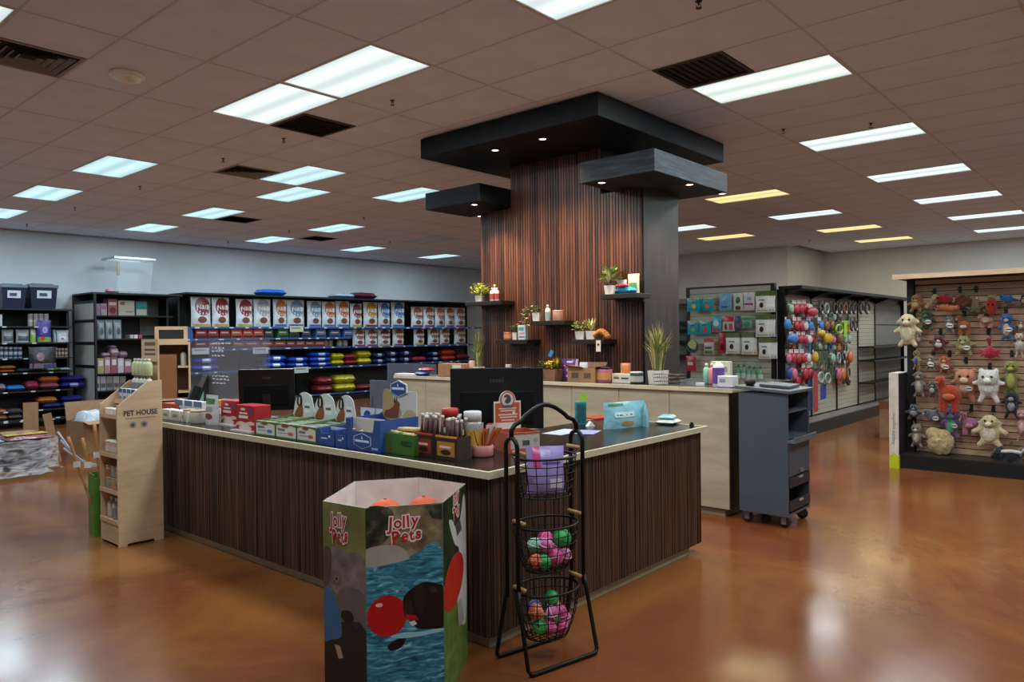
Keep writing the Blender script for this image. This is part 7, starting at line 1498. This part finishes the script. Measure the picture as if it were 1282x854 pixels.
def toy(fn, x0, x1, y0, y1, style, c, label, c2=None, out=.13, tagged=False, seed=0):
    a, b_ = fn(x0, y0), fn(x1, y1); X = 9.842-out; p, w_, h_ = onX(a[0], b_[0], a[1], b_[1], X); r = random.Random(seed+int(x0)); p.z -= h_*.06; w_ *= 1.16; h_ *= 1.12
    t = thing('plush_toy', label, 'plush toy', (X, p.y, p.z), MX, 'plush toys on the slatwall')
    mb = MB(); mb2 = MB(); mb3 = MB(); eyes = None; W2 = w_/2
    if style in ('hang', 'long', 'bear'):
        hr = min(w_*.34, h_*.22) if style != 'bear' else min(w_*.36, h_*.26); hz = h_-hr*1.15; bz = h_*(.45 if style != 'long' else .42); bh = h_*(.24 if style != 'long' else .32)
        mb.ell((0, -.02, hz), (hr, hr*.85, hr*.95), 12, 8); mb.ell((0, 0, bz), (w_*(.29 if style != 'bear' else .34), .065, bh*1.08), 12, 8)
        for s in (-1, 1):
            limb(mb, (s*w_*.15, 0, bz+bh*.55), (s*W2*.9, -.02, bz+bh*(.1 if style != 'bear' else .5)), w_*.1, w_*.085)
            limb(mb, (s*w_*.12, 0, bz-bh*.6), (s*w_*.27, -.02, w_*.1), w_*.115, w_*.1)
            if 'sheep' in label or 'dog' in label: mb.ell((s*hr*1.05, 0, hz-hr*.05), (hr*.45, hr*.16, hr*.28), 8, 6, Matrix.Rotation(s*.5, 3, 'Y'))
            elif 'frog' in label or 'turtle' in label: mb.ell((s*hr*.5, -.01, hz+hr*.85), (hr*.3, hr*.28, hr*.28), 8, 6)
            elif any(k in label for k in ('zebra', 'donkey', 'dragon')): mb.ell((s*hr*.5, 0, hz+hr*1.05), (hr*.18, hr*.14, hr*.55), 8, 6, Matrix.Rotation(s*.25, 3, 'Y'))
            elif 'monkey' in label: mb.ell((s*hr*1.05, 0, hz+hr*.1), (hr*.3, hr*.15, hr*.34), 8, 6)
            elif 'lion' in label:
                for q in range(7): an = PI*q/6*s; mb.ell((hr*1.0*math.sin(an), .015, hz+hr*1.0*math.cos(an)), (hr*.38, hr*.3, hr*.38), 8, 6)
            elif 'figure' in label: mb.ell((s*hr*.3, 0, hz+hr*.8), (hr*.62, hr*.6, hr*.25), 8, 6)
            elif 'penguin' in label or 'parrot' in label: mb.ell((0, 0, hz+hr*1.05), (hr*.2, hr*.15, hr*.35), 8, 6)
            elif 'pig' in label: mb.ell((s*hr*.75, -.02, hz+hr*.75), (hr*.3, hr*.16, hr*.36), 8, 6, Matrix.Rotation(s*.9, 3, 'Y'))
            else: mb.ell((s*hr*.7, 0, hz+hr*.75), (hr*.3, hr*.18, hr*.36), 8, 6)
        mb2.ell((0, -.02-hr*.75, hz-hr*.25), (hr*.45, hr*(.6 if any(k in label for k in ('zebra','donkey','sheep','fox')) else .35), hr*.35), 10, 6); mb3.ell((0, -.045, bz-bh*.05), (w_*.19, .035, bh*.7), 10, 8); eyes = [(s*hr*.38, -.02-hr*.8, hz+hr*.2, hr*.13) for s in (-1, 1)]
    elif style == 'stand':   # four-legged, seen from the side, head to the left
        bz = h_*.52; mb.ell((w_*.05, 0, bz), (w_*.38, .065, h_*.23), 12, 8); hr = min(w_*.2, h_*.2); mb.ell((-w_*.25, -.03, h_-hr*1.2), (hr, hr*.8, hr), 10, 8); limb(mb, (-w_*.2, 0, bz), (-w_*.25, -.02, h_-hr*1.2), hr*.7, hr*.6)
        for xx in (-.24, -.1, .18, .32): limb(mb, (w_*xx, 0, bz-.03), (w_*xx, -.01, w_*.09), w_*.1, w_*.085)
        limb(mb, (w_*.36, 0, bz+.03), (w_*.46, 0, bz-.06), w_*.05, w_*.03)
        for s in (-1, 1): mb.ell((-w_*.25+s*hr*.7, 0, h_-hr*.4), (hr*.3, hr*.2, hr*.4), 8, 6)
        (limb(mb2, (-w_*.33, -.07, h_-hr*1.4), (-w_*.4, -.09, h_-hr*2.8), hr*.3, hr*.2, 6) if 'elephant' in label else mb2.ell((-w_*.33, -.06, h_-hr*1.5), (hr*.5, hr*.4, hr*.35), 8, 6)); mb3.ell((w_*.05, -.045, bz-h_*.08), (w_*.22, .03, h_*.1), 10, 6); eyes = [(-w_*.25+s*hr*.4, -.03-hr*.75, h_-hr, hr*.13) for s in (-1, 1)]
    elif style == 'ring':
        pts = [(W2*.62*math.cos(2*PI*i/20), -.02, h_*.5+h_*.3*math.sin(2*PI*i/20)) for i in range(20)]
        for q in pts: mb.ell(q, (w_*.16, .045, h_*.17), 8, 6)
        limb(mb, (-W2*.6, -.03, h_*.3), (W2*.5, -.05, h_*.7), h_*.12, h_*.12)
    elif style == 'tube': limb(mb, (-W2*.7, -.02, h_*.15), (W2*.6, -.02, h_*.85), h_*.17, h_*.19, 7)
    elif style == 'grub':
        for i in range(5): s = i/4; mb.ell((-W2*.8+w_*.8*s, -.03, h_*.5+h_*.06*math.sin(s*6)), (w_*.13, .055, h_*.42*(.75+.25*math.sin(PI*s))), 10, 8)
        eyes = [(-W2*.85, -.08, h_*.6, .008), (-W2*.65, -.085, h_*.6, .008)]
    elif style == 'fruit':
        mb.ell((0, -.02, h_*.42), (W2*.7, .07, h_*.4), 14, 10); eyes = [(s*W2*.25, -.085, h_*.5, .01) for s in (-1, 1)]
        for i in range(6): an = 2*PI*i/6; limb(mb2, (0, -.02, h_*.82), (W2*.8*math.cos(an), -.02+.05*math.sin(an), h_*.86+.02*math.sin(an)), .014, .01, 5)
        limb(mb2, (0, -.02, h_*.8), (0, -.02, h_*.97), .013, .01, 4)
    elif style == 'bird':
        mb.ell((0, -.02, h_*.5), (W2*.65, .06, h_*.34), 12, 8); mb.ell((-W2*.55, -.04, h_*.68), (h_*.24, .045, h_*.24), 10, 8)
        limb(mb, (W2*.3, 0, h_*.5), (W2*.95, .02, h_*.42), h_*.17, h_*.1); limb(mb, (0, -.03, h_*.6), (W2*.5, -.05, h_*.9), h_*.12, h_*.08)
        limb(mb2, (-W2*.75, -.06, h_*.64), (-W2*1.0, -.07, h_*.6), .016, .006); eyes = [(-W2*.6, -.085, h_*.74, .009)]
    elif style == 'spiky':
        mb.ell((0, -.02, h_*.36), (w_*.22, .05, h_*.2), 12, 8); mb.ell((0, -.03, h_*.78), (w_*.1, .04, h_*.16), 10, 8); limb(mb, (0, -.02, h_*.4), (0, -.02, h_*.75), w_*.07, w_*.06)
        for i in range(9): an = -.4+(PI+.8)*i/8+PI; limb(mb, (w_*.1*math.cos(an), -.02, h_*.34), (W2*.92*math.cos(an), -.03, h_*.34+h_*.33*math.sin(an)), w_*.06, w_*.025, 6)
        eyes = [(s*w_*.05, -.068, h_*.82, .009) for s in (-1, 1)]
    elif style == 'fluffy':
        mb.ell((0, -.03, h_*.5), (W2*.8, .09, h_*.44), 14, 10); mb.ell((-W2*.45, -.02, h_*.78), (W2*.5, .08, h_*.22), 12, 8)
        for i in range(120):
            an = r.uniform(0, 6.28); el = r.uniform(-1.2, 1.2); d = Vector((math.cos(an)*math.cos(el), math.sin(an)*math.cos(el), math.sin(el))); q = Vector((d.x*W2*.8, -.03+d.y*.09, h_*.5+d.z*h_*.44)); limb(mb, q, q+d*.022, .011, .005, 3)
        eyes = None
    elif style == 'lie':
        mb.ell((W2*.1, -.02, h_*.4), (W2*.55, .085, h_*.36), 14, 9); mb.ell((-W2*.5, -.06, h_*.5), (W2*.26, .075, h_*.3), 12, 8); mb.ell((-W2*.74, -.09, h_*.4), (W2*.13, .045, h_*.14), 10, 6)
        for s in (-1, 1): mb.ell((-W2*.48+s*W2*.14, -.05, h_*.8), (W2*.07, .03, h_*.1), 8, 6)
        for i in range(8): q = i/7; mb.ell((W2*(.5+.42*q), .0, h_*(.4+.45*math.sin(q*1.6))), (W2*.13, .05, h_*.18), 10, 8)
        for xx in (-.3, -.05, .3, .5): limb(mb, (W2*xx, -.06, h_*.25), (W2*xx, -.1, h_*.09), h_*.12, h_*.1)
        for i in range(12): q = i/11; mb2.ell((-W2*.3+W2*.85*q, -.075+.01*q, h_*(.62+.04*math.sin(PI*q))), (W2*.06, .035, h_*.09), 8, 6)
        for i in range(7): q = i/6; mb2.ell((W2*(.55+.37*q), -.035, h_*(.5+.42*math.sin(q*1.5))), (W2*.06, .035, h_*.09), 8, 6)
        eyes = [(-W2*.62, -.128, h_*.56, .009), (-W2*.46, -.135, h_*.56, .009)]
    plush_part('body', mb, max(.009, min(w_, h_)*.05), plush(c), t)
    if mb2.v: plush_part('muzzle' if style in ('hang','long','bear','stand') else 'trim', mb2, .008, plush(c2 or '#cbb79b'), t)
    if mb3.v: obj('belly_patch', mb3, plush(c2 or '#cbb79b'), t, True)
    if eyes:
        for e in eyes: obj('eye', MB().ell(e[:3], (e[3],)*3, 8, 6), col('#0c0c0e', .2), t, True)
    if tagged:
        tg = obj('oval_tag', MB().prism(ellp(w_*.18, h_*.42, .032, .024, 16), -.105, -.102, 'y'), card('#d5d2ca'), t); decal('tag_band', rect(w_*.18-.026, w_*.18+.026, h_*.42-.006, h_*.42+.006), card('#1a1a1a'), tg, -.105)
    obj('peg', MB().tube([(0, out, h_*.93), (0, -.01, h_*.92)], .004, 5), BLACKM, t)
T_ = toy
T_(TA,115,242,200,332,'hang','#b07c38','mane-framed tan lion plush at the top left of the toy wall','#d9bd92')
T_(TA,260,352,195,302,'tube','#bfa981','cream plush bone hanging beside the lion')
T_(TA,362,472,185,272,'grub','#b02433','bright red and white plush roll above the orange caterpillar')
T_(TA,355,522,265,338,'grub','#b5602f','segmented orange caterpillar plush',out=.2)
T_(TA,497,632,188,297,'ring','#6d3f25','twisted brown pretzel plush')
T_(TA,580,742,283,337,'lie','#4f5f33','flat green crocodile plush under the tan card','#6f7f4a')
T_(TA,740,862,188,357,'fruit','#b3271f','red chilli plush with yellow green leaves and white tags','#a3a04a')
T_(TA,866,1000,185,272,'bird','#2f6fb3','bright blue bird plush at the top right','#c98f7a')
T_(TA,1030,1100,190,285,'hang','#232326','small black plush cut by the right edge at the top')
T_(TA,12,212,350,612,'long','#cdbb93','long shaggy cream sheep plush hanging off the left post','#e0d3b2',out=.3)
T_(TA,200,332,320,482,'hang','#3a5a38','dark green frog plush right of the cream sheep','#5a7a48',tagged=True)
T_(TA,400,505,365,502,'hang','#8f8a86','grey and white striped zebra plush','#c9c4be',tagged=True)
T_(TA,507,627,365,522,'stand','#a85c2a','orange and white striped fox plush','#d3c8bb')
T_(TA,686,812,350,462,'stand','#c08a72','peach pony plush with a green mane','#8fa58a')
T_(TA,860,992,353,562,'long','#2a63a5','plush figure in a bright blue suit','#c9a582',tagged=True)
T_(TA,1000,1090,390,500,'hang','#8a675a','dusty pink brown plush cut by the right edge')
T_(TA,150,245,500,605,'hang','#8c8070','grey beige plush below the cream sheep',out=.1)
T_(TA,298,440,525,662,'bear','#5c2326','maroon shaggy plush with white claws','#c9bdb0')
T_(TA,482,662,530,692,'bear','#85804a','olive green turtle plush','#a5a06a',tagged=True)
T_(TA,680,892,528,732,'spiky','#a81838','crimson plush lobster with a long neck')
T_(TA,980,1075,510,702,'bear','#c3bcab','off-white creature plush cut by the right edge','#a9a190')
T_(TA,145,226,650,802,'hang','#a8995a','small multicoloured parrot plush','#3f63a0')
T_(TA,250,346,690,812,'hang','#7d6f64','brown and white striped raccoon plush','#cfc6b8',tagged=True)
T_(TA,358,472,695,842,'hang','#a84c22','rust orange monkey plush','#d3a37a',tagged=True)
T_(TB,128,226,30,205,'long','#7f7368','grey brown monkey plush with long limbs','#b5a794')
T_(TB,235,312,100,212,'hang','#5a544e','grey raccoon plush with a black mask','#b5ada2')
T_(TB,292,472,68,312,'stand','#a83a1a','large orange red fox plush standing on its legs','#c26a3a',out=.3)
T_(TB,414,602,10,242,'bear','#c07a5c','coral pig plush with a white nose','#d9b39c',tagged=True)
T_(TB,574,772,14,247,'bear','#d6d2cb','fluffy white bear plush in the middle of the toy wall','#e3dfd8',out=.22)
T_(TB,764,902,-40,182,'long','#7d7a35','olive and yellow green frog plush','#a5a550')
T_(TB,770,902,170,357,'bear','#1a1e26','black and navy raccoon plush','#8f8f92')
T_(TB,85,196,263,372,'hang','#4a4d55','charcoal grey plush low on the left of the toy wall','#8f9098')
T_(TB,214,346,290,402,'bird','#5f6b78','blue grey shark plush above the fluffy hedgehog','#c9c5ba',tagged=True)
T_(TB,338,482,288,492,'long','#7a5590','purple dragon plush with rainbow tummy','#4fa583',tagged=True,out=.11)
T_(TB,468,592,322,478,'stand','#b0708c','pink elephant plush beside the purple dragon','#c993a8')
T_(TB,570,792,338,562,'long','#c7b48a','floppy cream sheep plush with white feet','#ddd3bd',out=.22)
T_(TB,862,960,308,524,'bear','#b58080','rose pink pig plush cut by the right edge','#cfa3a0')
T_(TB,108,212,403,562,'long','#8a8070','grey donkey plush low on the left','#c2b8a5')
T_(TB,234,432,438,622,'fluffy','#c2aa7a','fluffy cream hedgehog plush near the bottom')
zdk = .16
p, w_, h_ = onX(1120+690/5.69, 1120+950/5.69, 460+545/5.69, 460+690/5.69, 9.66)
toy(TB, 690, 950, 545, 690, 'lie', '#141519', 'black and white skunk plush lying at the bottom right of the toy wall', '#c9c9c6', .2)
t = thing('tag_card', 'tan cardboard toy tag hanging beside the pretzel plush', 'card', tuple(onX(*[TA(630,0)[0], TA(692,0)[0], TA(0,208)[1], TA(0,305)[1]], 9.72)[0]), MX)
q = onX(TA(630,0)[0], TA(692,0)[0], TA(0,208)[1], TA(0,305)[1], 9.72); obj('card', MB().box(-q[1]/2, q[1]/2, -.003, 0, 0, q[2]), card('#8f6d55'), t); obj('white_dot', MB().prism(ellp(q[1]*.25, q[2]*.9, .008, .012, 8), -.005, -.003, 'y'), WHITE, t); obj('peg', MB().tube([(0, .11, q[2]*.93), (0, -.01, q[2]*.92)], .004, 5), BLACKM, t)
tw = bpy.data.objects['toy_wall']
for (fn, x, y) in ((TA,775,500),(TA,918,320),(TA,380,500),(TA,965,680),(TA,590,735),(TA,455,680),(TA,320,670),(TA,785,785),(TB,420,285),(TB,550,295),(TB,705,300),(TA,575,340),(TA,330,170),(TA,540,155),(TA,672,150)):
    px, py = fn(x, y); q = PX(px, py, 9.842); obj('empty_peg', MB().box(-.016, .016, -.012, 0, -.03, .045).tube([(0,-.01,0),(0,-.13,0),(0,-.14,.012)], .005, 5), BLACK, tw, loc=(TYL-q.y, .382, q.z))
finish_plush()
